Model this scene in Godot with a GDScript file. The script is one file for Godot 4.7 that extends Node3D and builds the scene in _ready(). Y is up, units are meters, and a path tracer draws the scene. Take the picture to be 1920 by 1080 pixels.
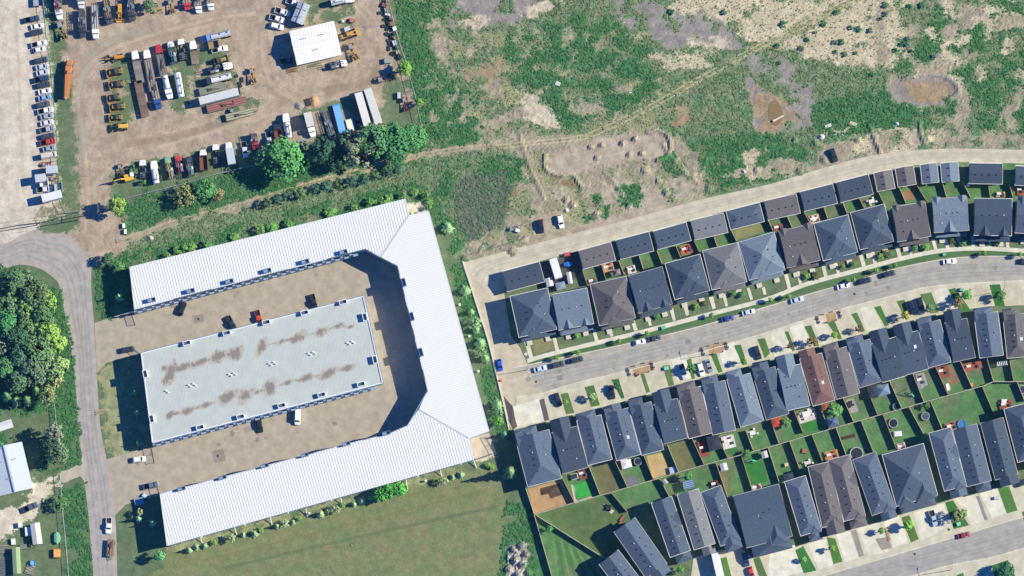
extends Node3D
# A storage yard, a truck depot and a young housing estate seen from a survey aircraft.
# Plan units: one plan unit is U metres; plan (960, 540) is the world's origin, x runs east and plan y runs south (+z).
const U := 0.17
const HIGH := 2000.0
const SOUTH := 300.0

var used := {}
var mats := {}
var meshes := {}
var grain: NoiseTexture2D
var mottle: NoiseTexture2D
var streak: NoiseTexture2D
var shingle: NoiseTexture2D
var rng := RandomNumberGenerator.new()
var ORD := ["zeroth", "first", "second", "third", "fourth", "fifth", "sixth", "seventh", "eighth", "ninth", "tenth", "eleventh", "twelfth", "thirteenth", "fourteenth", "fifteenth", "sixteenth", "seventeenth", "eighteenth", "nineteenth", "twentieth", "twenty-first", "twenty-second", "twenty-third", "twenty-fourth", "twenty-fifth", "twenty-sixth", "twenty-seventh", "twenty-eighth", "twenty-ninth", "thirtieth"]

# Mesh collector: faces are given counter-clockwise as seen from outside.
class Shape:
	var v := PackedVector3Array()
	var n := PackedVector3Array()
	var c := PackedColorArray()
	var uv := PackedVector2Array()
	var tint := Color.WHITE
	var tinted := false
	func tri(a: Vector3, b: Vector3, d: Vector3) -> void:
		var m := (b - a).cross(d - a)
		if m.length_squared() < 1e-14:
			return
		m = m.normalized()
		v.append(a); v.append(d); v.append(b)
		n.append(m); n.append(m); n.append(m)
		c.append(tint); c.append(tint); c.append(tint)
	func quad(a: Vector3, b: Vector3, d: Vector3, e: Vector3) -> void:
		tri(a, b, d)
		tri(a, d, e)
	func box(at: Vector3, s: Vector3, turn := Basis.IDENTITY) -> void:
		var h := s * 0.5
		var p: Array[Vector3] = []
		for i in 8:
			p.append(at + turn * Vector3(h.x if i & 1 else -h.x, h.y if i & 2 else -h.y, h.z if i & 4 else -h.z))
		quad(p[2], p[6], p[7], p[3])
		quad(p[0], p[1], p[5], p[4])
		quad(p[4], p[5], p[7], p[6])
		quad(p[1], p[0], p[2], p[3])
		quad(p[5], p[1], p[3], p[7])
		quad(p[0], p[4], p[6], p[2])
	# a box with its upper edges taken off
	func cbox(at: Vector3, s: Vector3, e: float, turn := Basis.IDENTITY) -> void:
		var h := s * 0.5
		var lo: Array[Vector3] = []
		var mid: Array[Vector3] = []
		var up: Array[Vector3] = []
		for k: Vector2 in [Vector2(-1, 1), Vector2(1, 1), Vector2(1, -1), Vector2(-1, -1)]:
			lo.append(at + turn * Vector3(k.x * h.x, -h.y, k.y * h.z))
			mid.append(at + turn * Vector3(k.x * h.x, h.y - e, k.y * h.z))
			up.append(at + turn * Vector3(k.x * (h.x - e), h.y, k.y * (h.z - e)))
		for i in 4:
			var j := (i + 1) % 4
			quad(lo[i], lo[j], mid[j], mid[i])
			quad(mid[i], mid[j], up[j], up[i])
		quad(up[0], up[1], up[2], up[3])
		quad(lo[3], lo[2], lo[1], lo[0])
	func tube(a: Vector3, b: Vector3, ra: float, rb: float, sides := 8) -> void:
		var d := (b - a).normalized()
		var s := d.cross(Vector3.UP if absf(d.y) < 0.9 else Vector3.RIGHT).normalized()
		var t := s.cross(d)
		for i in sides:
			var f := TAU * i / sides
			var g := TAU * (i + 1) / sides
			var x := s * cos(f) + t * sin(f)
			var y := s * cos(g) + t * sin(g)
			quad(a + y * ra, a + x * ra, b + x * rb, b + y * rb)
			tri(a, a + x * ra, a + y * ra)
			tri(b, b + y * rb, b + x * rb)
	func bar(a: Vector3, b: Vector3, w: float, h: float) -> void:
		var d := b - a
		if d.length() < 1e-4:
			return
		var x := d.normalized()
		var z := x.cross(Vector3.UP)
		if z.length() < 1e-3:
			z = Vector3.BACK
		z = z.normalized()
		box((a + b) * 0.5, Vector3(d.length(), h, w), Basis(x, z.cross(x), z))
	# sections along x: [x, half width, bottom, top, half width at the top]
	func loft(secs: Array) -> void:
		var rings := []
		for s: Array in secs:
			var h: float = s[3] - s[2]
			rings.append([Vector3(s[0], s[2], -s[1] * 0.92), Vector3(s[0], s[2] + 0.25 * h, -s[1]), Vector3(s[0], s[2] + 0.72 * h, -s[1]), Vector3(s[0], s[3], -s[4]), Vector3(s[0], s[3], s[4]), Vector3(s[0], s[2] + 0.72 * h, s[1]), Vector3(s[0], s[2] + 0.25 * h, s[1]), Vector3(s[0], s[2], s[1] * 0.92)])
		for i in rings.size() - 1:
			for k in 8:
				var l := (k + 1) % 8
				quad(rings[i][k], rings[i][l], rings[i + 1][l], rings[i + 1][k])
		for k in range(1, 7):
			tri(rings[0][0], rings[0][k + 1], rings[0][k])
			tri(rings[-1][0], rings[-1][k], rings[-1][k + 1])
	# a flat sheet
	func flat(p: PackedVector2Array, y: float) -> void:
		var t := Geometry2D.triangulate_polygon(p)
		for i in range(0, t.size(), 3):
			var a := Vector3(p[t[i]].x, y, p[t[i]].y)
			var b := Vector3(p[t[i + 1]].x, y, p[t[i + 1]].y)
			var d := Vector3(p[t[i + 2]].x, y, p[t[i + 2]].y)
			if (b - a).cross(d - a).y < 0:
				tri(a, d, b)
			else:
				tri(a, b, d)
	# a flat sheet with sides down to y0
	func slab(p: PackedVector2Array, y0: float, y1: float) -> void:
		flat(p, y1)
		var cw := Geometry2D.is_polygon_clockwise(p)
		for i in p.size():
			var a := p[i]
			var b := p[(i + 1) % p.size()]
			var q := [Vector3(a.x, y0, a.y), Vector3(b.x, y0, b.y), Vector3(b.x, y1, b.y), Vector3(a.x, y1, a.y)]
			if cw:
				quad(q[0], q[1], q[2], q[3])
			else:
				quad(q[3], q[2], q[1], q[0])
	# a band along a line
	func ribbon(line: PackedVector2Array, wl: float, wr: float, y0: float, y1: float) -> void:
		var p := PackedVector2Array()
		var q := PackedVector2Array()
		for i in line.size():
			var d := (line[mini(i + 1, line.size() - 1)] - line[maxi(i - 1, 0)]).normalized()
			var s := Vector2(-d.y, d.x)
			p.append(line[i] + s * wr)
			q.append(line[i] - s * wl)
		q.reverse()
		p.append_array(q)
		if y1 - y0 < 0.001:
			flat(p, y1)
		else:
			slab(p, y0, y1)
	func cone_roof(x: float, z: float, hx: float, hz: float, y: float, top: float) -> void:
		var p := [Vector3(x - hx, y, z + hz), Vector3(x + hx, y, z + hz), Vector3(x + hx, y, z - hz), Vector3(x - hx, y, z - hz)]
		for i in 4:
			tri(p[i], p[(i + 1) % 4], Vector3(x, top, z))
			quad(p[i] - Vector3(0, 0.15, 0), p[(i + 1) % 4] - Vector3(0, 0.15, 0), p[(i + 1) % 4], p[i])
	func ring(at: Vector3, r0: float, r1: float, y0: float, y1: float, sides := 16) -> void:
		for i in sides:
			var f := TAU * i / sides
			var g := TAU * (i + 1) / sides
			var a := Vector3(cos(f), 0, sin(f))
			var b := Vector3(cos(g), 0, sin(g))
			var u := Vector3(0, y1, 0)
			var l := Vector3(0, y0, 0)
			quad(at + b * r1 + l, at + a * r1 + l, at + a * r1 + u, at + b * r1 + u)
			quad(at + b * r1 + u, at + a * r1 + u, at + a * r0 + u, at + b * r0 + u)
			if r0 > 0.001:
				quad(at + a * r0 + l, at + b * r0 + l, at + b * r0 + u, at + a * r0 + u)
	func done() -> ArrayMesh:
		var a := []
		a.resize(Mesh.ARRAY_MAX)
		a[Mesh.ARRAY_VERTEX] = v
		a[Mesh.ARRAY_NORMAL] = n
		if tinted:
			a[Mesh.ARRAY_COLOR] = c
		if uv.size() == v.size():
			a[Mesh.ARRAY_TEX_UV] = uv
		var m := ArrayMesh.new()
		m.add_surface_from_arrays(Mesh.PRIMITIVE_TRIANGLES, a)
		return m

# the ground point of a plan point; with a height, the point that stands that high where the survey shows it
func P(x: float, y: float, h := 0.0) -> Vector3:
	var k := h / HIGH
	var gx := (x - 960.0) * U
	var gz := (y - 540.0) * U
	return Vector3(gx - gx * k, 0, gz + (SOUTH - gz) * k)

func pts(text: String, h := 0.0) -> PackedVector2Array:
	var r := PackedVector2Array()
	for pair in text.split(" ", false):
		var q := pair.split(",")
		var p := P(float(q[0]), float(q[1]), h)
		r.append(Vector2(p.x, p.z))
	return r

func smooth(p: PackedVector2Array, k := 5) -> PackedVector2Array:
	var r := PackedVector2Array()
	for i in p.size() - 1:
		var a := p[maxi(i - 1, 0)]
		var b := p[i]
		var d := p[i + 1]
		var e := p[mini(i + 2, p.size() - 1)]
		for j in k:
			r.append(b.cubic_interpolate(d, a, e, float(j) / k))
	r.append(p[-1])
	return r

func numbered(called: String) -> String:
	var k: int = used.get(called, -1) + 1
	used[called] = k
	return called if k == 0 else "%s_%03d" % [called, k]

func tag(o: Node3D, label: String, category: String, group := "") -> Node3D:
	o.set_meta("label", label)
	o.set_meta("category", category)
	if group:
		o.set_meta("group", group)
	return o

func thing(called: String, label: String, category: String, at := Vector3.ZERO, turn := 0.0, group := "") -> Node3D:
	var o := Node3D.new()
	o.name = numbered(called)
	add_child(o)
	o.position = at
	o.rotation.y = turn
	tag(o, label, category, group)
	return o

func obj(called: String, m: Mesh, mt: Material, parent: Node3D = null, at := Vector3.ZERO) -> MeshInstance3D:
	var o := MeshInstance3D.new()
	o.name = numbered(called) if parent == null else called
	o.mesh = m
	o.material_override = mt
	(self if parent == null else parent).add_child(o, true)
	o.position = at
	return o

func struct(called: String, s: Shape, mt: Material) -> MeshInstance3D:
	var o := obj(called, s.done(), mt)
	o.set_meta("kind", "structure")
	return o

func mass(o: Node3D) -> Node3D:
	o.set_meta("kind", "stuff")
	return o

func noise_tex(size: int, freq: float, octaves: int, lo: float, seed: int, stretch := false) -> NoiseTexture2D:
	var f := FastNoiseLite.new()
	f.seed = seed
	f.noise_type = FastNoiseLite.TYPE_SIMPLEX_SMOOTH
	f.frequency = freq
	f.fractal_octaves = octaves
	f.fractal_gain = 0.6
	var t := NoiseTexture2D.new()
	t.width = size
	t.height = size / 8 if stretch else size
	t.seamless = true
	t.noise = f
	var g := Gradient.new()
	g.set_color(0, Color(lo, lo, lo))
	g.set_color(1, Color(1, 1, 1))
	t.color_ramp = g
	return t

# a surface colour as sRGB hex, with grain: 1 fine, 2 broad mottling
func mat(hex: String, rough := 0.9, grained := 1, metal := 0.0) -> StandardMaterial3D:
	var key := "%s %s %s %s" % [hex, rough, grained, metal]
	if not mats.has(key):
		var m := StandardMaterial3D.new()
		m.albedo_color = Color(hex)
		m.roughness = rough
		m.metallic = metal
		m.metallic_specular = 0.3
		if grained:
			m.albedo_texture = [null, grain, mottle, streak, shingle][grained]
			m.uv1_triplanar = true
			m.uv1_world_triplanar = grained > 1
			m.uv1_scale = Vector3.ONE * [0.0, 0.16, 0.021, 0.06, 0.051][grained]
		mats[key] = m
	return mats[key]

func paint(hex: String) -> StandardMaterial3D:
	var key := "paint " + hex
	if not mats.has(key):
		var m := StandardMaterial3D.new()
		m.albedo_color = Color(hex)
		m.roughness = 0.35
		m.metallic_specular = 0.5
		m.clearcoat_enabled = true
		m.clearcoat = 0.6
		m.clearcoat_roughness = 0.1
		mats[key] = m
	return mats[key]

func glass() -> StandardMaterial3D:
	if not mats.has("glass"):
		var m := StandardMaterial3D.new()
		m.albedo_color = Color("1c242c")
		m.roughness = 0.08
		m.metallic_specular = 0.6
		mats["glass"] = m
	return mats["glass"]

func dir(deg: float) -> float:
	return -deg_to_rad(deg)

# ------------------------------------------------------------------ the whole place
func _ready() -> void:
	var cam := Camera3D.new()
	cam.name = "camera"
	cam.projection = Camera3D.PROJECTION_FRUSTUM
	cam.near = 10.0
	cam.far = 4000.0
	cam.size = 1080.0 * U / HIGH * 10.0
	cam.frustum_offset = Vector2(0, SOUTH / HIGH * 10.0)
	cam.position = Vector3(0, HIGH, SOUTH)
	cam.rotation = Vector3(-PI / 2, 0, 0)
	add_child(cam)
	cam.current = true
	var env := Environment.new()
	env.background_mode = Environment.BG_SKY
	var sky := ProceduralSkyMaterial.new()
	sky.sky_top_color = Color(0.13, 0.40, 0.80)
	sky.sky_horizon_color = Color(0.35, 0.58, 0.81)
	sky.sky_curve = 0.12
	sky.ground_bottom_color = Color(0.25, 0.24, 0.2)
	sky.ground_horizon_color = Color(0.35, 0.58, 0.81)
	env.sky = Sky.new()
	env.sky.sky_material = sky
	env.background_energy_multiplier = 0.56
	# the thin blue air between the aircraft and the ground
	env.fog_enabled = true
	env.fog_density = 0.000016
	env.fog_light_color = Color(0.46, 0.76, 1.0)
	env.tonemap_mode = Environment.TONE_MAPPER_LINEAR
	env.tonemap_exposure = 1.45
	env.sdfgi_enabled = true
	env.ssao_enabled = true
	env.ssil_enabled = true
	var we := WorldEnvironment.new()
	we.name = "world_environment"
	we.environment = env
	add_child(we)
	var sun := DirectionalLight3D.new()
	sun.name = "sun"
	sun.light_energy = 1.6
	sun.light_color = Color(1.0, 0.968, 0.885)
	sun.light_angular_distance = 0.5
	sun.shadow_enabled = true
	# shadows fall to the west and a little south
	var falls := Vector3(-1.0, 0, 0.17).normalized()
	var down := deg_to_rad(36.0)
	sun.basis = Basis.looking_at((falls * cos(down) + Vector3.DOWN * sin(down)).normalized(), Vector3.UP)
	add_child(sun)

	grain = noise_tex(512, 0.05, 5, 0.8, 1)
	mottle = noise_tex(1024, 0.012, 7, 0.84, 2)
	shingle = noise_tex(1024, 0.02, 7, 0.8, 9)
	streak = noise_tex(512, 0.03, 4, 0.85, 3, true)
	keep_flat = PackedVector2Array()
	for q in "860,486 960,462 1060,436 1185,404 1310,370 1440,340 1540,311 1640,286 1765,274 2030,276 2030,1150 1040,1150 1004,962 966,812 912,640".split(" "):
		keep_flat.append(Vector2(float(q.split(",")[0]), float(q.split(",")[1])))
	ground()
	roads()
	storage()
	estate()
	trees()
	cover()
	fences()
	yards()
	vehicles()

# ------------------------------------------------------------------ soils of the open ground
const GX := -96.0
const GY := -54.0
const GW := 2112.0
const GH := 1188.0
const CELL := 3.0
const CW := 704
const CH := 396
const SOILS := ["lot", "dirt", "lawn", "field", "dense", "purple", "tan", "mud", "white", "straw", "olive", "rough", "weeds", "yard", "pale", "rock", "bare", "turf"]
# base, second tone, speck colour, share of specks
const SOIL_LOOK := {
	"lot": ["c8bfaf", "b9ae9d", "a89f8f", 0.03], "dirt": ["ad9d88", "968775", "87796a", 0.04], "lawn": ["5d6f50", "6c785a", "4c6146", 0.12],
	"field": ["50774e", "6e7a5e", "a39e80", 0.22], "dense": ["3f7244", "56804e", "335c40", 0.20], "purple": ["8d8681", "7f7a79", "a39b89", 0.2],
	"tan": ["c6b99c", "b3a88c", "5f7058", 0.09], "mud": ["9a8568", "8a7862", "ab9b80", 0.2], "white": ["c6bba5", "b3a78f", "a0957a", 0.08],
	"straw": ["8d9068", "7b8262", "b3aa84", 0.14], "olive": ["717d55", "827f5c", "61724c", 0.2], "rough": ["a89d85", "8f8674", "6b7058", 0.14],
	"weeds": ["5f7058", "737466", "48604c", 0.3], "yard": ["4f774a", "5f7f52", "456a40", 0.12], "pale": ["d0c7b3", "bfb59f", "a8a08c", 0.05], "rock": ["9c968a", "7b7974", "cbc5b8", 0.25],
	"bare": ["ab9f8b", "9a8e7b", "bcb09a", 0.06], "turf": ["556b42", "616f47", "4c603c", 0.12]}
# soil | share covered | outline
const SOIL_MAP := """
field|1|725,-60 2030,-60 2030,300 1540,330 1100,440 870,500 830,420 800,240 770,150
dense|0.8|735,-60 850,-60 832,40 800,60 815,130 850,150 905,215 905,268 800,275 770,150 745,50
rough|0.6|795,40 830,40 850,130 865,190 835,200 820,120
mud|0.55|880,95 940,100 950,180 890,185 870,140
dense|0.85|840,165 880,170 905,215 900,268 840,270
purple|0.68|850,-60 1000,-60 1005,22 960,45 900,45 835,50 845,20
white|0.6|855,38 905,28 915,40 880,58
white|0.6|990,0 1075,-10 1010,30 980,40
rough|0.22|790,30 1240,60 1240,240 900,270 790,250
straw|0.3|850,60 1240,60 1240,240 960,260 850,200
dense|0.5|960,50 1110,20 1200,60 1240,165 1160,205 1050,245 960,160 940,90
purple|0.68|1150,-10 1240,10 1350,25 1392,60 1385,95 1330,82 1250,95 1215,60 1160,40
tan|0.95|1225,-60 1660,-60 1690,50 1660,130 1560,118 1440,82 1390,75 1385,40 1260,15
white|0.6|1290,62 1370,68 1355,92 1290,85
tan|0.7|1195,95 1340,95 1330,125 1250,130
white|0.95|960,165 992,172 1030,200 1050,220 1040,240 1005,235 975,205 955,195
rough|0.8|890,230 960,205 1000,245 1000,270 900,275
mud|0.75|1248,198 1290,200 1290,232 1250,236
purple|0.55|1395,105 1460,95 1520,140 1530,225 1450,252 1410,240 1400,170
mud|0.8|1408,150 1470,180 1495,225 1450,250 1415,240
straw|0.9|925,268 1020,258 1100,245 1200,200 1300,145 1400,90 1500,40 1640,-34 1648,-22 1508,55 1405,105 1305,160 1205,215 1105,261 1022,272 930,284
dense|0.52|1700,-60 2030,-60 2030,280 1900,270 1800,215 1690,205 1600,215 1530,235 1525,190 1660,155 1690,120 1740,60
tan|0.3|1640,-40 2030,-40 2030,150 1700,150
rough|0.3|1640,-20 2030,-20 2030,270 1800,270 1640,220
tan|0.35|1640,100 1800,100 1800,140 1650,140
purple|0.95|1680,150 1740,134 1790,150 1800,170 1770,196 1710,198 1672,180
mud|1|1690,155 1740,147 1775,158 1775,182 1735,194 1700,186
dense|0.9|1520,195 1660,165 1680,190 1740,205 1740,235 1560,255 1530,240
rough|0.9|930,265 1000,250 1100,255 1200,240 1262,245 1320,300 1318,375 1100,446 868,496 880,450 955,385 990,300
straw|0.35|930,265 1100,255 1260,300 1300,370 1000,440 900,450
bare|1|1018,302 1030,285 1060,278 1100,262 1180,246 1235,242 1258,256 1256,285 1230,298 1180,300 1110,312 1060,332 1030,325
bare|0.6|1130,330 1200,315 1260,330 1310,345 1240,395 1200,420 1120,440 1090,425
bare|0.7|1000,400 1060,398 1100,420 1040,446 990,440
dense|0.85|1290,262 1440,245 1505,275 1510,310 1440,340 1350,345 1320,320
tan|0.6|1390,285 1440,275 1450,330 1400,340
rough|0.55|1340,330 1640,238 1800,245 2030,262 2030,275 1700,285 1500,325
tan|0.5|1560,240 1760,240 1760,280 1600,290
dense|0.9|1155,345 1203,342 1200,388 1160,382
dense|0.75|1235,295 1262,285 1282,325 1262,338
dense|0.65|1085,368 1135,360 1145,402 1100,415
dense|0.8|640,335 950,288 985,302 975,335 900,330 850,345 850,400 872,475 890,560 962,835 930,810 830,440 790,392 640,395
weeds|0.95|852,335 945,318 962,350 945,415 885,455 858,420
field|1|205,365 790,255 850,275 800,392 240,492 185,520 170,485 240,440
dense|0.9|205,365 790,255 800,300 480,370 230,430
dense|0.5|245,470 780,335 800,392 245,505
rough|0.85|226,441 330,407 420,382 480,366 560,342 650,317 760,287 850,272 930,264 930,281 850,287 760,303 650,334 560,358 480,382 420,399 330,424 240,452
lot|1|-110,-60 82,-60 112,400 70,425 60,470 20,480 -110,500
rough|0.7|62,395 122,380 124,405 64,412
dirt|1|104,-60 722,-60 738,110 765,150 792,234 520,272 225,322 205,362 235,440 240,468 172,505 138,450 150,392 126,180
lawn|0.95|84,-60 104,-60 119,150 136,180 141,262 148,398 122,402 110,300
lawn|0.8|205,318 300,292 490,262 520,290 345,345 235,378 200,358
lawn|0.85|300,95 385,85 420,95 452,170 440,195 330,215 300,140
lawn|0.75|205,105 250,100 262,200 230,240 205,235
lawn|0.8|402,200 478,180 482,225 410,240
lawn|0.9|560,-20 665,-20 655,60 625,42 580,48
lawn|0.7|720,145 768,150 788,232 705,250
lawn|0.7|555,205 690,175 700,235 590,260
dense|0.8|180,505 240,470 250,575 195,598 178,560
dirt|0.9|85,440 160,425 240,440 300,415 300,432 245,455 215,480 172,500 150,465
dense|1|-110,495 40,500 112,545 136,640 152,870 -110,920
dense|0.8|20,520 110,560 135,690 95,770 -110,790
lawn|0.6|0,765 90,770 140,830 145,860 60,890 0,880
pale|0.95|-110,975 45,945 62,900 112,885 115,905 80,935 60,965 0,1015 -110,1030
dense|0.85|115,912 158,905 176,1140 130,1140
lawn|0.9|30,1000 118,980 128,1140 20,1140
straw|0.9|182,690 265,660 285,835 205,862 190,760
lawn|0.9|205,985 240,930 310,940 320,1140 222,1140
olive|1|318,1030 560,965 925,862 952,930 948,990 930,1140 240,1140
straw|0.7|312,1020 890,862 900,872 320,1036
pale|1|756,378 796,378 800,402 765,402
dense|0.9|948,930 1002,955 1036,1140 930,1140
rock|0.95|950,1022 985,1010 992,1090 990,1140 945,1140
yard|0.75|985,910 1440,800 1870,690 2030,690 2030,770 1900,800 1560,880 1440,910 1150,1010 1040,1100 1002,966
turf|1|1006,968 1075,944 1147,926 1165,950 1180,975 1150,1002 1185,1060 1140,1050
yard|0.6|1080,500 1900,300 1910,385 1500,430 1110,540
pale|0.9|880,820 920,815 925,855 890,862
"""

func edge_of(text: String) -> PackedVector2Array:
	var r := PackedVector2Array()
	for pair in text.split(" ", false):
		var q := pair.split(",")
		r.append(Vector2((float(q[0]) - GX) / CELL, (float(q[1]) - GY) / CELL))
	return r

var soil := PackedByteArray()

func soil_at(x: float, y: float) -> String:
	var cx := clampi(int((x - GX) / CELL), 0, CW - 1)
	var cy := clampi(int((y - GY) / CELL), 0, CH - 1)
	return SOILS[soil[cy * CW + cx]]

func map_soils() -> void:
	soil.resize(CW * CH)
	soil.fill(2)
	var f := FastNoiseLite.new()
	f.seed = 5
	f.frequency = 0.06
	f.fractal_octaves = 4
	var k := 0
	for line in SOIL_MAP.split("\n", false):
		var part := line.split("|")
		var p := edge_of(part[2])
		var id := SOILS.find(part[0])
		var share := float(part[1])
		k += 1
		var lo := p[0]
		var hi := p[0]
		for q in p:
			lo = lo.min(q)
			hi = hi.max(q)
		for cy in range(maxi(int(lo.y) - 1, 0), mini(int(hi.y) + 2, CH)):
			for cx in range(maxi(int(lo.x) - 1, 0), mini(int(hi.x) + 2, CW)):
				if share < 1.0 and f.get_noise_3d(cx, cy, k * 37.0) * 1.25 + 0.5 > share:
					continue
				if Geometry2D.is_point_in_polygon(Vector2(cx + f.get_noise_3d(cx * 2.0, cy * 2.0, 900) * 3.0, cy + f.get_noise_3d(cx * 2.0, cy * 2.0, 1900) * 3.0), p):
					soil[cy * CW + cx] = id

# wear on the soils: wheel tracks and trodden lines (colour | opacity | half width | line)
const WEAR := """
c2b394|0.75|1.6|930,272 1020,262 1100,250 1200,205 1300,150 1400,95 1500,45 1640,-30
c2b394|0.75|1.6|934,278 1024,268 1105,257 1205,211 1305,156 1405,101 1505,51 1645,-24
75804f|0.5|1.6|1100,253 1200,208 1300,153 1400,98 1440,78
b3a482|0.8|2.4|232,446 330,412 420,388 480,371 560,347 650,322 760,293 850,277 930,270
a99d79|0.7|1.8|236,453 334,419 424,395 484,378 564,354 654,330 764,300 854,283 930,276
6c8048|0.6|1.6|480,374 560,350 650,326 720,308
9a8570|0.45|1.5|150,440 160,380 150,260 140,170 170,110 250,70 400,30 480,20 600,0
9a8570|0.45|1.5|162,440 172,380 162,260 152,175 180,118 255,80 400,40 480,30 610,5
c9b59e|0.35|6|156,440 166,380 156,260 146,172 175,114 252,75 400,35 480,25
c9b59e|0.35|7|490,60 495,120 520,170 600,190 680,150 715,90 700,30 660,0
96826d|0.45|1.3|500,60 505,120 530,162 600,180 672,140 700,90 690,30 650,0
96826d|0.4|1.3|486,60 490,125 515,178 605,198 690,158 722,95
c9b59e|0.3|8|480,250 520,210 560,185 640,165
bda892|0.4|7|240,260 340,250 420,235 480,215 520,190
96826d|0.4|1.3|200,290 300,270 420,240 480,222 540,190
7c6a5c|0.5|3|508,140 512,150
7c6a5c|0.5|3|494,135 497,146
6d6462|0.55|4|678,48 684,52 684,60
6d6462|0.5|3|670,88 676,90
a39070|0.5|1.5|1000,250 990,300 1010,340 1040,400
8b7b64|0.45|1.4|970,290 1000,330 1020,380 1030,420
8b7b64|0.45|1.4|978,286 1008,326 1028,376 1038,418
c4b596|0.5|2|1110,330 1150,360 1170,400
8b7b64|0.4|1.2|1120,328 1160,358 1180,398
8b7b64|0.4|1.2|1250,285 1280,330 1300,345
c8ba9b|0.5|2|1262,280 1292,325 1312,340
8f7f68|0.45|1.2|1000,430 1002,410 1030,398 1060,408 1062,430
8f7f68|0.4|1.2|1010,440 1060,436 1100,425
8f7f68|0.4|1.2|1420,120 1400,170 1412,210
b5a998|0.5|1.2|1690,150 1740,138 1790,152 1798,168 1772,192
7c4f3a|0.3|5|885,824 895,834
8a7868|0.4|1.6|2,60 12,62
8a7868|0.4|3|4,80 12,86
b3a58d|0.5|8|60,0 66,100 74,200 80,300 84,360
d6c9b2|0.4|10|20,0 26,200 30,380
6d7a4c|0.4|1.5|330,1045 600,975 900,890
77754f|0.35|3|380,1050 650,985 920,915
586a4c|0.35|4|420,1065 700,1000 930,950
7f9a58|0.45|3.4|1036,1004 1046,1084
4c6a3c|0.45|3.4|1044,1009 1057,1084
7f9a58|0.45|3.4|1052,1014 1068,1084
4c6a3c|0.45|3.4|1060,1019 1079,1084
7f9a58|0.45|3.4|1068,1024 1090,1084
4c6a3c|0.45|3.4|1076,1029 1101,1084
7f9a58|0.45|3.4|1084,1034 1112,1084
4c6a3c|0.45|3.4|1092,1039 1123,1084
7f9a58|0.45|3.4|1100,1044 1134,1084
9c9a92|0.35|9|150,330 152,250 150,170 165,110 210,75 290,55
d2c6b2|0.35|10|500,30 520,110 545,160
8c7d6a|0.35|9|610,170 690,150 712,95
cbbda6|0.35|6|300,275 420,240 500,215
8a7d6c|0.3|8|230,270 330,255 430,225
d8d0bc|0.4|7|40,40 46,140 52,260 60,380
b0a68e|0.3|4|28,20 34,130 40,260 44,360
"""

func ground_image() -> Image:
	var w := 2048
	var h := 1152
	var sx := GW / w
	var warp := FastNoiseLite.new()
	warp.seed = 11
	warp.frequency = 0.045
	warp.fractal_octaves = 4
	warp.fractal_gain = 0.65
	var tone := FastNoiseLite.new()
	tone.seed = 12
	tone.frequency = 0.02
	tone.fractal_octaves = 5
	tone.fractal_gain = 0.75
	var look := []
	for s: String in SOILS:
		var l: Array = SOIL_LOOK[s]
		look.append([Color(l[0]), Color(l[1]), Color(l[2]), l[3]])
	var data := PackedByteArray()
	data.resize(w * h * 3)
	var dice := RandomNumberGenerator.new()
	dice.seed = 12345
	var i := 0
	for py in h:
		var gy := py * sx
		for px in w:
			var gx := px * sx
			var a := warp.get_noise_2d(gx, gy)
			var t := tone.get_noise_2d(gx, gy)
			var j := dice.randf() - 0.5
			var cx := clampi(int((gx + a * 16.0 + j * j * j * 70.0) / CELL), 0, CW - 1)
			var cy := clampi(int((gy + t * 16.0 - j * 5.0) / CELL), 0, CH - 1)
			var l: Array = look[soil[cy * CW + cx]]
			var r := dice.randf()
			var c: Color = l[0].lerp(l[1], clampf(0.45 + t * 1.5, 0.0, 1.0))
			if r * (1.0 - a * 0.9) < l[3]:
				c = c.lerp(l[2], 0.75)
			var g := 1.0 + (dice.randf() - 0.5) * 0.13 + a * 0.14
			data[i] = clampi(int(c.r * g * 255.0), 0, 255)
			data[i + 1] = clampi(int(c.g * g * 255.0), 0, 255)
			data[i + 2] = clampi(int(c.b * g * 255.0), 0, 255)
			i += 3
	for line in WEAR.split("\n", false):
		var part := line.split("|")
		var c := Color(part[0])
		var op := float(part[1])
		var hw := float(part[2])
		var p := PackedVector2Array()
		for pair in part[3].split(" ", false):
			var q := pair.split(",")
			p.append(Vector2(float(q[0]) - GX, float(q[1]) - GY))
		p = smooth(p, 6)
		for k in p.size() - 1:
			var n := maxi(1, int(p[k].distance_to(p[k + 1]) / 0.8))
			for m in n:
				var q := p[k].lerp(p[k + 1], float(m) / n) / sx
				var rad := int(ceil(hw / sx)) + 1
				var o := op * (0.55 + 0.9 * (0.5 + tone.get_noise_2d(q.x * 3.0, q.y * 3.0)))
				for dy in range(-rad, rad + 1):
					for dx in range(-rad, rad + 1):
						var x := int(q.x) + dx
						var y := int(q.y) + dy
						if x < 0 or y < 0 or x >= w or y >= h:
							continue
						var d := Vector2(x, y).distance_to(q) * sx / hw
						if d > 1.0:
							continue
						var al := o * (1.0 - d * d) * minf(1.0, 0.9 / hw)
						var b := (y * w + x) * 3
						data[b] = int(lerpf(data[b], c.r * 255.0, al))
						data[b + 1] = int(lerpf(data[b + 1], c.g * 255.0, al))
						data[b + 2] = int(lerpf(data[b + 2], c.b * 255.0, al))
	return Image.create_from_data(w, h, false, Image.FORMAT_RGB8, data)

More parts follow.
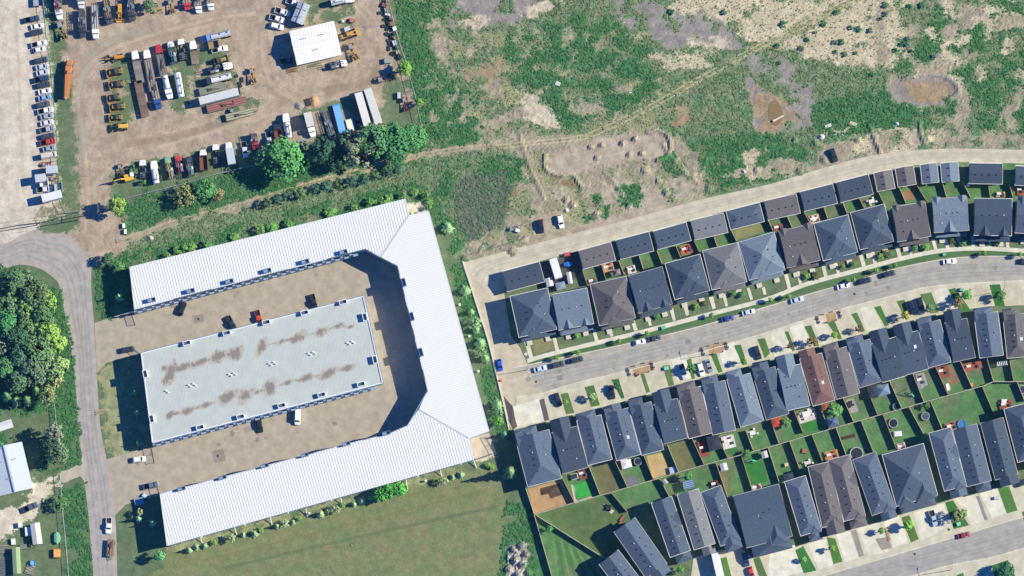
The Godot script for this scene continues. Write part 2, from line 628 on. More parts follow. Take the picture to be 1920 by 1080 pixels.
# heaps, ruts and banks: x, y, radius, height (plan units, metres)
const HEAPS := """
1108,276,6,1 1120,296,7,.9 1128,272,6,1 1167,269,6,1.2 1191,261,6,1.3 1180,290,6,1 1203,288,6,1.1
962,1030,8,1.6 978,1024,8,1.8 986,1040,8,1.7 966,1050,9,1.9 980,1058,9,1.8 954,1068,8,1.6 972,1078,9,2 990,1074,8,1.7 952,1046,6,1.3
1075,385,9,.9 1062,375,7,.8 1118,402,8,1 1250,360,9,.9 1300,330,8,.9 1330,355,9,.8 1210,320,9,.9 1235,340,7,.8 1180,385,8,.8 960,470,9,.7 930,462,9,.6 905,468,8,.6
1545,300,9,.8 1500,320,8,.7 1610,262,8,1 1640,258,7,.9 1530,268,8,.9 1380,300,9,.8 1420,320,8,.8 1490,262,6,.9 1740,262,8,.8 885,52,6,.6
"""
# banks: height | half width | line
const BANKS := """
0.8|5|1215,248 1235,246 1250,252 1257,268 1255,285 1245,296 1232,300
0.7|5|1022,292 1020,306 1024,318 1036,326 1055,330 1075,330 1083,340 1090,352
0.45|5|1243,270 1262,300 1285,325 1310,345
0.35|5|975,255 985,290 1000,330 1020,370
0.35|5|1135,325 1155,345 1172,372
0.4|5|1275,345 1310,330 1325,300
0.45|6|1700,148 1735,138 1775,145 1798,168 1780,190
0.9|6|870,484 905,474 950,462 985,450
0.7|5|1630,235 1640,262 1650,285
0.7|5|1725,232 1728,255 1735,270
"""

func ground() -> void:
	map_soils()
	var img := ground_image()
	var tex := ImageTexture.create_from_image(img)
	var bumps := []
	for w in HEAPS.split("\n", false):
		for q in w.split(" ", false):
			var a := q.split(",")
			bumps.append([Vector2(float(a[0]), float(a[1])), float(a[2]), float(a[3])])
	for w in BANKS.split("\n", false):
		var part := w.split("|")
		var line := PackedVector2Array()
		for q in part[2].split(" "):
			line.append(Vector2(float(q.split(",")[0]), float(q.split(",")[1])))
		line = smooth(line, 14)
		for q in line:
			bumps.append([q, float(part[1]), float(part[0])])
	var nx := 528
	var ny := 297
	var st := GW / nx
	var hh := PackedFloat32Array()
	hh.resize((nx + 1) * (ny + 1))
	var f := FastNoiseLite.new()
	f.seed = 77
	f.frequency = 0.09
	f.fractal_octaves = 3
	for b: Array in bumps:
		var r: float = b[1]
		for j in range(maxi(0, int((b[0].y - r * 1.6 - GY) / st)), mini(ny, int((b[0].y + r * 1.6 - GY) / st) + 1) + 1):
			for i in range(maxi(0, int((b[0].x - r * 1.6 - GX) / st)), mini(nx, int((b[0].x + r * 1.6 - GX) / st) + 1) + 1):
				var x := GX + i * st
				var y := GY + j * st
				var d: float = Vector2(x, y).distance_to(b[0]) / r + f.get_noise_2d(x, y) * 0.2
				if d < 1.0:
					var k := j * (nx + 1) + i
					hh[k] = maxf(hh[k], b[2] * (1.0 - d * d) * (0.9 + 0.2 * f.get_noise_2d(x * 2.0, y * 2.0)))
	# small lumps on rough and rubbly soil
	for j in ny + 1:
		for i in nx + 1:
			var x := GX + i * st
			var y := GY + j * st
			var s := soil_at(x, y)
			var amp: float = {"rough": 0.16, "rock": 0.5, "tan": 0.07, "white": 0.12, "weeds": 0.2, "field": 0.1, "dense": 0.1, "purple": 0.07, "mud": 0.06}.get(s, 0.0)
			if amp > 0.0 and not Geometry2D.is_point_in_polygon(Vector2(x, y), keep_flat):
				hh[j * (nx + 1) + i] += amp * maxf(0.0, f.get_noise_2d(x * 5.0 + 300.0, y * 5.0) + 0.15) * 1.6
	var s := Shape.new()
	for j in ny:
		for i in nx:
			var q: Array[Vector3] = []
			var t: Array[Vector2] = []
			for o: Vector2i in [Vector2i(0, 0), Vector2i(1, 0), Vector2i(1, 1), Vector2i(0, 1)]:
				var p := P(GX + (i + o.x) * st, GY + (j + o.y) * st)
				p.y = hh[(j + o.y) * (nx + 1) + i + o.x]
				q.append(p)
				t.append(Vector2(float(i + o.x) / nx, float(j + o.y) / ny))
			s.quad(q[3], q[2], q[1], q[0])
			# tri() stores its corners as first, third, second
			for k: int in [3, 1, 2, 3, 0, 1]:
				s.uv.append(t[k])
	var m := StandardMaterial3D.new()
	m.albedo_texture = tex
	m.roughness = 1.0
	m.metallic_specular = 0.1
	struct("ground", s, m)
	# the land outside the survey frame
	var far := Shape.new()
	var a := P(GX, GY)
	var b := P(GX + GW, GY + GH)
	var e := 1500.0
	far.flat(PackedVector2Array([Vector2(-e, -e), Vector2(e, -e), Vector2(e, a.z), Vector2(-e, a.z)]), 0)
	far.flat(PackedVector2Array([Vector2(-e, b.z), Vector2(e, b.z), Vector2(e, e), Vector2(-e, e)]), 0)
	far.flat(PackedVector2Array([Vector2(-e, a.z), Vector2(a.x, a.z), Vector2(a.x, b.z), Vector2(-e, b.z)]), 0)
	far.flat(PackedVector2Array([Vector2(b.x, a.z), Vector2(e, a.z), Vector2(e, b.z), Vector2(b.x, b.z)]), 0)
	struct("terrain", far, mat("66744e", 1.0, 2))

var keep_flat := PackedVector2Array()

# ------------------------------------------------------------------ roads, pavements, drives
const STREET_N := "962,690 992,684 1060,669 1110,659 1210,637 1320,610 1435,576 1515,552 1600,528 1680,504 1765,487 1840,481 1930,482 2060,490"
const STREET_S := "968,744 1010,739 1060,724 1100,713 1160,699 1240,679 1315,660 1410,632 1500,603 1565,583 1665,557 1740,538 1840,530 1930,526 2060,530"
const WALK_N := "988,677 1010,670 1065,656 1140,638 1210,621 1320,592 1435,562 1515,532 1615,505 1690,485 1765,470 1840,466 1930,471 2060,480"
const STREET_B_N := "1400,1128 1545,1080 1680,1040 1815,1000 1930,966 2060,928"
const STREET_B_S := "1560,1130 1710,1080 1790,1058 1860,1045 1930,1024 2060,984"

func sheet(called: String, p: PackedVector2Array, y: float, mt: Material) -> void:
	var s := Shape.new()
	s.flat(p, y)
	struct(called, s, mt)

func between(a: PackedVector2Array, b: PackedVector2Array) -> PackedVector2Array:
	var p := a.duplicate()
	var q := b.duplicate()
	q.reverse()
	p.append_array(q)
	return p

func roads() -> void:
	var asphalt := mat("b1a9a1", 0.95, 2)
	var worn := mat("bdb3a0", 0.95, 2)
	var sand := mat("cac3ac", 1.0, 2)
	var concrete := mat("ccc7af", 0.9, 2)
	var pale := mat("dad7c3", 0.9, 2)
	# west road with its bend to the west
	var d := smooth(pts("-120,450 0,457 40,440 70,431 85,438 125,440 155,468 170,492 171,540 176,604 181,690 187,790 197,847 208,900 217,982 220,1080 222,1140"))
	var e := smooth(pts("-120,512 0,505 37,496 75,504 100,521 112,540 127,620 140,702 147,805 155,870 163,940 168,990 175,1080 178,1140"))
	sheet("road", between(d, e), 0.03, asphalt)
	sheet("driveway", smooth(pts("150,893 135,899 118,905 113,886 130,880 150,868 156,856 163,940 158,904 150,893")), 0.034, worn)
	# the storage yard's paving
	sheet("courtyard", pts("177,606 200,598 232,588 252,581 420,540 640,484 690,470 745,500 800,560 806,740 768,800 733,812 300,928 236,946 214,968 206,900 198,862 222,855 286,836 266,663 200,680 190,690 182,700"), 0.026, mat("b2a794", 0.95, 2))
	sheet("pavement", pts("362,592 380,588 383,603 365,607"), 0.031, mat("978d81", 0.9, 2))
	sheet("pavement", pts("396,846 418,841 424,864 402,868"), 0.031, mat("978d81", 0.9, 2))
	sheet("pavement", pts("690,583 706,578 722,655 738,726 726,730 712,660"), 0.031, mat("b5aa96", 0.9, 2))
	sheet("pavement", pts("880,822 917,812 932,852 892,866"), 0.03, mat("cdbfa8", 0.9, 2))
	# the lane behind the garages and the unpaved end of the street
	var ln := pts("864,492 885,488 960,468 1060,442 1185,410 1310,375 1440,346 1540,316 1640,291 1765,279 1920,281 2060,283")
	var ls := pts("925,560 945,512 1005,492 1084,471 1220,434 1360,397 1495,361 1630,327 1720,309 1800,304 1925,307 2060,312")
	sheet("lane", between(smooth(ln), smooth(ls)), 0.022, sand)
	sheet("lane", pts("864,494 880,490 960,502 945,548 958,630 975,652 988,680 993,686 990,742 966,800 958,806 916,660 884,545"), 0.018, mat("c6bca4", 1.0, 2))
	sheet("path", pts("944,742 952,752 960,760 972,803 962,806 954,790"), 0.028, mat("5c5658", 0.95, 1))
	sheet("footing", pts("945,545 950,548 1014,527 1012,522"), 0.03, concrete)
	# streets
	sheet("lane", smooth(pts("962,688 985,694 1000,700 992,712 1012,716 1000,726 1020,734 1004,742 968,745 960,720 962,688"), 3), 0.036, mat("c2b8a0", 1.0, 2))
	var sn := smooth(pts(STREET_N))
	var ss := smooth(pts(STREET_S))
	sheet("street", between(sn, ss), 0.03, mat("afaba0", 0.95, 2))
	var bn := smooth(pts(STREET_B_N))
	var bs := smooth(pts(STREET_B_S))
	sheet("street", between(bn, bs), 0.03, mat("a9a69f", 0.95, 2))
	for l: PackedVector2Array in [sn, ss, bn, bs]:
		var k := Shape.new()
		k.ribbon(l, 0.13, 0.13, 0.0, 0.15)
		struct("kerb", k, pale)
	var w := Shape.new()
	w.ribbon(smooth(pts(WALK_N)), 0.68, 0.68, 0.0, 0.14)
	struct("sidewalk", w, pale)
	var vg := Shape.new()
	var mid := smooth(pts("1002,679 1065,663 1140,646 1210,629 1320,601 1435,569 1515,542 1615,515 1690,494 1765,479 1840,474 1930,477 2060,485"))
	vg.ribbon(mid, 0.62, 0.62, 0.0, 0.12)
	struct("verge", vg, mat("55784a", 1.0, 2))
	# concrete aprons in front of the middle and southern rows
	var s1 := Shape.new()
	s1.slab(between(ss, pts("962,806 1024,792 1072,780 1172,752 1259,728 1346,702 1486,664 1619,628 1709,603 1796,582 1862,574 1930,572 2060,572")), 0.0, 0.1)
	struct("driveway", s1, concrete)
	var s2 := Shape.new()
	s2.slab(between(pts("1290,1128 1300,1046 1346,1032 1390,1028 1412,1046 1492,1026 1547,1006 1594,994 1632,982 1687,966 1699,962 1765,943 1790,934 1824,926 1867,916 1930,898 2060,860"), bn), 0.0, 0.1)
	struct("driveway", s2, concrete)
	var s3 := Shape.new()
	s3.slab(between(bs, pts("1600,1180 1930,1180 2060,1180")), 0.0, 0.1)
	struct("driveway", s3, concrete)
	# drives of a fresher, whiter concrete
	for q in ["962,762 1011,748 1030,786 968,802", "1067,737 1097,728 1118,769 1080,776", "1119,716 1146,706 1158,750 1132,752", "1160,702 1195,694 1206,740 1176,746", "1211,684 1254,672 1265,712 1222,724", "1258,674 1288,664 1300,708 1272,714", "1346,650 1376,640 1394,682 1358,694", "1445,622 1468,616 1487,658 1452,668", "1480,613 1505,606 1520,646 1494,654", "1526,604 1548,598 1560,640 1540,646", "1570,590 1590,584 1606,628 1582,632", "1612,578 1635,572 1655,614 1626,622", "1660,560 1680,554 1700,596 1668,606", "1750,545 1775,540 1795,578 1762,582", "1826,535 1855,533 1868,570 1832,572", "1875,533 1915,530 1920,572 1884,574", "1443,1032 1490,1022 1506,1072 1470,1082 1440,1090", "1516,1020 1548,1010 1562,1060 1535,1068", "1568,1002 1592,996 1612,1046 1584,1054", "1606,992 1648,980 1668,1034 1630,1042", "1656,976 1686,966 1704,1018 1674,1026", "1712,962 1770,944 1782,986 1728,1014", "1792,936 1826,926 1852,976 1822,984", "1836,924 1868,914 1886,962 1860,972"]:
		var p := pts(q)
		var s := Shape.new()
		s.slab(p, 0.0, 0.104)
		struct("driveway", s, [pale, mat("e0ddcb", 0.9, 2), mat("c6c0a8", 0.9, 2)][absi(q.hash()) % 3])
	# planted and mulched strips between the drives
	for q in ["6a5a58|960,762 970,800 962,806 958,790", "6a5c60|1011,750 1020,747 1030,787 1021,790", "5f7a45|1051,739 1065,736 1077,774 1061,777", "5a7440|1096,726 1113,722 1125,760 1108,763", "3f6b3c|1146,712 1160,710 1171,746 1165,748", "5d7a42|1200,700 1207,698 1219,735 1212,737", "67804a|1242,686 1256,684 1264,722 1254,725", "587a44|1287,675 1296,672 1303,710 1297,711", "4f7a3c|1332,664 1343,662 1355,697 1347,699", "4c7a3a|1376,648 1389,646 1401,683 1393,685", "587c40|1420,636 1434,634 1444,662 1434,672", "4f7a40|1471,622 1478,621 1491,657 1486,659", "55753c|1508,612 1521,610 1536,648 1527,650", "55783c|1551,605 1564,601 1579,635 1572,637", "587a40|1596,589 1607,586 1622,621 1616,623", "4c7c38|1639,576 1651,573 1667,610 1659,612", "5d7c40|1681,565 1696,562 1705,596 1697,598", "64804a|1725,552 1746,548 1761,586 1745,588", "4a763a|1778,543 1791,540 1820,582 1800,585", "3f7038|1855,534 1875,533 1884,574 1866,574", "3f7a38|1491,1032 1506,1024 1531,1070 1507,1075", "55803c|1550,1007 1566,1010 1580,1053 1563,1058", "9a948c|1595,995 1605,993 1620,1042 1611,1045", "9c9284|1641,1010 1665,1007 1672,1027 1653,1032", "5a7838|1690,970 1705,966 1723,1011 1708,1017", "46783a|1772,942 1787,938 1817,985 1788,992", "8f8e90|1830,930 1836,930 1852,975 1846,976", "55803c|1871,915 1892,912 1908,957 1888,963", "5a7c3c|1350,1047 1362,1044 1372,1082 1358,1086", "5a7840|1412,1048 1424,1044 1440,1084 1426,1090", "3f7438|1860,1060 1890,1050 1905,1084 1866,1086", "4a7a3a|1794,1078 1806,1074 1810,1090 1796,1094", "54783c|1916,960 1930,955 1944,990 1926,994"]:
		var part: PackedStringArray = q.split("|")
		var s := Shape.new()
		s.slab(pts(part[1]), 0.0, 0.125)
		struct("lawn" if part[0][1].hex_to_int() > part[0][3].hex_to_int() or part[0] < "60" else "planting_bed", s, mat(part[0], 1.0, 2))
	# front walks of the northern row
	for q in ["982,639 991,636 1000,671 993,673", "1036,634 1042,632 1050,662 1043,664", "1110,618 1116,617 1123,640 1116,642", "1140,618 1145,616 1150,630 1144,632", "1182,600 1189,598 1196,619 1189,621", "1212,593 1217,591 1222,610 1217,611", "1255,580 1262,578 1267,600 1262,602", "1280,569 1288,567 1292,590 1286,592", "1329,558 1337,556 1342,578 1336,580", "1354,553 1360,551 1365,573 1360,575", "1400,541 1405,539 1412,561 1407,563", "1428,540 1434,538 1437,552 1432,553", "1470,515 1477,513 1483,540 1477,542", "1493,510 1499,508 1504,534 1499,536", "1539,496 1546,494 1552,520 1546,522", "1563,493 1569,491 1575,513 1570,515", "1610,478 1617,476 1624,500 1617,502", "1633,473 1639,471 1644,495 1638,497", "1678,462 1685,460 1691,482 1684,484", "1701,455 1706,454 1711,477 1706,479", "1746,449 1752,447 1758,468 1752,470", "1770,446 1776,445 1780,466 1774,467", "1820,443 1826,442 1828,463 1822,464", "1852,443 1857,442 1859,463 1854,464", "1885,443 1890,442 1893,464 1887,465"]:
		var s := Shape.new()
		s.slab(pts(q), 0.0, 0.09)
		struct("path", s, pale)
	# yards with a surface of their own
	for q in ["yard|b8976e|990,916 1052,899 1077,943 1002,965", "yard|6b5d58|1012,916 1050,906 1056,927 1032,935 1028,926 1014,929", "lawn|3fa84a|1073,911 1102,902 1110,928 1080,937", "patio|c7c0b2|1070,908 1076,910 1082,939 1110,930 1112,934 1078,944", "yard|c0a878|1212,855 1244,848 1255,889 1224,898", "yard|72704e|1112,876 1142,868 1160,918 1126,928", "yard|73724f|1258,838 1288,830 1302,874 1272,882", "lawn|3f7a38|1368,848 1380,838 1398,860 1388,866", "lawn|3a7d38|1395,868 1430,864 1440,902 1412,914", "yard|7a7656|1343,874 1356,870 1372,920 1368,930", "yard|9a7a58|1690,362 1712,352 1718,372 1698,376", "yard|8f7458|1764,690 1784,686 1800,716 1780,724", "patio|a7a3a2|1586,750 1600,746 1610,770 1596,775", "patio|787683|1172,897 1192,892 1198,908 1178,914", "patio|d8d2c6|1131,944 1145,954 1152,958 1146,964", "patio|9aa3a8|1716,702 1732,698 1740,722 1726,730", "patio|d0ccc4|1495,776 1527,765 1532,785 1500,795", "lawn|3c8038|1502,796 1530,788 1538,806 1512,810", "patio|8a867e|1175,505 1186,500 1192,512 1182,514", "yard|8a8a60|1376,428 1427,417 1432,434 1382,450", "yard|8a8862|998,640 1040,628 1046,652 1002,666", "yard|4d4a50|1062,474 1082,470 1092,510 1072,528", "yard|565358|1012,498 1060,482 1072,530 1030,545", "yard|766e50|1560,470 1610,455 1616,486 1576,510"]:
		var part: PackedStringArray = q.split("|")
		sheet(part[0], pts(part[2]), 0.016, mat(part[1], 1.0, 2))
	# sealed cracks, worn wheel lanes and stains of the paved surfaces
	var r := RandomNumberGenerator.new()
	r.seed = 8
	var cracks := Shape.new()
	for set: Array in [[sn, ss, 34, 0.036], [bn, bs, 12, 0.036], [d, e, 22, 0.036]]:
		var a: PackedVector2Array = set[0]
		var b: PackedVector2Array = set[1]
		for i in int(set[2]):
			var f := r.randf() * 0.98
			var p := a[int(f * (a.size() - 1))].lerp(b[int(f * (b.size() - 1))], r.randf_range(0.05, 0.5))
			var g := clampf(f + r.randf_range(-0.02, 0.05), 0.0, 1.0)
			var q := a[int(g * (a.size() - 1))].lerp(b[int(g * (b.size() - 1))], r.randf_range(0.5, 0.95))
			var line := PackedVector2Array()
			for k in 9:
				line.append(p.lerp(q, k / 8.0) + Vector2(r.randf_range(-0.35, 0.35), r.randf_range(-0.35, 0.35)))
			cracks.ribbon(line, 0.05, 0.05, set[3], set[3])
	struct("crack_sealant", cracks, mat("86837f", 0.9, 0))
	var worn_lanes := [[sn, ss, [0.3, 0.42, 0.6, 0.72]], [bn, bs, [0.3, 0.42, 0.6, 0.72]], [smooth(ln), smooth(ls), [0.3, 0.45, 0.62]], [d, e, [0.25, 0.4, 0.6, 0.75]]]
	for set: Array in worn_lanes:
		for f: float in set[2]:
			var a: PackedVector2Array = set[0]
			var b: PackedVector2Array = set[1]
			var line := PackedVector2Array()
			for k in 60:
				var g := k / 59.0
				line.append(a[int(g * (a.size() - 1))].lerp(b[int(g * (b.size() - 1))], f + 0.012 * sin(k * 0.9 + f * 20.0)))
			var s := Shape.new()
			s.ribbon(line, r.randf_range(0.25, 0.45), r.randf_range(0.25, 0.45), 0.0315 + f * 0.002, 0.0315 + f * 0.002)
			struct("wheel_track", s, mat("c1b9a6" if set[2].size() == 3 else "a3a19c", 0.95, 2))
	for i in 46:
		var k := i % 2
		var x := r.randf_range(250, 720) if k == 0 else r.randf_range(1020, 1900)
		var y := (855.0 - (x - 300.0) * 0.22 if i % 4 == 0 else 590.0 - (x - 250.0) * 0.245) + r.randf_range(-14, 14) if k == 0 else 0.0
		if k == 1:
			var h := r.randi() % sn.size()
			var c := sn[h].lerp(ss[int(h * (ss.size() - 1) / float(sn.size() - 1))], r.randf_range(0.2, 0.97))
			x = c.x / U + 960.0
			y = c.y / U + 540.0
		var p := P(x, y)
		var blob := PackedVector2Array()
		var rad := r.randf_range(0.25, 1.1)
		for j in 12:
			blob.append(Vector2(p.x, p.z) + Vector2.from_angle(TAU * j / 12.0) * rad * r.randf_range(0.55, 1.3))
		sheet("stain", blob, 0.038 + 0.0001 * i, mat(["918b84", "9a9288", "a29a90"][i % 3], 0.7, 1))
	# soil patches around the street's unfinished utility pits, and puddles on the rough ground
	for q in ["1184,692 1222,680 1226,694 1192,703", "1326,652 1358,642 1360,656 1330,664", "1548,590 1566,586 1568,600 1552,604"]:
		var s := Shape.new()
		s.slab(pts(q), 0.0, 0.11)
		struct("trench_bed", s, mat("b3946f", 1.0, 2))
	var water := mat("8a7558", 0.12, 0)
	for q in ["1030,330 1050,329 1075,331 1084,340 1086,352 1070,350 1056,348 1040,340", "952,356 962,350 970,356 968,366 956,368"]:
		sheet("puddle", smooth(pts(q + " " + q.split(" ")[0])), 0.05, water)
	sheet("puddle", smooth(pts("1440,196 1452,188 1462,196 1468,214 1462,232 1450,236 1442,222 1440,196")), 0.06, mat("8f7a52", 0.5, 1))

# ------------------------------------------------------------------ the storage buildings
func P2(x: float, y: float, h: float) -> Vector2:
	var p := P(x, y, h)
	return Vector2(p.x, p.z)

# where the parallel lines through a polygon, at steps along its side, enter and leave it
func ribs_over(p: PackedVector2Array, along: Vector2, gap: float) -> Array:
	var across := Vector2(-along.y, along.x)
	var lo := INF
	var hi := -INF
	for q in p:
		lo = minf(lo, q.dot(along))
		hi = maxf(hi, q.dot(along))
	var r := []
	var s := lo + gap * 0.5
	while s < hi:
		var t := []
		for i in p.size():
			var a := p[i]
			var b := p[(i + 1) % p.size()]
			var da := a.dot(along) - s
			var db := b.dot(along) - s
			if da * db < 0:
				t.append((a + (b - a) * (da / (da - db))).dot(across))
		t.sort()
		for k in range(0, t.size() - 1, 2):
			if t[k + 1] - t[k] > 0.4:
				r.append([along * s + across * t[k], along * s + across * t[k + 1]])
		s += gap
	return r

func false_front(parent: Node3D, at: Vector2, turn: float, w: float, d: float, top: float, m: Material, inner: Material) -> void:
	var b := Basis(Vector3.UP, turn)
	var s := Shape.new()
	var o := Vector3(at.x, 0, at.y)
	for k: Array in [[Vector3(0, 0, d / 2 - 0.09), Vector3(w, 0, 0.18)], [Vector3(0, 0, -d / 2 + 0.09), Vector3(w, 0, 0.18)], [Vector3(w / 2 - 0.09, 0, 0), Vector3(0.18, 0, d - 0.37)], [Vector3(-w / 2 + 0.09, 0, 0), Vector3(0.18, 0, d - 0.37)]]:
		var z: Vector3 = k[1]
		z.y = top - 0.02
		s.box(o + b * (k[0] as Vector3) + Vector3(0, top / 2 + 0.01, 0), z, b)
	var f := obj("false_front", s.done(), m, parent)
	var g := Shape.new()
	g.box(o + Vector3(0, top - 0.75, 0), Vector3(w - 0.38, 0.1, d - 0.38), b)
	obj("tray", g.done(), inner, f)

# doors and white piers along a wall from a to b (plan metres); out is the side they face
func door_row(parent: Node3D, a: Vector2, b: Vector2, pitch: float) -> void:
	var d := (b - a).normalized()
	var out := Vector2(-d.y, d.x)
	var turn := -atan2(d.y, d.x)
	var bs := Basis(Vector3.UP, turn)
	var n := int(a.distance_to(b) / pitch)
	if not meshes.has("pier"):
		var s := Shape.new()
		s.box(Vector3(0, 2.9, 0.2), Vector3(0.8, 5.8, 0.4))
		meshes["pier"] = s.done()
		s = Shape.new()
		s.box(Vector3(0, 2.1, 0.04), Vector3(2.6, 4.2, 0.08))
		for k in 6:
			s.box(Vector3(0, 0.4 + k * 0.7, 0.09), Vector3(2.5, 0.06, 0.03))
		meshes["roll_door"] = s.done()
		s = Shape.new()
		s.cbox(Vector3(0, 4.55, 0.5), Vector3(1.5, 0.22, 0.7), 0.05)
		meshes["door_canopy"] = s.done()
	for i in n:
		var p := a + d * pitch * (i + 0.5)
		for k: Array in [["pier", mat("9db0c2", 0.6, 1), -pitch * 0.5], ["roll_door", mat("c2d4e6", 0.5, 0), 0.0], ["door_canopy", mat("8ea3b9", 0.5, 0), 0.0]]:
			var q: Vector2 = p + d * float(k[2])
			var o := obj(k[0], meshes[k[0]], k[1], parent, Vector3(q.x, 0, q.y))
			o.rotation.y = turn

func storage() -> void:
	var white := mat("d9dbd8", 0.5, 0)
	var wall := mat("e2e7ea", 0.7, 1)
	var trim := mat("7f93ab", 0.5, 0)
	var b := thing("storage_building", "long white metal roofed storage building wrapped around three sides of a paved court", "storage building")
	var hi := 7.0
	var parts := [
		["243,501 760,373 767,404 715,482 685,467 252,580", Vector2(517, -128)],
		["767,404 804,396 917,808 880,821 786,767 802,732 745,498 715,482", Vector2(113, 412)],
		["880,821 889,861 313,1023 300,926 733,811 765,797 786,767", Vector2(576, -162)]]
	for i in 3:
		var p := pts(parts[i][0], hi)
		# the plan is given in drawing order; shrink a little so that neighbouring roofs do not share a face
		var w := Shape.new()
		var inset: PackedVector2Array = Geometry2D.offset_polygon(p, -0.35)[0]
		w.slab(inset, 0.0, hi - 0.32)
		obj("wall", w.done(), wall, b)
		var r := Shape.new()
		r.slab(Geometry2D.offset_polygon(p, -0.004)[0], hi - 0.3, hi)
		var roof := obj("roof", r.done(), white, b)
		var along: Vector2 = parts[i][1].normalized()
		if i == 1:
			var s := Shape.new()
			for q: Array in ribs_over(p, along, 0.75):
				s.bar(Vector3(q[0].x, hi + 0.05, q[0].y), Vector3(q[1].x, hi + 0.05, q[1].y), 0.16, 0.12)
			mass(obj("roof_ribs", s.done(), mat("c8cbc9", 0.5, 0), roof))  # ribs darker than the roof: their faint shade lines are put into the colour
		else:
			for q: Array in ribs_over(p, along, 0.86):
				var s := Shape.new()
				s.bar(Vector3(q[0].x, hi + 0.04, q[0].y), Vector3(q[1].x, hi + 0.04, q[1].y), 0.2, 0.1)
				obj("roof_rib", s.done(), white, roof)
		var g := Shape.new()
		for k in p.size():
			var q0 := p[k]
			var q1 := p[(k + 1) % p.size()]
			g.bar(Vector3(q0.x, hi - 0.05, q0.y), Vector3(q1.x, hi - 0.05, q1.y), 0.16, 0.2)
		obj("eaves_trim", g.done(), mat("d5dade", 0.5, 0), roof)
	# valley gutters
	for q: String in ["767,404 715,482", "786,767 880,821"]:
		var p := pts(q, hi + 0.1)
		var s := Shape.new()
		s.bar(Vector3(p[0].x, hi + 0.12, p[0].y), Vector3(p[1].x, hi + 0.12, p[1].y), 0.45, 0.1)
		obj("valley_gutter", s.done(), mat("c3c8cc", 0.5, 0), b)
	# blue fascia towards the court
	for q: String in ["252,580 685,467 745,498 802,732 765,797 733,811 300,926"]:
		var p := pts(q, hi)
		for k in p.size() - 1:
			var s := Shape.new()
			s.bar(Vector3(p[k].x, hi - 0.4, p[k].y), Vector3(p[k + 1].x, hi - 0.4, p[k + 1].y), 0.3, 0.9)
			obj("fascia", s.done(), trim, b)
	door_row(b, P2(253, 583, 6.0) + Vector2(0, -0.1), P2(684, 470, 6.0) + Vector2(0, -0.1), 2.95)
	# false fronts over the doors
	var slate := mat("5f7796", 0.6, 0)
	for q in ["284,562", "357,545", "430,527", "501,507", "572,490", "644,472"]:
		var k: PackedStringArray = q.split(",")
		false_front(b, P2(float(k[0]), float(k[1]), 8.4), dir(-14.2), 2.6, 1.3, 8.4, slate, trim)
	for q in ["757,529", "772,593", "789,660"]:
		var k: PackedStringArray = q.split(",")
		false_front(b, P2(float(k[0]), float(k[1]), 8.4), dir(75), 2.6, 1.3, 8.4, slate, trim)
	for q in ["340,916", "417,895", "496,873", "571,853", "649,832", "724,812"]:
		var k: PackedStringArray = q.split(",")
		false_front(b, P2(float(k[0]), float(k[1]), 8.3), dir(-15.2), 2.6, 1.1, 8.3, slate, trim)
	# leaders and small vents on the outer walls
	for q in ["122,0 0,0"]:
		pass
	for q in ["375,1005 379,1018", "440,990 444,1003", "507,971 510,984", "573,953 577,970", "639,935 642,946", "761,898 764,917", "825,881 828,893", "888,863 893,877"]:
		var p := pts(q)
		var s := Shape.new()
		s.tube(Vector3(p[0].x, 1.6, p[0].y), Vector3(p[1].x, 0.1, p[1].y), 0.14, 0.14, 6)
		obj("downspout", s.done(), mat("e2e4e0", 0.6, 0), b)
	for k in 14:
		var t := (k + 0.5) / 14.0
		var q := P2(lerpf(318, 885, t), lerpf(1024, 864, t), 2.0)
		var s := Shape.new()
		s.box(Vector3(q.x, 2.6, q.y + 0.1), Vector3(0.35, 0.5, 0.5), Basis(Vector3.UP, dir(-15.5)))
		obj("wall_vent", s.done(), [mat("4a5058", 0.6, 0), mat("d8dadc", 0.6, 0)][k % 2], b)
	# the block in the middle of the court
	var c := thing("storage_block", "flat pale grey storage block standing in the middle of the paved court", "storage building")
	var h := 6.6
	var p := pts("265,663 681,556 717,718 286,830", h)
	var w := Shape.new()
	w.slab(Geometry2D.offset_polygon(p, -0.3)[0], 0.0, h - 0.02)
	obj("wall", w.done(), wall, c)
	var r := Shape.new()
	r.slab(p, h, h + 0.12)
	var m := StandardMaterial3D.new()
	m.albedo_texture = ImageTexture.create_from_image(stained_membrane())
	m.roughness = 0.8
	for k in r.v.size():
		var l := P(0, 0)
		r.uv.append(Vector2((r.v[k].x - p[0].x) / (p[2].x - p[0].x), (r.v[k].z - p[1].y) / (p[3].y - p[1].y)))
	var roof := obj("roof", r.done(), m, c)
	for k in 4:
		var s := Shape.new()
		var a := p[k]
		var e := p[(k + 1) % 4]
		s.bar(Vector3(a.x, h + 0.17, a.y), Vector3(e.x, h + 0.17, e.y), 0.3, 0.34)
		obj("parapet", s.done(), mat("d4dbe0", 0.5, 0), c)
		var d := (e - a).normalized()
		var o := Vector2(d.y, -d.x) * 0.25
		s = Shape.new()
		s.bar(Vector3(a.x + o.x, h - 0.35, a.y + o.y), Vector3(e.x + o.x, h - 0.35, e.y + o.y), 0.3, 0.8)
		obj("fascia", s.done(), mat("6b7f98", 0.5, 0), c)
	for q in ["350,643,-14", "425,624,-14", "499,604,-14", "571,586,-14", "643,566,-14", "684,594,77", "703,674,77", "677,720,-14", "603,740,-14", "528,760,-14", "451,781,-14", "375,801,-14", "272,701,79", "284,785,79"]:
		var k: PackedStringArray = q.split(",")
		false_front(c, P2(float(k[0]), float(k[1]), 8.0), dir(float(k[2])), 2.5, 1.45, 8.0, mat("dfe6ea", 0.5, 0), mat("4f5e70", 0.6, 0))
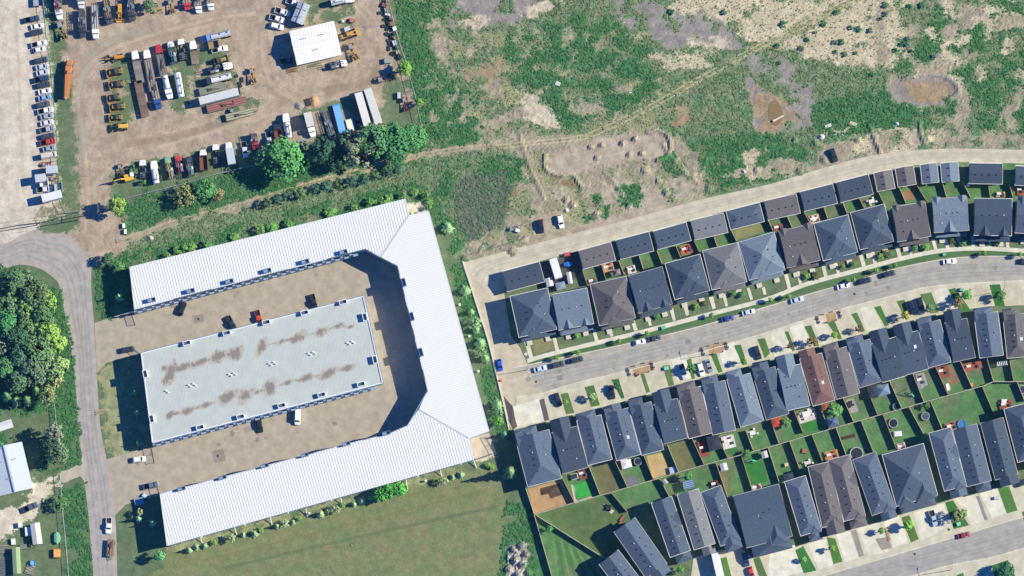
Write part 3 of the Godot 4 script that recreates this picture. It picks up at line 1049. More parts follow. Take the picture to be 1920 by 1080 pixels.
	door_row(c, P2(288, 833, 5.5) + Vector2(0, -0.15), P2(716, 722, 5.5) + Vector2(0, -0.15), 2.95)
	# vent stacks in clusters
	for q in ["318,733,2", "360,722,4", "436,702,4", "511,682,4", "585,663,4", "658,643,4"]:
		var k: PackedStringArray = q.split(",")
		for i in int(k[2]):
			var z := P(float(k[0]) - 6.5 + i * 4.3, float(k[1]) + 2.0 - i * 1.3 + (2.2 if i % 2 else -2.2), h + 0.3)
			var s := Shape.new()
			s.cbox(Vector3(0, 0.3, 0), Vector3(0.5, 0.6, 0.35), 0.06)
			obj("roof_vent", s.done(), mat("e9eef0", 0.5, 0), roof, z + Vector3(0, h + 0.1, 0))
	# entrance gates, keypads and screens
	gate("chain_link_gate", "open chain link gate across the northern way into the storage court", [Vector2(233, 582), Vector2(252, 578)], 2.2)
	gate("chain_link_gate", "chain link gate by the south west corner of the storage court", [Vector2(293, 905), Vector2(299, 925)], 2.2)
	gate("chain_link_gate", "chain link gate hung beside the middle storage block's north west corner", [Vector2(249, 653), Vector2(262, 664)], 2.2)
	gate("chain_link_gate", "chain link gate at the middle storage block's south west corner", [Vector2(284, 838), Vector2(290, 868)], 2.2)
	gate("metal_fence", "short metal fence by the northern storage wing's west end", [Vector2(241, 570), Vector2(254, 609)], 2.0)
	gate("metal_fence", "low metal screen around the gravel corner beside the east storage wing", [Vector2(911, 820), Vector2(928, 850), Vector2(895, 862)], 1.4)

func gate(called: String, label: String, line: Array, h: float) -> void:
	var t := thing(called, label, "fence")
	var s := Shape.new()
	var f := Shape.new()
	for k in line.size() - 1:
		var a := P(line[k].x, line[k].y)
		var b := P(line[k + 1].x, line[k + 1].y)
		f.bar(a + Vector3(0, h, 0), b + Vector3(0, h, 0), 0.1, 0.1)
		f.bar(a + Vector3(0, 0.2, 0), b + Vector3(0, 0.2, 0), 0.1, 0.1)
		var n := maxi(1, int(a.distance_to(b) / 2.4))
		for i in n + 1:
			var p := a.lerp(b, float(i) / n)
			f.bar(p, p + Vector3(0, h + 0.1, 0), 0.12, 0.12)
		var q := int(a.distance_to(b) / 0.3)
		for i in q:
			var p := a.lerp(b, (i + 0.5) / q)
			s.bar(p + Vector3(0, 0.2, 0), p + Vector3(0, h, 0), 0.03, 0.03)
	obj("gate_frame", f.done(), mat("8b8f92", 0.5, 0, 0.6), t)
	mass(obj("wire_mesh", s.done(), mat("9a9ea0", 0.5, 0, 0.6), t))

# the membrane's dried puddles: dirt left where water stood
func stained_membrane() -> Image:
	var w := 560
	var h := 350
	var im := Image.create(w, h, false, Image.FORMAT_RGB8)
	var f := FastNoiseLite.new()
	f.seed = 3
	f.frequency = 0.032
	f.fractal_octaves = 4
	var spots := [[318, 700, 12, 24], [308, 690, 7, 8], [345, 688, 18, 9], [373, 680, 14, 9], [410, 668, 20, 12], [440, 662, 18, 14], [490, 650, 11, 15], [527, 640, 10, 6], [560, 632, 16, 11], [601, 622, 17, 9], [634, 611, 11, 7], [657, 612, 8, 4], [318, 778, 8, 10], [350, 770, 16, 8], [384, 760, 12, 6], [425, 745, 20, 14], [460, 742, 16, 16], [505, 728, 13, 19], [540, 717, 11, 6], [576, 709, 16, 9], [615, 699, 19, 11], [654, 690, 17, 8]]
	for y in h:
		for x in w:
			var px := 265.0 + x / float(w) * 452.0
			var py := 556.0 + y / float(h) * 274.0
			var n := f.get_noise_2d(x, y)
			var c := Color("b1b8b1").lerp(Color("a9b0ab"), clampf(n + 0.5, 0, 1))
			c = c.lerp(Color("bec5bd"), 0.25 * absf(sin((px + py * 0.25) * 0.42)))
			var d := 9.0
			for s: Array in spots:
				var a: float = (px - s[0]) + (py - s[1]) * 0.25
				var b: float = (py - s[1]) + (px - s[0]) * 0.25
				d = minf(d, sqrt(a * a / (s[2] * s[2]) + b * b / (s[3] * s[3])))
			for k in spots.size() - 1:
				if spots[k + 1][0] - spots[k][0] > 8 and spots[k + 1][0] - spots[k][0] < 48:
					var near := Geometry2D.get_closest_point_to_segment(Vector2(px, py), Vector2(spots[k][0], spots[k][1]), Vector2(spots[k + 1][0], spots[k + 1][1]))
					d = minf(d, 0.55 + near.distance_to(Vector2(px, py)) / 7.0)
			d = d * 1.02 + n * 0.6
			if d < 1.15:
				c = c.lerp(Color("a89f90"), 0.8 * smoothstep(1.15, 0.85, d))
				c = c.lerp(Color("6c665f"), 0.65 * smoothstep(0.8, 0.4, d + 0.5 * f.get_noise_2d(x * 4.0, y * 1.5)))
			im.set_pixel(x, y, c)
	return im

# ------------------------------------------------------------------ houses and garages
const TONE := {"slate": "5d6b7d", "charcoal": "4f5c6d", "dark": "465060", "steel": "758493", "brown": "747072", "grey": "7d8185", "rust": "816660", "mid": "566678"}

# frame of a roof outline given by its four corners: centre, width, depth, turn
func frame_of(text: String, h: float) -> Array:
	var p := pts(text, h)
	var u := ((p[1] - p[0]) + (p[2] - p[3])) * 0.5
	var v := ((p[3] - p[0]) + (p[2] - p[1])) * 0.5
	var turn := -atan2(u.y, u.x)
	var x := u.normalized()
	var mid := (p[0] + p[1] + p[2] + p[3]) * 0.25
	return [Vector3(mid.x, 0, mid.y), u.length() * (1.045 if h > 5.0 and h < 5.8 else 1.0), absf(v.dot(Vector2(-x.y, x.x))), turn]

# one roof block: ridge along z or x, ends hipped or gabled
func roof_block(s: Shape, wall: Shape, x0: float, x1: float, z0: float, z1: float, along_z: bool, hip0: bool, hip1: bool, y: float, pitch: float, low := 0.0) -> float:
	var a := Vector3(x0, y, z0)
	var b := Vector3(x1, y, z0)
	var c := Vector3(x1, y, z1)
	var d := Vector3(x0, y, z1)
	var half := ((x1 - x0) if along_z else (z1 - z0)) * 0.5
	var len := (z1 - z0) if along_z else (x1 - x0)
	var top := y + half * pitch * 0.78
	var in0 := minf(half, len * 0.5 - 0.05) if hip0 else 0.0
	var in1 := minf(half, len * 0.5 - 0.05) if hip1 else 0.0
	if along_z:
		var r0 := Vector3((x0 + x1) * 0.5, top, z0 + in0)
		var r1 := Vector3((x0 + x1) * 0.5, top, z1 - in1)
		s.quad(d, r1, r0, a)
		s.quad(b, r0, r1, c)
		if hip0: s.tri(b, a, r0)
		else: wall.tri(b + Vector3(-0.3, -0.05, 0.35), a + Vector3(0.3, -0.05, 0.35), r0 + Vector3(0, -0.2, 0.35))
		if hip1: s.tri(d, c, r1)
		else: wall.tri(d + Vector3(0.3, -0.05, -0.35), c + Vector3(-0.3, -0.05, -0.35), r1 + Vector3(0, -0.2, -0.35))
	else:
		var r0 := Vector3(x0 + in0, top, (z0 + z1) * 0.5)
		var r1 := Vector3(x1 - in1, top, (z0 + z1) * 0.5)
		s.quad(d, c, r1, r0)
		s.quad(b, a, r0, r1)
		if hip0: s.tri(a, d, r0)
		else: wall.tri(a + Vector3(0.35, -0.05, 0.3), d + Vector3(0.35, -0.05, -0.3), r0 + Vector3(0.35, -0.2, 0))
		if hip1: s.tri(c, b, r1)
		else: wall.tri(c + Vector3(-0.35, -0.05, -0.3), b + Vector3(-0.35, -0.05, 0.3), r1 + Vector3(-0.35, -0.2, 0))
	# eaves: fascia and soffit
	var dn := Vector3(0, -0.2, 0)
	s.quad(d + dn, c + dn, c, d)
	s.quad(c + dn, b + dn, b, c)
	s.quad(b + dn, a + dn, a, b)
	s.quad(a + dn, d + dn, d, a)
	s.quad(a + dn, b + dn, c + dn, d + dn)
	var i := 0.42 + low
	wall.box(Vector3((x0 + x1) / 2, (y - 0.25) / 2, (z0 + z1) / 2), Vector3(x1 - x0 - 2 * i, y - 0.25, z1 - z0 - 2 * i))
	return top

func gutters(s: Shape, x0: float, x1: float, z0: float, z1: float, y: float) -> void:
	s.box(Vector3(x0 - 0.07, y - 0.06, (z0 + z1) / 2), Vector3(0.13, 0.14, z1 - z0 + 0.26))
	s.box(Vector3(x1 + 0.07, y - 0.06, (z0 + z1) / 2), Vector3(0.13, 0.14, z1 - z0 + 0.26))
	s.box(Vector3((x0 + x1) / 2, y - 0.06, z0 - 0.07), Vector3(x1 - x0, 0.14, 0.13))
	s.box(Vector3((x0 + x1) / 2, y - 0.06, z1 + 0.07), Vector3(x1 - x0, 0.14, 0.13))

func shared(called: String, size: Vector3, e := 0.0) -> Mesh:
	var key := "%s %s" % [called, size]
	if not meshes.has(key):
		var s := Shape.new()
		if e > 0:
			s.cbox(Vector3.ZERO, size, e)
		else:
			s.box(Vector3.ZERO, size)
		meshes[key] = s.done()
	return meshes[key]

# style, outline, tone, eaves height, label, category, group, tone of the walls
func house(style: String, outline: String, tone: String, y: float, called: String, label: String, category: String, group: String, k: int) -> void:
	var f := frame_of(outline, y)
	var w: float = f[1] * 0.5
	var d: float = f[2] * 0.5
	var t := thing(called, label, category, f[0], f[3], group)
	var r := Shape.new()
	var wl := Shape.new()
	var g := Shape.new()
	var trim: Array = ["e4e2da", "d8d3c8", "c8ccd0", "b9b3a8"][k % 4].split("|")
	var walls: String = ["ddd8cc", "cdd3d8", "b3aea6", "d8d2c4", "e0ddd5", "e6e3dc"][(k * 5 + 1) % 6]
	var vents := []
	var front := 1.0
	match style:
		"pyr":
			var top := roof_block(r, wl, -w, w, -d, d, true, true, true, y, 0.5)
			roof_block(r, wl, -w * 0.25, w + 0.03, -d * 0.1, d + 0.06, true, true, true, y + 0.03, 0.52, 0.05)
			roof_block(r, wl, -w * 0.55, w * 0.15, d * 0.35, d + 0.5, true, false, true, y - 0.05, 0.5, 0.1)
			roof_block(r, wl, -w * 0.92, w * 0.92, d - 0.4, d + 1.2, false, true, true, 3.0, 0.45, 0.2)
			gutters(g, -w, w, -d, d, y)
			vents = [Vector3(-w * 0.3, 0, -d * 0.05), Vector3(w * 0.35, 0, -d * 0.35), Vector3(w * 0.4, 0, -d * 0.2), Vector3(w * 0.55, 0, d * 0.2), Vector3(-w * 0.35, 0, d * 0.25)]
		"gab":
			roof_block(r, wl, -w, w, -d * 0.93, d * 0.97, false, false, false, y, 0.45)
			roof_block(r, wl, -w * 0.45, w * 0.3, -d * 0.1, d + 0.02, true, false, false, y + 0.02, 0.75, 0.05)
			roof_block(r, wl, -w * 0.98, -w * 0.5, -d - 0.1, -d * 0.45, true, false, false, y + 0.05, 0.7, 0.08)
			roof_block(r, wl, w * 0.5, w * 0.98, -d - 0.1, -d * 0.45, true, false, false, y + 0.05, 0.7, 0.09)
			roof_block(r, wl, -w * 0.9, w * 0.9, d - 0.4, d + 1.1, false, true, true, 3.0, 0.45, 0.2)
			gutters(g, -w, w, -d * 0.93, d * 0.97, y)
			vents = [Vector3(-w * 0.6, 0, -d * 0.02), Vector3(-w * 0.25, 0, -d * 0.03), Vector3(w * 0.1, 0, -d * 0.02), Vector3(w * 0.4, 0, -d * 0.03), Vector3(-w * 0.55, 0, d * 0.5)]
		"gab2":
			roof_block(r, wl, -w, w, -d * 0.95, d * 0.97, false, false, false, y, 0.45)
			roof_block(r, wl, -w * 0.75, -w * 0.1, d * 0.2, d + 0.05, true, false, false, y + 0.02, 0.75, 0.05)
			roof_block(r, wl, w * 0.3, w * 0.85, d * 0.3, d + 0.05, true, false, false, y + 0.03, 0.75, 0.06)
			roof_block(r, wl, -w * 0.95, w * 0.95, d - 0.4, d + 1.3, false, true, true, 3.0, 0.45, 0.2)
			gutters(g, -w, w, -d * 0.95, d * 0.97, y)
			vents = [Vector3(-w * 0.6, 0, -d * 0.02), Vector3(-w * 0.2, 0, -d * 0.03), Vector3(w * 0.2, 0, -d * 0.02), Vector3(w * 0.55, 0, -d * 0.03)]
		"nsh", "nsg":
			front = -1.0
			var hip := style == "nsh"
			roof_block(r, wl, -w, w, -d * 0.72, d, true, false, hip, y, 0.48)
			if hip:
				roof_block(r, wl, -w * 0.1, w + 0.03, -d * 0.62, d * 0.2, true, true, true, y + 0.04, 0.5, 0.05)
			else:
				roof_block(r, wl, w * 0.02, w + 0.25, -d * 0.45, d * 0.55, true, false, false, y - 0.12, 0.42, 0.05)
			roof_block(r, wl, -w * 0.98, w * [0.62, 0.5, 0.35, 0.55][k % 4], -d, -d * 0.55, true, k % 2 == 0, false, y - [1.6, 0.15, 1.2][k % 3], [0.45, 0.5, 0.62][k % 3], 0.08)
			if k % 3 != 1:
				roof_block(r, wl, -w * 0.96, w * 0.1, -d * 0.9, -d * 0.3, false, false, true, y - 0.2, 0.4, 0.1)
			gutters(g, -w, w, -d * 0.72, d, y)
			for i in 5:
				vents.append(Vector3(-w * (0.22 + 0.05 * (i % 2)), 0, -d * 0.3 + i * d * 0.22))
			vents.append(Vector3(w * 0.45, 0, d * 0.1))
		"ewg":
			front = -1.0
			roof_block(r, wl, -w, w, -d * 0.55, d, false, false, false, y, 0.38)
			roof_block(r, wl, -w * 0.95, w * 0.55, -d, d * 0.1, true, false, false, y - 0.1, 0.6, 0.06)
			gutters(g, -w, w, -d * 0.55, d, y)
			vents = [Vector3(-w * 0.55, 0, d * 0.2), Vector3(-w * 0.2, 0, d * 0.2), Vector3(w * 0.15, 0, d * 0.2), Vector3(w * 0.5, 0, d * 0.2), Vector3(w * 0.3, 0, d * 0.6), Vector3(-w * 0.5, 0, -d * 0.2)]
		"snh", "sng":
			var hip := style == "snh"
			roof_block(r, wl, -w, w, -d, d * 0.74, true, hip, hip, y, 0.48)
			if hip:
				roof_block(r, wl, -w * 0.05, w + 0.03, d * 0.1, d * 0.8, true, true, true, y + 0.04, 0.48, 0.05)
			roof_block(r, wl, -w * [0.55, 0.3, 0.7][k % 3], w * 0.98, d * 0.6, d, true, false, k % 2 == 0, y - [1.7, 2.3, 0.2][k % 3], 0.5, 0.08)
			if k % 3 == 0:
				roof_block(r, wl, w * 0.0, w + 0.2, -d * 0.55, -d * 0.05, false, false, false, y - 0.1, 0.45, 0.1)
			gutters(g, -w, w, -d, d * 0.74, y)
			for i in 5:
				vents.append(Vector3(-w * (0.25 + 0.06 * (i % 2)), 0, -d * 0.35 + i * d * 0.22))
			for i in 3:
				vents.append(Vector3(w * 0.4, 0, -d * 0.4 + i * d * 0.32))
		"wide":
			roof_block(r, wl, -w, w, -d, d * 0.72, false, true, true, y, 0.45)
			roof_block(r, wl, -w * 0.05, w * 0.95, -d * 0.45, d * 0.8, true, true, true, y + 0.04, 0.62, 0.05)
			roof_block(r, wl, -w * 0.9, -w * 0.15, d * 0.1, d * 0.82, true, false, true, y - 0.1, 0.55, 0.07)
			roof_block(r, wl, -w * 0.85, w * 0.85, d * 0.5, d, false, true, true, y - 1.7, 0.4, 0.08)
			gutters(g, -w, w, -d, d * 0.72, y)
			vents = [Vector3(-w * 0.5, 0, -d * 0.2), Vector3(-w * 0.6, 0, d * 0.1), Vector3(0, 0, -d * 0.35), Vector3(w * 0.4, 0, -d * 0.1), Vector3(w * 0.6, 0, d * 0.2), Vector3(-w * 0.2, 0, d * 0.3)]
		"flatgab":
			roof_block(r, wl, -w, w, -d, d * 0.65, false, false, false, y, 0.35)
			roof_block(r, wl, w * 0.0, w * 0.75, -d * 0.05, d * 0.8, true, false, true, y + 0.03, 0.6, 0.05)
			roof_block(r, wl, -w * 0.8, w * 0.9, d * 0.5, d, true, false, true, y - 1.5, 0.4, 0.08)
			gutters(g, -w, w, -d, d * 0.65, y)
			vents = [Vector3(-w * 0.2, 0, -d * 0.2), Vector3(w * 0.05, 0, -d * 0.25), Vector3(w * 0.35, 0, -d * 0.3), Vector3(-w * 0.1, 0, -d * 0.1)]
	obj("wall", wl.done(), mat(walls, 0.9, 1), t)
	var roof := obj("roof", r.done(), roofing(TONE[tone], k), t)
	obj("gutter", g.done(), mat(trim[0], 0.5, 0), roof)
	var rr := roof_height(r)
	for i in vents.size():
		var v: Vector3 = vents[i]
		var top: float = rr.call(v.x, v.z)
		obj("roof_vent", shared("vent", Vector3(0.34, 0.26, 0.34), 0.06), mat(["2b2f36", "c4c8ca"][(i + k) % 4 / 3], 0.6, 0), roof, Vector3(v.x, top + 0.12, v.z))
	if k % 4 == 1 and style in ["ewg", "nsh"]:
		var x := w * 0.35
		var z := d * 0.05 if style == "ewg" else d * 0.3
		obj("skylight", shared("skylight", Vector3(0.9, 0.25, 1.1), 0.1), mat("cfd8de", 0.3, 0), roof, Vector3(x, float(rr.call(x, z)) + 0.1, z))
	# openings
	var zf := (d - 0.42) * front
	var zr := -(d - 0.42) * front
	if style in ["pyr", "gab", "gab2"]:
		for x: float in [-0.68, -0.3, 0.3, 0.68]:
			obj("window", shared("window", Vector3(1.4, 1.3, 0.08)), glass(), t, Vector3(x * w, 4.6, zf + 0.05))
			obj("window", shared("window", Vector3(1.4, 1.3, 0.08)), glass(), t, Vector3(x * w, 4.5, zr - 0.07))
		for x: float in [-0.5, 0.5]:
			obj("door", shared("door", Vector3(0.95, 2.1, 0.08)), mat("5a3d34", 0.5, 0), t, Vector3(x * w, 1.25, d + 0.72))
			obj("step", shared("step", Vector3(1.7, 0.5, 1.4)), mat("d8d3c6", 0.9, 1), t, Vector3(x * w, 0.25, d + 1.75))
	elif style in ["garage", "garage_ns"]:
		pass
	else:
		obj("garage_door", shared("garage_door", Vector3(4.6, 2.3, 0.08)), mat("e4e2dc", 0.5, 0), t, Vector3(-w * 0.18 * -front, 1.15, front * (d - 0.42) + front * 0.05))
		for x: float in [-0.4, 0.45]:
			obj("window", shared("window", Vector3(1.7, 1.4, 0.08)), glass(), t, Vector3(x * w, 4.2, (d - 0.42 if front < 0 else -(d - 0.42)) - 0.05 * front))
		obj("patio_door", shared("patio_door", Vector3(2.4, 2.1, 0.08)), glass(), t, Vector3(0.1 * w, 1.5, (d - 0.42 if front < 0 else -(d - 0.42)) - 0.06 * front))

# height of the highest roof face over a point
func roof_height(r: Shape) -> Callable:
	var v := r.v
	return func(x: float, z: float) -> float:
		var best := 0.0
		for i in range(0, v.size(), 3):
			var a := v[i]
			var b := v[i + 1]
			var c := v[i + 2]
			var den := (b.z - c.z) * (a.x - c.x) + (c.x - b.x) * (a.z - c.z)
			if absf(den) < 1e-6:
				continue
			var s := ((b.z - c.z) * (x - c.x) + (c.x - b.x) * (z - c.z)) / den
			var t := ((c.z - a.z) * (x - c.x) + (a.x - c.x) * (z - c.z)) / den
			if s >= 0 and t >= 0 and s + t <= 1:
				best = maxf(best, s * a.y + t * b.y + (1 - s - t) * c.y)
		return best

func roofing(hex: String, k: int) -> StandardMaterial3D:
	var c := Color(hex)
	var f := 1.0 + 0.05 * sin(k * 2.4)
	return mat(Color(c.r * f, c.g * f, c.b * f).to_html(false), 0.95, 4)

func garage(outline: String, tone: String, ns: bool, label: String, k: int, hip := false) -> void:
	var y := 3.2
	var f := frame_of(outline, y)
	var w: float = f[1] * 0.5
	var d: float = f[2] * 0.5
	var t := thing("garage", label, "garage", f[0], f[3], "garages along the sandy lane")
	var r := Shape.new()
	var wl := Shape.new()
	var g := Shape.new()
	roof_block(r, wl, -w, w, -d, d, ns, hip, hip, y, 0.36)
	gutters(g, -w, w, -d, d, y)
	obj("wall", wl.done(), mat(["cfc8bb", "a5adb6", "8d8985"][k % 3], 0.9, 1), t)
	var roof := obj("roof", r.done(), roofing(TONE[tone], k), t)
	obj("gutter", g.done(), mat("dcdad2", 0.5, 0), roof)
	var rr := roof_height(r)
	for i in (2 if ns else 4):
		var v := Vector3(-0.12 * w, 0, (i - 0.5) * 0.8 * d) if ns else Vector3((i - 1.5) * 0.42 * w, 0, 0.15 * d)
		obj("roof_vent", shared("vent", Vector3(0.4, 0.34, 0.4), 0.08), mat("2b2f36", 0.6, 0), roof, Vector3(v.x, float(rr.call(v.x, v.z)) + 0.1, v.z))
	for x: float in ([0.0] if ns else [-0.5, 0.5]):
		obj("garage_door", shared("garage_door", Vector3(minf(4.4, w * (1.6 if ns else 0.8)), 2.2, 0.08)), mat("e2e0d8", 0.5, 0), t, Vector3(x * w, 1.15, -(d - 0.42) - 0.05))
	# the concrete pad in front of the doors
	obj("apron", shared("apron", Vector3(w * 1.96, 0.06, 1.1)), mat("dfdacb", 0.9, 1), t, Vector3(0, 0.035, -d - 0.35))

const NORTH_ROW := """
pyr|957,556 1025,540 1045,617 973,632|mid|charcoal hip roofed duplex at the street corner, west end of the northern row
gab2|1030,553 1095,538 1118,608 1053,618|steel|blue grey gabled duplex between the corner duplex and the brown roofed one
pyr|1104,535 1171,518 1194,596 1127,609|brown|brown hip roofed duplex, third from the west end of the northern row
gab2|1175,517 1237,499 1264,570 1200,587|charcoal|charcoal duplex with two front gablets, fourth from west end of northern row
pyr|1245,496 1311,476 1332,545 1268,560|charcoal|charcoal hip roofed duplex directly west of the light grey roofed duplex
pyr|1315,471 1379,456 1404,527 1338,543|grey|light grey hip roofed duplex, sixth from the west end of the northern row
pyr|1382,455 1449,436 1474,505 1408,525|steel|pale blue hip roofed duplex with bright eastern roof slope, seventh in northern row
gab|1455,432 1516,419 1543,487 1481,503|brown|brown grey gabled duplex beside the pale blue hip roofed duplex
pyr|1520,421 1585,404 1613,471 1550,487|mid|charcoal hip roofed duplex just east of the brown grey gabled duplex
pyr|1589,400 1651,385 1682,450 1619,467|charcoal|charcoal hip roofed duplex just west of the brown gabled one in the northern row
gab|1665,389 1727,376 1752,444 1690,452|brown|brown gabled duplex, eleventh from the west end of the northern row
gab|1742,371 1806,367 1823,432 1757,437|steel|steel blue gabled duplex behind two small blue garages
gab2|1820,369 1892,372 1902,442 1834,443|charcoal|charcoal gabled duplex behind the wide garage at the lane's bend
gab|1901,368 1975,373 1984,442 1910,438|mid|charcoal duplex cut by the photo's right edge, last of the northern row
"""
const MIDDLE_ROW := """
nsh|967,805 1023,792 1052,896 988,914|slate|broad hip roofed corner house at the west end of the middle row
ewg|1029,789 1075,777 1102,876 1058,888|charcoal|charcoal house behind the small synthetic turf yard
nsh|1077,776 1120,766 1149,860 1106,872|slate|slate hip ended house, third from the west end of the middle row
nsh|1129,762 1172,752 1201,851 1159,864|slate|slate hip ended house behind the white canopy and dark gravel patio
nsh|1172,751 1212,740 1247,842 1209,852|mid|slate house behind the sandy bare yard of the middle row
ewg|1218,738 1259,727 1292,820 1250,831|charcoal|charcoal house with a steep front gablet, sixth from the west end of middle row
nsg|1264,722 1306,711 1338,811 1296,821|brown|brown gabled house behind the dark deck with a black gazebo
nsg|1307,710 1346,700 1387,805 1344,813|slate|slate gabled house between the brown gabled house and a pale hip ended one
nsh|1356,699 1395,687 1437,787 1394,799|steel|pale blue grey hip ended house, ninth from the west end of the middle row
nsh|1405,687 1445,674 1481,775 1441,786|mid|charcoal hip ended house just west of the pale blue gabled house
ewg|1447,671 1486,662 1527,759 1483,768|steel|pale blue gabled house behind the white paved patio
nsh|1491,660 1527,651 1573,747 1531,760|rust|red brown roofed house, the only reddish roof of the estate
nsg|1537,648 1576,638 1618,735 1575,747|brown|grey brown gabled house just east of the red brown roofed house
nsh|1581,636 1620,626 1659,712 1618,726|slate|slate hip ended house behind the blue grey garden gazebo
ewg|1625,625 1664,614 1704,702 1660,716|charcoal|charcoal house with skylight and front gablet, behind the green playset yard
ewg|1667,612 1709,602 1746,689 1705,702|charcoal|charcoal house with front gablet behind the grey deck
nsh|1711,599 1748,590 1792,676 1749,688|slate|slate hip ended house behind the brown earth yard
ewg|1761,585 1797,579 1838,667 1796,678|charcoal|charcoal house with front gablet behind the red deck
nsg|1822,577 1862,573 1886,664 1842,671|slate|slate gabled house with a white pergola at its back
nsh|1881,579 1917,574 1934,668 1889,671|brown|light brown hip roofed house at the right edge of the middle row
"""
const SOUTH_ROW := """
sng|1124,1051 1152,1044 1215,1085 1175,1130|slate|slate house cut by the photo's bottom edge beside the striped lawn|52
sng|1151,1001 1181,974 1267,1067 1222,1092|slate|long slanting slate house beside the large shaded yard
sng|1215,946 1255,932 1302,1046 1270,1057|slate|slate gabled house with a shaded dark yard on its west side
sng|1266,930 1306,917 1347,1034 1312,1044|grey|grey gabled house with blue lattice pergola at its back
snh|1313,924 1353,910 1390,1026 1360,1038|slate|slate house with a small deck, fifth from the west end of the southern row
flatgab|1372,931 1455,909 1492,1025 1412,1046|mid|broad slate double house in the western half of the southern row
snh|1467,904 1506,894 1547,1007 1512,1019|slate|slate hip ended house just east of the broad double house
snh|1505,877 1545,869 1594,994 1558,1004|brown|brown hip ended house with white table on its back patio
snh|1547,864 1586,855 1632,982 1595,993|brown|dark brown hip ended house behind the new timber deck
snh|1595,864 1637,849 1687,966 1647,980|slate|slate hip ended house behind the dark trampoline, beside the planked drive
wide|1646,855 1725,834 1765,942 1697,962|slate|wide double hip roofed house in the middle of the southern row
snh|1731,815 1774,804 1823,924 1788,934|slate|slate hip ended house just east of the wide double house
sng|1779,808 1825,797 1867,915 1827,926|slate|slate gabled house behind the timber deck and round blue pool
sng|1826,797 1871,786 1920,902 1885,912|charcoal|charcoal gabled house second from the right edge of the southern row
snh|1875,768 1925,757 1968,866 1922,880|charcoal|charcoal hip ended house at the right edge of the southern row
"""
const GARAGES := """
945,508 1012,491 1020,528 949,548|charcoal|0|double slate garage at the lane's west end beside the parked camper
1084,471 1144,454 1155,488 1095,504|brown|0|brown roofed double garage just east of the camper's parking pad
1154,451 1215,435 1227,470 1165,486|charcoal|0|charcoal double garage just east of the first brown roofed garage
1224,435 1285,417 1297,451 1235,467|mid|0|charcoal double garage just west of the grey roofed garage
1294,414 1354,400 1367,435 1304,450|grey|0|grey roofed double garage on the lane, west of the hip roofed blue one
1360,397 1422,380 1435,415 1372,430|slate|2|slate blue hip roofed garage, the only hipped one on the lane
1431,378 1489,364 1504,399 1442,412|brown|0|brown roofed double garage just east of the hip roofed blue garage
1498,360 1559,346 1572,380 1511,396|charcoal|0|charcoal double garage just west of the widest charcoal garage
1565,342 1625,329 1640,362 1580,380|charcoal|0|charcoal double garage beside the white furnished patio
1637,325 1669,319 1681,352 1647,359|brown|1|single brown gabled garage, the western one of a brown pair
1677,317 1709,311 1721,345 1686,350|brown|1|single brown gabled garage, the eastern one of a brown pair
1724,310 1752,306 1765,341 1731,344|steel|1|single steel blue gabled garage, the western one of a blue pair
1761,307 1792,304 1802,339 1769,341|steel|1|single steel blue gabled garage, the eastern one of a blue pair
1815,306 1875,307 1884,345 1820,344|charcoal|0|wide charcoal double garage east of the steel blue garage pair
1904,311 1965,314 1970,350 1904,347|charcoal|0|charcoal garage cut by the photo's right edge on the lane
"""

func estate() -> void:
	var k := 0
	for set: Array in [[NORTH_ROW, 5.9, "duplex", "duplexes of the northern row"], [MIDDLE_ROW, 5.6, "house", "houses of the middle row"], [SOUTH_ROW, 5.6, "house", "houses of the southern row"]]:
		for line in (set[0] as String).split("\n", false):
			var q := line.split("|")
			house(q[0], q[1], q[2], set[1], set[2], q[3], set[2], set[3], k)
			k += 1
	for line in GARAGES.split("\n", false):
		var q := line.split("|")
		garage(q[0], q[1], q[2] == "1", q[3], k, q[2] == "2")
		k += 1

# ------------------------------------------------------------------ vehicles
# length, width, belt height, roof height, foot of windscreen, roof front, roof rear, foot of rear window, kind
const CARS := {
	"sedan": [4.7, 1.82, 0.98, 1.45, 1.15, 0.35, -0.95, -1.7, 0], "hatch": [4.2, 1.78, 1.0, 1.5, 1.1, 0.35, -1.2, -1.85, 0],
	"suv": [4.8, 1.92, 1.12, 1.75, 1.15, 0.45, -1.75, -2.25, 0], "pickup": [5.6, 1.98, 1.15, 1.85, 1.35, 0.75, -0.55, -0.85, 1], "van": [5.6, 2.05, 1.3, 2.35, 1.9, 1.35, -2.6, -2.7, 2]}
var car_kits := {}

func wheel_mesh() -> Mesh:
	if not meshes.has("wheel"):
		var s := Shape.new()
		s.tube(Vector3(0, 0, -0.11), Vector3(0, 0, 0.11), 0.35, 0.35, 12)
		meshes["wheel"] = s.done()
		s = Shape.new()
		s.tube(Vector3(0, 0, -0.12), Vector3(0, 0, 0.12), 0.2, 0.2, 8)
		meshes["rim"] = s.done()
	return meshes["wheel"]

func add_wheel(t: Node3D, at: Vector3, r := 0.35, w := 1.0) -> void:
	var o := obj("wheel", wheel_mesh(), mat("202225", 0.9, 0), t, at)
	var k := r / 0.35
	o.scale = Vector3(k, k, w * k)
	obj("rim", meshes["rim"], mat("8d9094", 0.4, 0, 0.7), o)

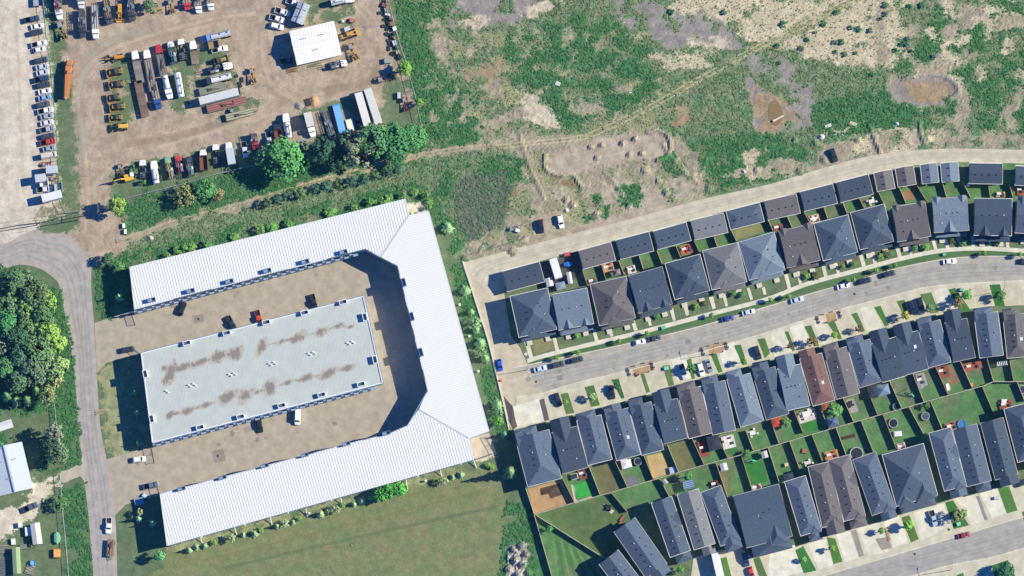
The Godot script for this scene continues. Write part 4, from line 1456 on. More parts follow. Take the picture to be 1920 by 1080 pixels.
func car_kit(kind: String) -> Array:
	if car_kits.has(kind):
		return car_kits[kind]
	var a: Array = CARS[kind]
	var l: float = a[0] / 2.0
	var w: float = a[1] / 2.0
	var b: float = a[2]
	var h: float = a[3]
	var kit := []
	var s := Shape.new()
	if a[8] == 1:
		s.loft([[-l, w * 0.95, 0.45, b - 0.5, w * 0.95], [-l + 0.08, w, 0.4, b - 0.48, w], [a[7] - 0.08, w, 0.38, b - 0.48, w], [a[7] - 0.02, w, 0.38, b, w * 0.93], [a[4], w, 0.35, b, w * 0.93], [l - 0.3, w * 0.97, 0.38, b - 0.1, w * 0.85], [l, w * 0.85, 0.45, b - 0.3, w * 0.75]])
		for z: float in [-1.0, 1.0]:
			s.box(Vector3((-l + a[7]) / 2, b - 0.27, z * (w - 0.06)), Vector3(l + a[7] - 0.06, 0.46, 0.11))
		s.box(Vector3(-l + 0.06, b - 0.28, 0), Vector3(0.1, 0.44, w * 1.86))
	else:
		var rear: float = b - 0.02 if kind == "sedan" else b
		s.loft([[-l, w * 0.82, 0.45, rear - 0.2, w * 0.75], [-l + 0.2, w * 0.96, 0.38, rear, w * 0.85], [a[7], w, 0.33, b, w * 0.88], [a[4], w, 0.33, b, w * 0.88], [l - 0.45, w * 0.95, 0.36, b - 0.14, w * 0.8], [l - 0.1, w * 0.85, 0.4, b - 0.26, w * 0.7], [l, w * 0.7, 0.45, b - 0.36, w * 0.6]])
	kit.append(["body", s.done(), "paint", Vector3.ZERO])
	s = Shape.new()
	s.loft([[a[6] - 0.08, w * 0.72, h - 0.1, h - 0.04, w * 0.62], [a[6] + 0.1, w * 0.76, h - 0.1, h, w * 0.66], [a[5] - 0.15, w * 0.76, h - 0.1, h, w * 0.66], [a[5] + 0.05, w * 0.72, h - 0.1, h - 0.05, w * 0.62]])
	for z: float in [-1.0, 1.0]:
		for x: Array in [[a[4], a[5]], [(a[5] + a[6]) / 2, (a[5] + a[6]) / 2 - 0.02], [a[7], a[6]]]:
			s.bar(Vector3(x[0], b - 0.02, z * w * 0.88), Vector3(x[1], h - 0.06, z * w * 0.74), 0.08, 0.08)
	kit.append(["roof", s.done(), "paint", Vector3.ZERO])
	var wb := w * 0.86
	var wt := w * 0.7
	s = Shape.new()
	s.quad(Vector3(a[4], b, wb), Vector3(a[4], b, -wb), Vector3(a[5], h - 0.07, -wt), Vector3(a[5], h - 0.07, wt))
	kit.append(["windscreen", s.done(), "glass", Vector3.ZERO])
	s = Shape.new()
	s.quad(Vector3(a[7], b, -wb), Vector3(a[7], b, wb), Vector3(a[6], h - 0.07, wt), Vector3(a[6], h - 0.07, -wt))
	kit.append(["rear_window", s.done(), "glass", Vector3.ZERO])
	for z: float in [-1.0, 1.0]:
		s = Shape.new()
		var q := [Vector3(a[7], b, z * wb), Vector3(a[4], b, z * wb), Vector3(a[5], h - 0.07, z * wt), Vector3(a[6], h - 0.07, z * wt)]
		if z > 0: s.quad(q[0], q[1], q[2], q[3])
		else: s.quad(q[3], q[2], q[1], q[0])
		kit.append(["side_window", s.done(), "paint" if kind == "van" else "glass", Vector3.ZERO])
		s = Shape.new()
		s.box(Vector3(l - 0.14, b - 0.42, z * w * 0.62), Vector3(0.2, 0.14, 0.35))
		kit.append(["headlight", s.done(), "lamp", Vector3.ZERO])
		s = Shape.new()
		s.box(Vector3(-l + 0.07, b - 0.35, z * w * 0.72), Vector3(0.16, 0.18, 0.3))
		kit.append(["tail_light", s.done(), "red", Vector3.ZERO])
		s = Shape.new()
		s.cbox(Vector3(a[4] - 0.2, b + 0.08, z * (w + 0.08)), Vector3(0.14, 0.16, 0.22), 0.03)
		kit.append(["mirror", s.done(), "paint", Vector3.ZERO])
	if a[8] == 1:
		s = Shape.new()
		s.box(Vector3((-l + a[7]) / 2 + 0.0, b - 0.46, 0), Vector3(l + a[7] - 0.16, 0.03, w * 1.72))
		kit.append(["bed", s.done(), "dark", Vector3.ZERO])
	car_kits[kind] = kit
	return kit

var car_first := {}
func car(kind: String, x: float, y: float, deg: float, color: String, label: String, group := "", called := "") -> void:
	var a: Array = CARS[kind]
	var name_of: String = called if called else {"sedan": "car", "hatch": "car", "suv": "suv", "pickup": "pickup_truck", "van": "van"}[kind]
	var at := P(x, y)
	var t: Node3D
	if car_first.has(kind):
		t = car_first[kind].duplicate()
		t.name = numbered("parked_" + name_of)
		add_child(t)
		t.position = at
		t.rotation.y = dir(deg)
		if t.has_meta("group"):
			t.remove_meta("group")
		tag(t, label, name_of.replace("_", " "), group)
	else:
		t = thing("parked_" + name_of, label, name_of.replace("_", " "), at, dir(deg), group)
		car_first[kind] = t
		for k: Array in car_kit(kind):
			var m: Material = {"glass": glass(), "lamp": mat("d8dde0", 0.2, 0), "red": mat("8c1f1c", 0.3, 0), "dark": mat("2e3033", 0.8, 0)}.get(k[2], null)
			obj(k[0], k[1], m, t)
		var l: float = a[0] / 2.0
		for q: Array in [[0.62, 1.0], [0.62, -1.0], [-0.6, 1.0], [-0.6, -1.0]]:
			add_wheel(t, Vector3(q[0] * l, 0.35, q[1] * (a[1] / 2.0 - 0.12)), 0.35)
	t.scale = Vector3.ONE * 0.92
	for o in t.get_children():
		var n := String(o.name)
		if n.begins_with("body") or n.begins_with("roof") or n.begins_with("mirror") or (kind == "van" and n.begins_with("side_window")):
			o.material_override = paint(color)

# lorries: cab | what they carry | colours
func lorry(called: String, x: float, y: float, deg: float, length: float, cab: String, cargo: String, hex: String, label: String, category := "truck", group := "") -> void:
	var t := thing(called, label, category, P(x, y), dir(deg), group)
	var l := length / 2.0
	var w := 1.25
	var front := l
	var dark := mat("2b2d30", 0.8, 0)
	if cab:
		var s := Shape.new()
		var c := paint(cab)
		if length > 7.5:
			s.loft([[l - 2.9, 1.15, 0.9, 2.75, 1.0], [l - 1.6, 1.18, 0.9, 2.7, 1.0], [l - 1.45, 1.15, 0.9, 1.85, 1.0], [l - 0.2, 0.95, 0.8, 1.65, 0.7], [l, 0.8, 0.7, 1.4, 0.6]])
			front = l - 3.0
		else:
			s.loft([[l - 1.9, 1.1, 0.8, 2.4, 0.95], [l - 1.1, 1.12, 0.8, 2.35, 0.95], [l - 0.9, 1.1, 0.8, 1.6, 0.95], [l, 0.85, 0.6, 1.3, 0.65]])
			front = l - 2.0
		obj("cab", s.done(), c, t)
		s = Shape.new()
		var wx := l - 1.55 if length > 7.5 else l - 1.05
		var wy := 2.68 if length > 7.5 else 2.33
		s.quad(Vector3(wx + 0.2, wy - 0.82, 0.98), Vector3(wx + 0.2, wy - 0.82, -0.98), Vector3(wx + 0.02, wy, -0.92), Vector3(wx + 0.02, wy, 0.92))
		obj("windscreen", s.done(), glass(), t)
		for z: float in [-1.0, 1.0]:
			s = Shape.new()
			s.box(Vector3(l - 0.04, 0.95, z * 0.62), Vector3(0.1, 0.18, 0.3))
			obj("headlight", s.done(), mat("d8dde0", 0.2, 0), t)
			s = Shape.new()
			s.tube(Vector3(front - 0.1, 1.0, z * 1.05), Vector3(front - 0.1, 3.0, z * 1.05), 0.09, 0.09, 6)
			obj("exhaust_stack", s.done(), mat("b8bcc0", 0.3, 0, 0.8), t)
	var ch := Shape.new()
	for z: float in [-0.4, 0.4]:
		ch.box(Vector3(0, 0.85, z), Vector3(length - 1.0, 0.25, 0.15))
	ch.box(Vector3(-l + 0.6, 0.85, 0), Vector3(0.2, 0.2, 0.9))
	obj("chassis", ch.done(), dark, t)
	var m := (front - l) * 0.5
	var bl := front + l - 0.15
	var b := Shape.new()
	var bm := paint(hex)
	match cargo:
		"flat":
			var boards := int(bl / 1.3)
			for i in boards:
				b = Shape.new()
				b.box(Vector3(-l + 0.1 + (i + 0.5) * bl / boards, 1.22, 0), Vector3(bl / boards - 0.05, 0.12, 2.45))
				obj("deck_plank", b.done(), mat(Color(hex).darkened(0.12 * float((i * 7) % 3) / 2.0).to_html(false), 0.9, 1), t)
			b = Shape.new()
			b.box(Vector3(front - 0.2, 1.7, 0), Vector3(0.12, 1.0, 2.4))
			for z: float in [-1.0, 1.0]:
				b.box(Vector3(m, 1.15, z * 1.27), Vector3(bl, 0.22, 0.07))
			obj("headboard", b.done(), mat("5b5450", 0.8, 0), t)
		"stripe":
			b.box(Vector3(m, 1.2, 0), Vector3(bl, 0.12, 2.4))
			obj("deck", b.done(), mat("8d857c", 0.9, 1), t)
			b = Shape.new()
			for z: float in [-0.75, 0.0, 0.75]:
				b = Shape.new()
				b.box(Vector3(m, 1.32, z), Vector3(bl - 0.4, 0.1, 0.34))
				obj("deck_plank", b.done(), mat(hex, 0.9, 1), t)
			b = Shape.new()
			b.box(Vector3(m - 0.8, 1.5, 0.1), Vector3(1.2, 0.4, 0.8))
			b.bar(Vector3(m - 2, 1.55, -0.4), Vector3(m + 2.2, 1.55, 0.5), 0.16, 0.16)
			obj("load", b.done(), mat("5a4740", 0.9, 0), t)
		"tank":
			b.tube(Vector3(-l + 0.2, 2.05, 0), Vector3(front - 0.1, 2.05, 0), 1.0, 1.0, 14)
			obj("tank", b.done(), bm, t)
			for i in int(bl / 2.4):
				b = Shape.new()
				b.tube(Vector3(-l + 1.3 + i * 2.4, 2.95, 0), Vector3(-l + 1.3 + i * 2.4, 3.2, 0), 0.28, 0.28, 8)
				obj("hatch", b.done(), mat("6d7074", 0.5, 0, 0.5), t)
			b = Shape.new()
			b.box(Vector3(m, 3.05, 0.42), Vector3(bl - 1.0, 0.04, 0.3))
			obj("walkway", b.done(), mat("7b7f84", 0.6, 0, 0.4), t)
		"box":
			b.cbox(Vector3(m, 2.35, 0), Vector3(bl, 2.5, 2.5), 0.06)
			obj("cargo_box", b.done(), mat(hex, 0.5, 1), t)
			for i in int(bl / 1.5):
				b = Shape.new()
				b.box(Vector3(-l + 0.8 + i * 1.5, 3.615, 0), Vector3(0.06, 0.03, 2.36))
				obj("roof_bow", b.done(), mat(Color(hex).darkened(0.12).to_html(false), 0.5, 0), t)
		"dump":
			for k: Array in [[Vector3(m, 1.3, 0), Vector3(bl, 0.12, 2.4)], [Vector3(m, 1.8, 1.2), Vector3(bl, 1.0, 0.1)], [Vector3(m, 1.8, -1.2), Vector3(bl, 1.0, 0.1)], [Vector3(front - 0.2, 1.9, 0), Vector3(0.1, 1.2, 2.28)], [Vector3(-l + 0.2, 1.75, 0), Vector3(0.1, 0.9, 2.28)]]:
				b.box(k[0], k[1])
			obj("dump_body", b.done(), mat(hex, 0.7, 1), t)
		"rig":
			b.box(Vector3(m, 1.25, 0), Vector3(bl, 0.15, 2.3))
			obj("deck", b.done(), mat("4c4f55", 0.8, 1), t)
			b = Shape.new()
			for z: float in [-0.35, 0.35]:
				b.bar(Vector3(-l, 2.6, z), Vector3(front + 1.0, 2.9, z), 0.12, 0.12)
				b.bar(Vector3(-l, 3.1, z), Vector3(front + 1.0, 3.4, z), 0.12, 0.12)
			var n := int(bl / 0.8)
			for i in n:
				var f0 := float(i) / n
				var f1 := float(i + 1) / n
				for z: float in [-0.35, 0.35]:
					b.bar(Vector3(lerpf(-l, front + 1, f0), lerpf(2.6, 2.9, f0), z), Vector3(lerpf(-l, front + 1, f1), lerpf(3.1, 3.4, f1), z), 0.07, 0.07)
				b.bar(Vector3(lerpf(-l, front + 1, f0), lerpf(3.1, 3.4, f0), -0.35), Vector3(lerpf(-l, front + 1, f1), lerpf(3.1, 3.4, f1), 0.35), 0.07, 0.07)
			obj("mast", b.done(), bm, t)
			b = Shape.new()
			b.cbox(Vector3(m - bl * 0.2, 1.85, 0.6), Vector3(1.8, 1.0, 0.9), 0.1)
			b.cbox(Vector3(m + bl * 0.2, 1.75, -0.6), Vector3(1.4, 0.8, 0.9), 0.1)
			b.tube(Vector3(m, 1.8, -0.7), Vector3(m, 1.8, 0.7), 0.4, 0.4, 10)
			obj("engine_housing", b.done(), mat("6f7a86", 0.6, 0), t)
			b = Shape.new()
			b.cbox(Vector3(m + 0.3, 1.7, 0.75), Vector3(1.3, 0.7, 0.6), 0.06)
			obj("tool_box", b.done(), mat("c9ccd0", 0.5, 0), t)
		"bare":
			b.tube(Vector3(m, 1.1, -1.0), Vector3(m, 1.1, -0.55), 0.3, 0.3, 10)
			b.box(Vector3(m + 1.0, 1.15, 0.8), Vector3(1.2, 0.5, 0.5))
			obj("fuel_tank", b.done(), mat("a9adb2", 0.4, 0, 0.6), t)
			b = Shape.new()
			b.tube(Vector3(-l + 1.6, 1.12, 0), Vector3(-l + 1.6, 1.24, 0), 0.55, 0.55, 10)
			b.box(Vector3(m - 0.3, 1.15, 0), Vector3(1.4, 0.3, 0.9))
			obj("fifth_wheel", b.done(), mat("54575c", 0.6, 0), t)
			b = Shape.new()
			for i in 3:
				b.box(Vector3(-l + 1.6 - 0.65 + i * 0.65, 1.0, 0), Vector3(0.12, 0.14, 2.3))
			obj("mudguard", b.done(), mat("8a8e94", 0.5, 0, 0.4), t)
	var axles := [-l + 0.9, -l + 2.1] if length > 6.5 else [-l + 1.2]
	if cab:
		axles.append(l - 1.1)
	elif length > 10.0:
		axles.append(-l + 3.3)
	for ax: float in axles:
		for z: float in [-1.0, 1.0]:
			add_wheel(t, Vector3(ax, 0.5, z * 1.08), 0.5, 1.2)
	if not cab and cargo != "dump":
		var s := Shape.new()
		s.bar(Vector3(l - 0.1, 0.8, 0.5), Vector3(l + 1.2, 0.6, 0), 0.1, 0.1)
		s.bar(Vector3(l - 0.1, 0.8, -0.5), Vector3(l + 1.2, 0.6, 0), 0.1, 0.1)
		obj("drawbar", s.done(), dark, t)

# earthmovers
func machine(kind: String, called: String, x: float, y: float, deg: float, size: float, hex: String, label: String, category := "machine", group := "") -> void:
	var t := thing(called, label, category, P(x, y), dir(deg), group)
	t.scale = Vector3.ONE * size
	var c := paint(hex)
	var dark := mat("2a2c2e", 0.85, 0)
	var s := Shape.new()
	match kind:
		"dozer":
			for z: float in [-0.95, 0.95]:
				s = Shape.new()
				s.cbox(Vector3(0, 0.5, z), Vector3(3.6, 1.0, 0.5), 0.2)
				for i in 11:
					s.box(Vector3(-1.6 + i * 0.32, 1.02, z), Vector3(0.1, 0.06, 0.52))
				obj("track", s.done(), dark, t)
			s = Shape.new()
			s.cbox(Vector3(0.95, 1.4, 0), Vector3(1.7, 1.0, 1.1), 0.12)
			obj("engine_hood", s.done(), c, t)
			s = Shape.new()
			s.cbox(Vector3(-0.6, 1.3, 0), Vector3(1.5, 0.7, 1.35), 0.1)
			obj("body", s.done(), c, t)
			s = Shape.new()
			s.cbox(Vector3(-0.6, 2.75, 0), Vector3(1.5, 0.14, 1.5), 0.05)
			for k: Vector2 in [Vector2(-1.25, 0.65), Vector2(-1.25, -0.65), Vector2(0.05, 0.65), Vector2(0.05, -0.65)]:
				s.box(Vector3(k.x, 2.15, k.y), Vector3(0.1, 1.1, 0.1))
			obj("canopy", s.done(), mat("4a4d4a", 0.6, 0) if absi(label.hash()) % 3 else c, t)
			s = Shape.new()
			for i in 5:
				var f := i / 4.0
				s.box(Vector3(2.35 + 0.3 * (f - 0.5) * (f - 0.5) * 4.0, 0.3 + f * 0.9, 0), Vector3(0.1, 0.28, 3.0))
			obj("blade", s.done(), c, t)
			s = Shape.new()
			for z: float in [-1.28, 1.28]:
				s.bar(Vector3(-0.3, 0.5, z), Vector3(2.3, 0.5, z), 0.16, 0.2)
			obj("push_arm", s.done(), c, t)
			s = Shape.new()
			s.box(Vector3(-2.2, 0.9, 0), Vector3(0.3, 0.3, 1.6))
			for z: float in [-0.6, 0.0, 0.6]:
				s.box(Vector3(-2.4, 0.55, z), Vector3(0.16, 0.8, 0.12))
			s.bar(Vector3(-1.4, 0.9, 0.4), Vector3(-2.2, 0.9, 0.4), 0.14, 0.14)
			s.bar(Vector3(-1.4, 0.9, -0.4), Vector3(-2.2, 0.9, -0.4), 0.14, 0.14)
			obj("ripper", s.done(), c, t)
			s = Shape.new()
			s.tube(Vector3(1.2, 1.9, 0.2), Vector3(1.2, 2.6, 0.2), 0.07, 0.07, 6)
			obj("exhaust", s.done(), dark, t)
		"loader":
			s.cbox(Vector3(-1.2, 1.35, 0), Vector3(2.0, 1.0, 1.3), 0.15)
			obj("engine_hood", s.done(), c, t)
			s = Shape.new()
			s.cbox(Vector3(0.2, 2.05, 0), Vector3(1.1, 1.5, 1.2), 0.12)
			obj("cab", s.done(), c, t)
			s = Shape.new()
			s.box(Vector3(0.2, 2.15, 0), Vector3(1.14, 0.8, 1.0))
			s.box(Vector3(0.2, 2.15, 0), Vector3(0.9, 0.8, 1.24))
			obj("cab_window", s.done(), glass(), t)
			s = Shape.new()
			s.box(Vector3(1.3, 1.0, 0), Vector3(1.2, 0.5, 0.8))
			for z: float in [-0.5, 0.5]:
				s.bar(Vector3(1.0, 1.6, z), Vector3(2.6, 0.9, z), 0.16, 0.3)
			obj("lift_arm", s.done(), c, t)
			s = Shape.new()
			s.box(Vector3(2.7, 0.65, 0), Vector3(0.12, 0.9, 2.4))
			s.box(Vector3(3.15, 0.28, 0), Vector3(0.8, 0.1, 2.4))
			for z: float in [-1.2, 1.2]:
				s.box(Vector3(3.05, 0.55, z), Vector3(0.7, 0.5, 0.08))
			obj("bucket", s.done(), c, t)
			for k: Vector2 in [Vector2(1.3, 0.95), Vector2(1.3, -0.95), Vector2(-1.2, 0.95), Vector2(-1.2, -0.95)]:
				add_wheel(t, Vector3(k.x, 0.65, k.y), 0.65, 1.0)
		"grader":
			s.cbox(Vector3(-2.4, 1.4, 0), Vector3(2.2, 1.0, 1.2), 0.12)
			obj("engine_hood", s.done(), c, t)
			s = Shape.new()
			s.cbox(Vector3(-0.7, 2.1, 0), Vector3(1.2, 1.6, 1.4), 0.12)
			obj("cab", s.done(), c, t)
			s = Shape.new()
			s.bar(Vector3(-0.6, 1.6, 0), Vector3(3.4, 1.3, 0), 0.4, 0.4)
			obj("frame_beam", s.done(), c, t)
			s = Shape.new()
			s.box(Vector3(0.9, 0.5, 0), Vector3(0.14, 0.55, 3.6), Basis(Vector3.UP, 0.4))
			obj("blade", s.done(), mat("6a6458", 0.6, 0, 0.3), t)
			for k: Vector2 in [Vector2(3.1, 1.0), Vector2(3.1, -1.0), Vector2(-1.6, 1.0), Vector2(-1.6, -1.0), Vector2(-3.0, 1.0), Vector2(-3.0, -1.0)]:
				add_wheel(t, Vector3(k.x, 0.6, k.y), 0.6, 0.9)
		"excavator":
			for z: float in [-0.95, 0.95]:
				s = Shape.new()
				s.cbox(Vector3(0, 0.45, z), Vector3(3.8, 0.9, 0.55), 0.2)
				obj("track", s.done(), dark, t)
			s = Shape.new()
			s.cbox(Vector3(-0.4, 1.6, 0), Vector3(3.2, 1.1, 2.3), 0.15)
			obj("upper_body", s.done(), c, t)
			s = Shape.new()
			s.cbox(Vector3(0.6, 2.3, 0.75), Vector3(1.2, 1.4, 0.8), 0.1)
			obj("cab", s.done(), c, t)
			s = Shape.new()
			s.bar(Vector3(0.9, 1.7, -0.2), Vector3(2.6, 4.2, -0.2), 0.4, 0.5)
			s.bar(Vector3(2.6, 4.2, -0.2), Vector3(4.6, 4.0, -0.2), 0.36, 0.45)
			obj("boom", s.done(), c, t)
			s = Shape.new()
			s.bar(Vector3(4.5, 4.2, -0.2), Vector3(5.4, 1.4, -0.2), 0.3, 0.4)
			obj("stick", s.done(), c, t)
			s = Shape.new()
			s.box(Vector3(5.4, 0.8, -0.2), Vector3(0.8, 0.9, 1.1))
			obj("bucket", s.done(), mat("5c5348", 0.7, 0, 0.3), t)
		"tractor":
			s.cbox(Vector3(0.9, 1.2, 0), Vector3(1.9, 0.8, 0.8), 0.12)
			obj("hood", s.done(), c, t)
			s = Shape.new()
			s.cbox(Vector3(-0.6, 1.9, 0), Vector3(1.4, 1.6, 1.3), 0.12)
			obj("cab", s.done(), mat("e0e2e0", 0.5, 0), t)
			for k: Array in [[1.4, 0.8, 0.45], [1.4, -0.8, 0.45], [-0.8, 0.95, 0.8], [-0.8, -0.95, 0.8]]:
				add_wheel(t, Vector3(k[0], k[2], k[1]), k[2], 0.8)
		"frame":
			for z: float in [-1.0, 1.0]:
				s.bar(Vector3(-3.0, 0.9, z), Vector3(3.0, 0.9, z), 0.22, 0.3)
			for i in 5:
				s.bar(Vector3(-2.8 + i * 1.4, 0.9, -1.0), Vector3(-2.8 + i * 1.4, 0.9, 1.0), 0.2, 0.26)
			obj("frame", s.done(), c, t)
			s = Shape.new()
			s.cbox(Vector3(-1.6, 1.5, 0.2), Vector3(1.5, 1.0, 1.3), 0.1)
			obj("engine_housing", s.done(), mat("8c8f93", 0.6, 0), t)
			s = Shape.new()
			s.bar(Vector3(0.2, 1.2, 0.6), Vector3(2.9, 2.3, -0.4), 0.25, 0.3)
			obj("arm", s.done(), c, t)
			s = Shape.new()
			s.box(Vector3(1.4, 1.1, -0.5), Vector3(1.0, 0.5, 0.7))
			obj("tool_box", s.done(), mat("46484c", 0.7, 0), t)
			for k: Vector2 in [Vector2(2.2, 1.1), Vector2(2.2, -1.1), Vector2(-2.2, 1.1), Vector2(-2.2, -1.1)]:
				add_wheel(t, Vector3(k.x, 0.5, k.y), 0.5, 0.9)
		"crane":
			s.box(Vector3(0, 1.1, 0), Vector3(12.0, 0.5, 2.3))
			obj("chassis", s.done(), c, t)
			s = Shape.new()
			s.cbox(Vector3(5.0, 1.9, 0.2), Vector3(1.7, 1.3, 1.9), 0.15)
			obj("cab", s.done(), c, t)
			s = Shape.new()
			s.cbox(Vector3(3.0, 1.9, 0), Vector3(2.2, 1.1, 2.0), 0.12)
			obj("counterweight", s.done(), c, t)
			s = Shape.new()
			s.bar(Vector3(2.6, 2.9, 0.2), Vector3(-5.6, 2.5, 0.2), 0.85, 0.8)
			obj("boom", s.done(), mat("cf8a50", 0.6, 1), t)
			s = Shape.new()
			s.bar(Vector3(1.0, 2.9, 0.2), Vector3(-6.6, 2.45, 0.2), 0.5, 0.55)
			obj("boom_tip", s.done(), mat("d6b494", 0.6, 1), t)
			for k in 4:
				for z: float in [-1.05, 1.05]:
					add_wheel(t, Vector3([-4.8, -3.4, 2.6, 4.6][k], 0.6, z), 0.6, 1.1)

# kind | x,y,heading | colour | what it looks like
const LOT := """
pickup|60,37,-12|2f4468|dark blue pickup
sedan|70,50,-12|e9eaea|white sedan
suv|68,62,-12|333b48|dark grey suv
pickup|74,83,-12|eceded|white pickup
hatch|74,94,-13|e4e6e6|white car
suv|77,114,-12|3a4350|dark suv
sedan|79,126,-12|b8c4d2|silver blue car
sedan|80,137,-12|c3cad2|silver car
pickup|78,149,-12|2f3f60|dark blue pickup
suv|82,160,-12|363e4c|dark suv
sedan|84,172,-12|eceded|white car
sedan|84,184,-12|7fa0c8|light blue car
suv|81,197,-12|454d58|dark grey suv
pickup|86,208,-12|e6e7e6|white pickup
sedan|88,219,-12|9aa4b0|grey car
sedan|88,231,-12|d0d4d8|silver car
pickup|90,243,-12|a7b0ba|grey pickup
suv|90,256,-12|3c4450|dark suv
pickup|90,267,-12|b0402f|red pickup
sedan|92,279,-12|8f9aa8|grey car
van|92,292,-12|c9c2b6|beige van
"""
const PARKED := """
sedan|1013,692,-14|b9cbdf|pale blue car at the front of the row by the western street corner
suv|1046,684,-14|3a4048|dark suv second in the row by the western street corner
suv|1081,675,-14|2f3743|dark suv third in the row by the western street corner
hatch|1199,642,-14|eef0f0|white car parked nose to tail with a dark car below the sidewalk
sedan|1227,635,-14|333b49|dark car parked right behind the white car
sedan|1364,598,-13|2d3f86|blue car parked along the street's sidewalk
sedan|1403,586,-14|bfc8d2|silver car parked just east of the blue street car
sedan|1494,563,-15|b5c6da|pale blue grey car alone on the street's middle stretch
sedan|1581,537,-14|dde4ea|white car parked west of two dark cars on the street
suv|1621,527,-14|232b3c|black suv, the western of two dark street cars
suv|1666,514,-15|262f44|black suv, the eastern of two dark street cars
sedan|1780,491,-6|f0f1f1|white car on the street's eastern bend near a green box
suv|1925,491,3|2e3644|dark suv at the street's eastern edge of the photo
suv|1046,750,72|2a2f38|black suv on the second drive from the street's west end
suv|1147,736,80|2b3038|black suv on the drive beside the curved planting bed
pickup|1281,697,72|c9ccd0|grey pickup on the drive beside a round green tree
suv|1314,693,73|eceeee|white suv, the western of two cars side by side on one drive
sedan|1329,687,73|8793a4|grey car, the eastern of two cars side by side on one drive
suv|1420,662,72|2c323b|black suv on the drive beside a young street tree
suv|1709,577,72|20252e|black suv, the western of two black cars side by side on one drive
suv|1726,571,74|23272f|black suv, the eastern of two black cars side by side on one drive
pickup|1750,972,72|a9b8c8|silver blue pickup on the wide drive of the southern row
sedan|1807,1004,-14|8a2a3a|dark red car alone on the southern street
suv|1398,1050,74|3a4a64|dark blue suv on a southern drive beside the white camper
hatch|1408,1074,74|c23a34|bright red car at the photo's bottom edge
suv|1919,905,-20|2a303c|dark car at the photo's right edge above the southern street
hatch|937,685,80|2f55c0|bright blue car on the unpaved end of the street
suv|1014,425,84|23262c|black suv on the rough ground above the lane
suv|1051,416,78|eceff0|white suv on the rough ground above the lane
suv|1563,292,70|2a2f38|black suv pulled off above the lane's bend
suv|342,579,-70|24272c|black suv under the northern storage wing
pickup|434,607,60|30343b|charcoal pickup nosed to the middle storage block
pickup|485,597,75|c8452f|red pickup with a crane beside the middle storage block
pickup|588,567,75|22252b|black pickup at the middle storage block's upper edge
suv|487,799,80|25282e|black suv below the middle storage block
van|558,782,92|eceeee|white van with a red stripe below the middle storage block
suv|240,656,-10|30353f|dark suv waiting at the upper entrance of the storage yard
suv|261,862,-6|f0f1f1|white suv waiting at the lower entrance of the storage yard
pickup|283,911,-12|5e6b7c|grey pickup with white roof inside the southern entrance
pickup|204,986,93|eef0f0|white pickup towing a loaded trailer on the west road
pickup|57,952,-25|4e5a70|slate pickup on the sandy yard of the western cottage
pickup|530,23,18|ececec|white pickup, second of the pickups beside the small grey shed
pickup|520,36,17|e6e7e8|white pickup, third of the pickups beside the small grey shed
suv|519,50,14|eceded|white van-like suv nearest the big white shed, lowest beside the grey shed
pickup|551,6,20|e4e6e8|white pickup by the grey shed at the photo's top edge
pickup|540,115,-10|2e3a52|dark pickup in the shade of the big white shed
pickup|412,93,-10|e9eaea|white pickup parked on grass below the silver tanker
pickup|459,281,80|c8d2da|pale pickup in the depot's lower lorry row
pickup|505,263,80|b8c0ca|grey pickup beside the big round tree in the depot
sedan|671,226,85|5c6670|dark car between the beige box and the long white trailers
pickup|84,356,-6|d8dce0|pale pickup low in the gravel lot among trailers
"""
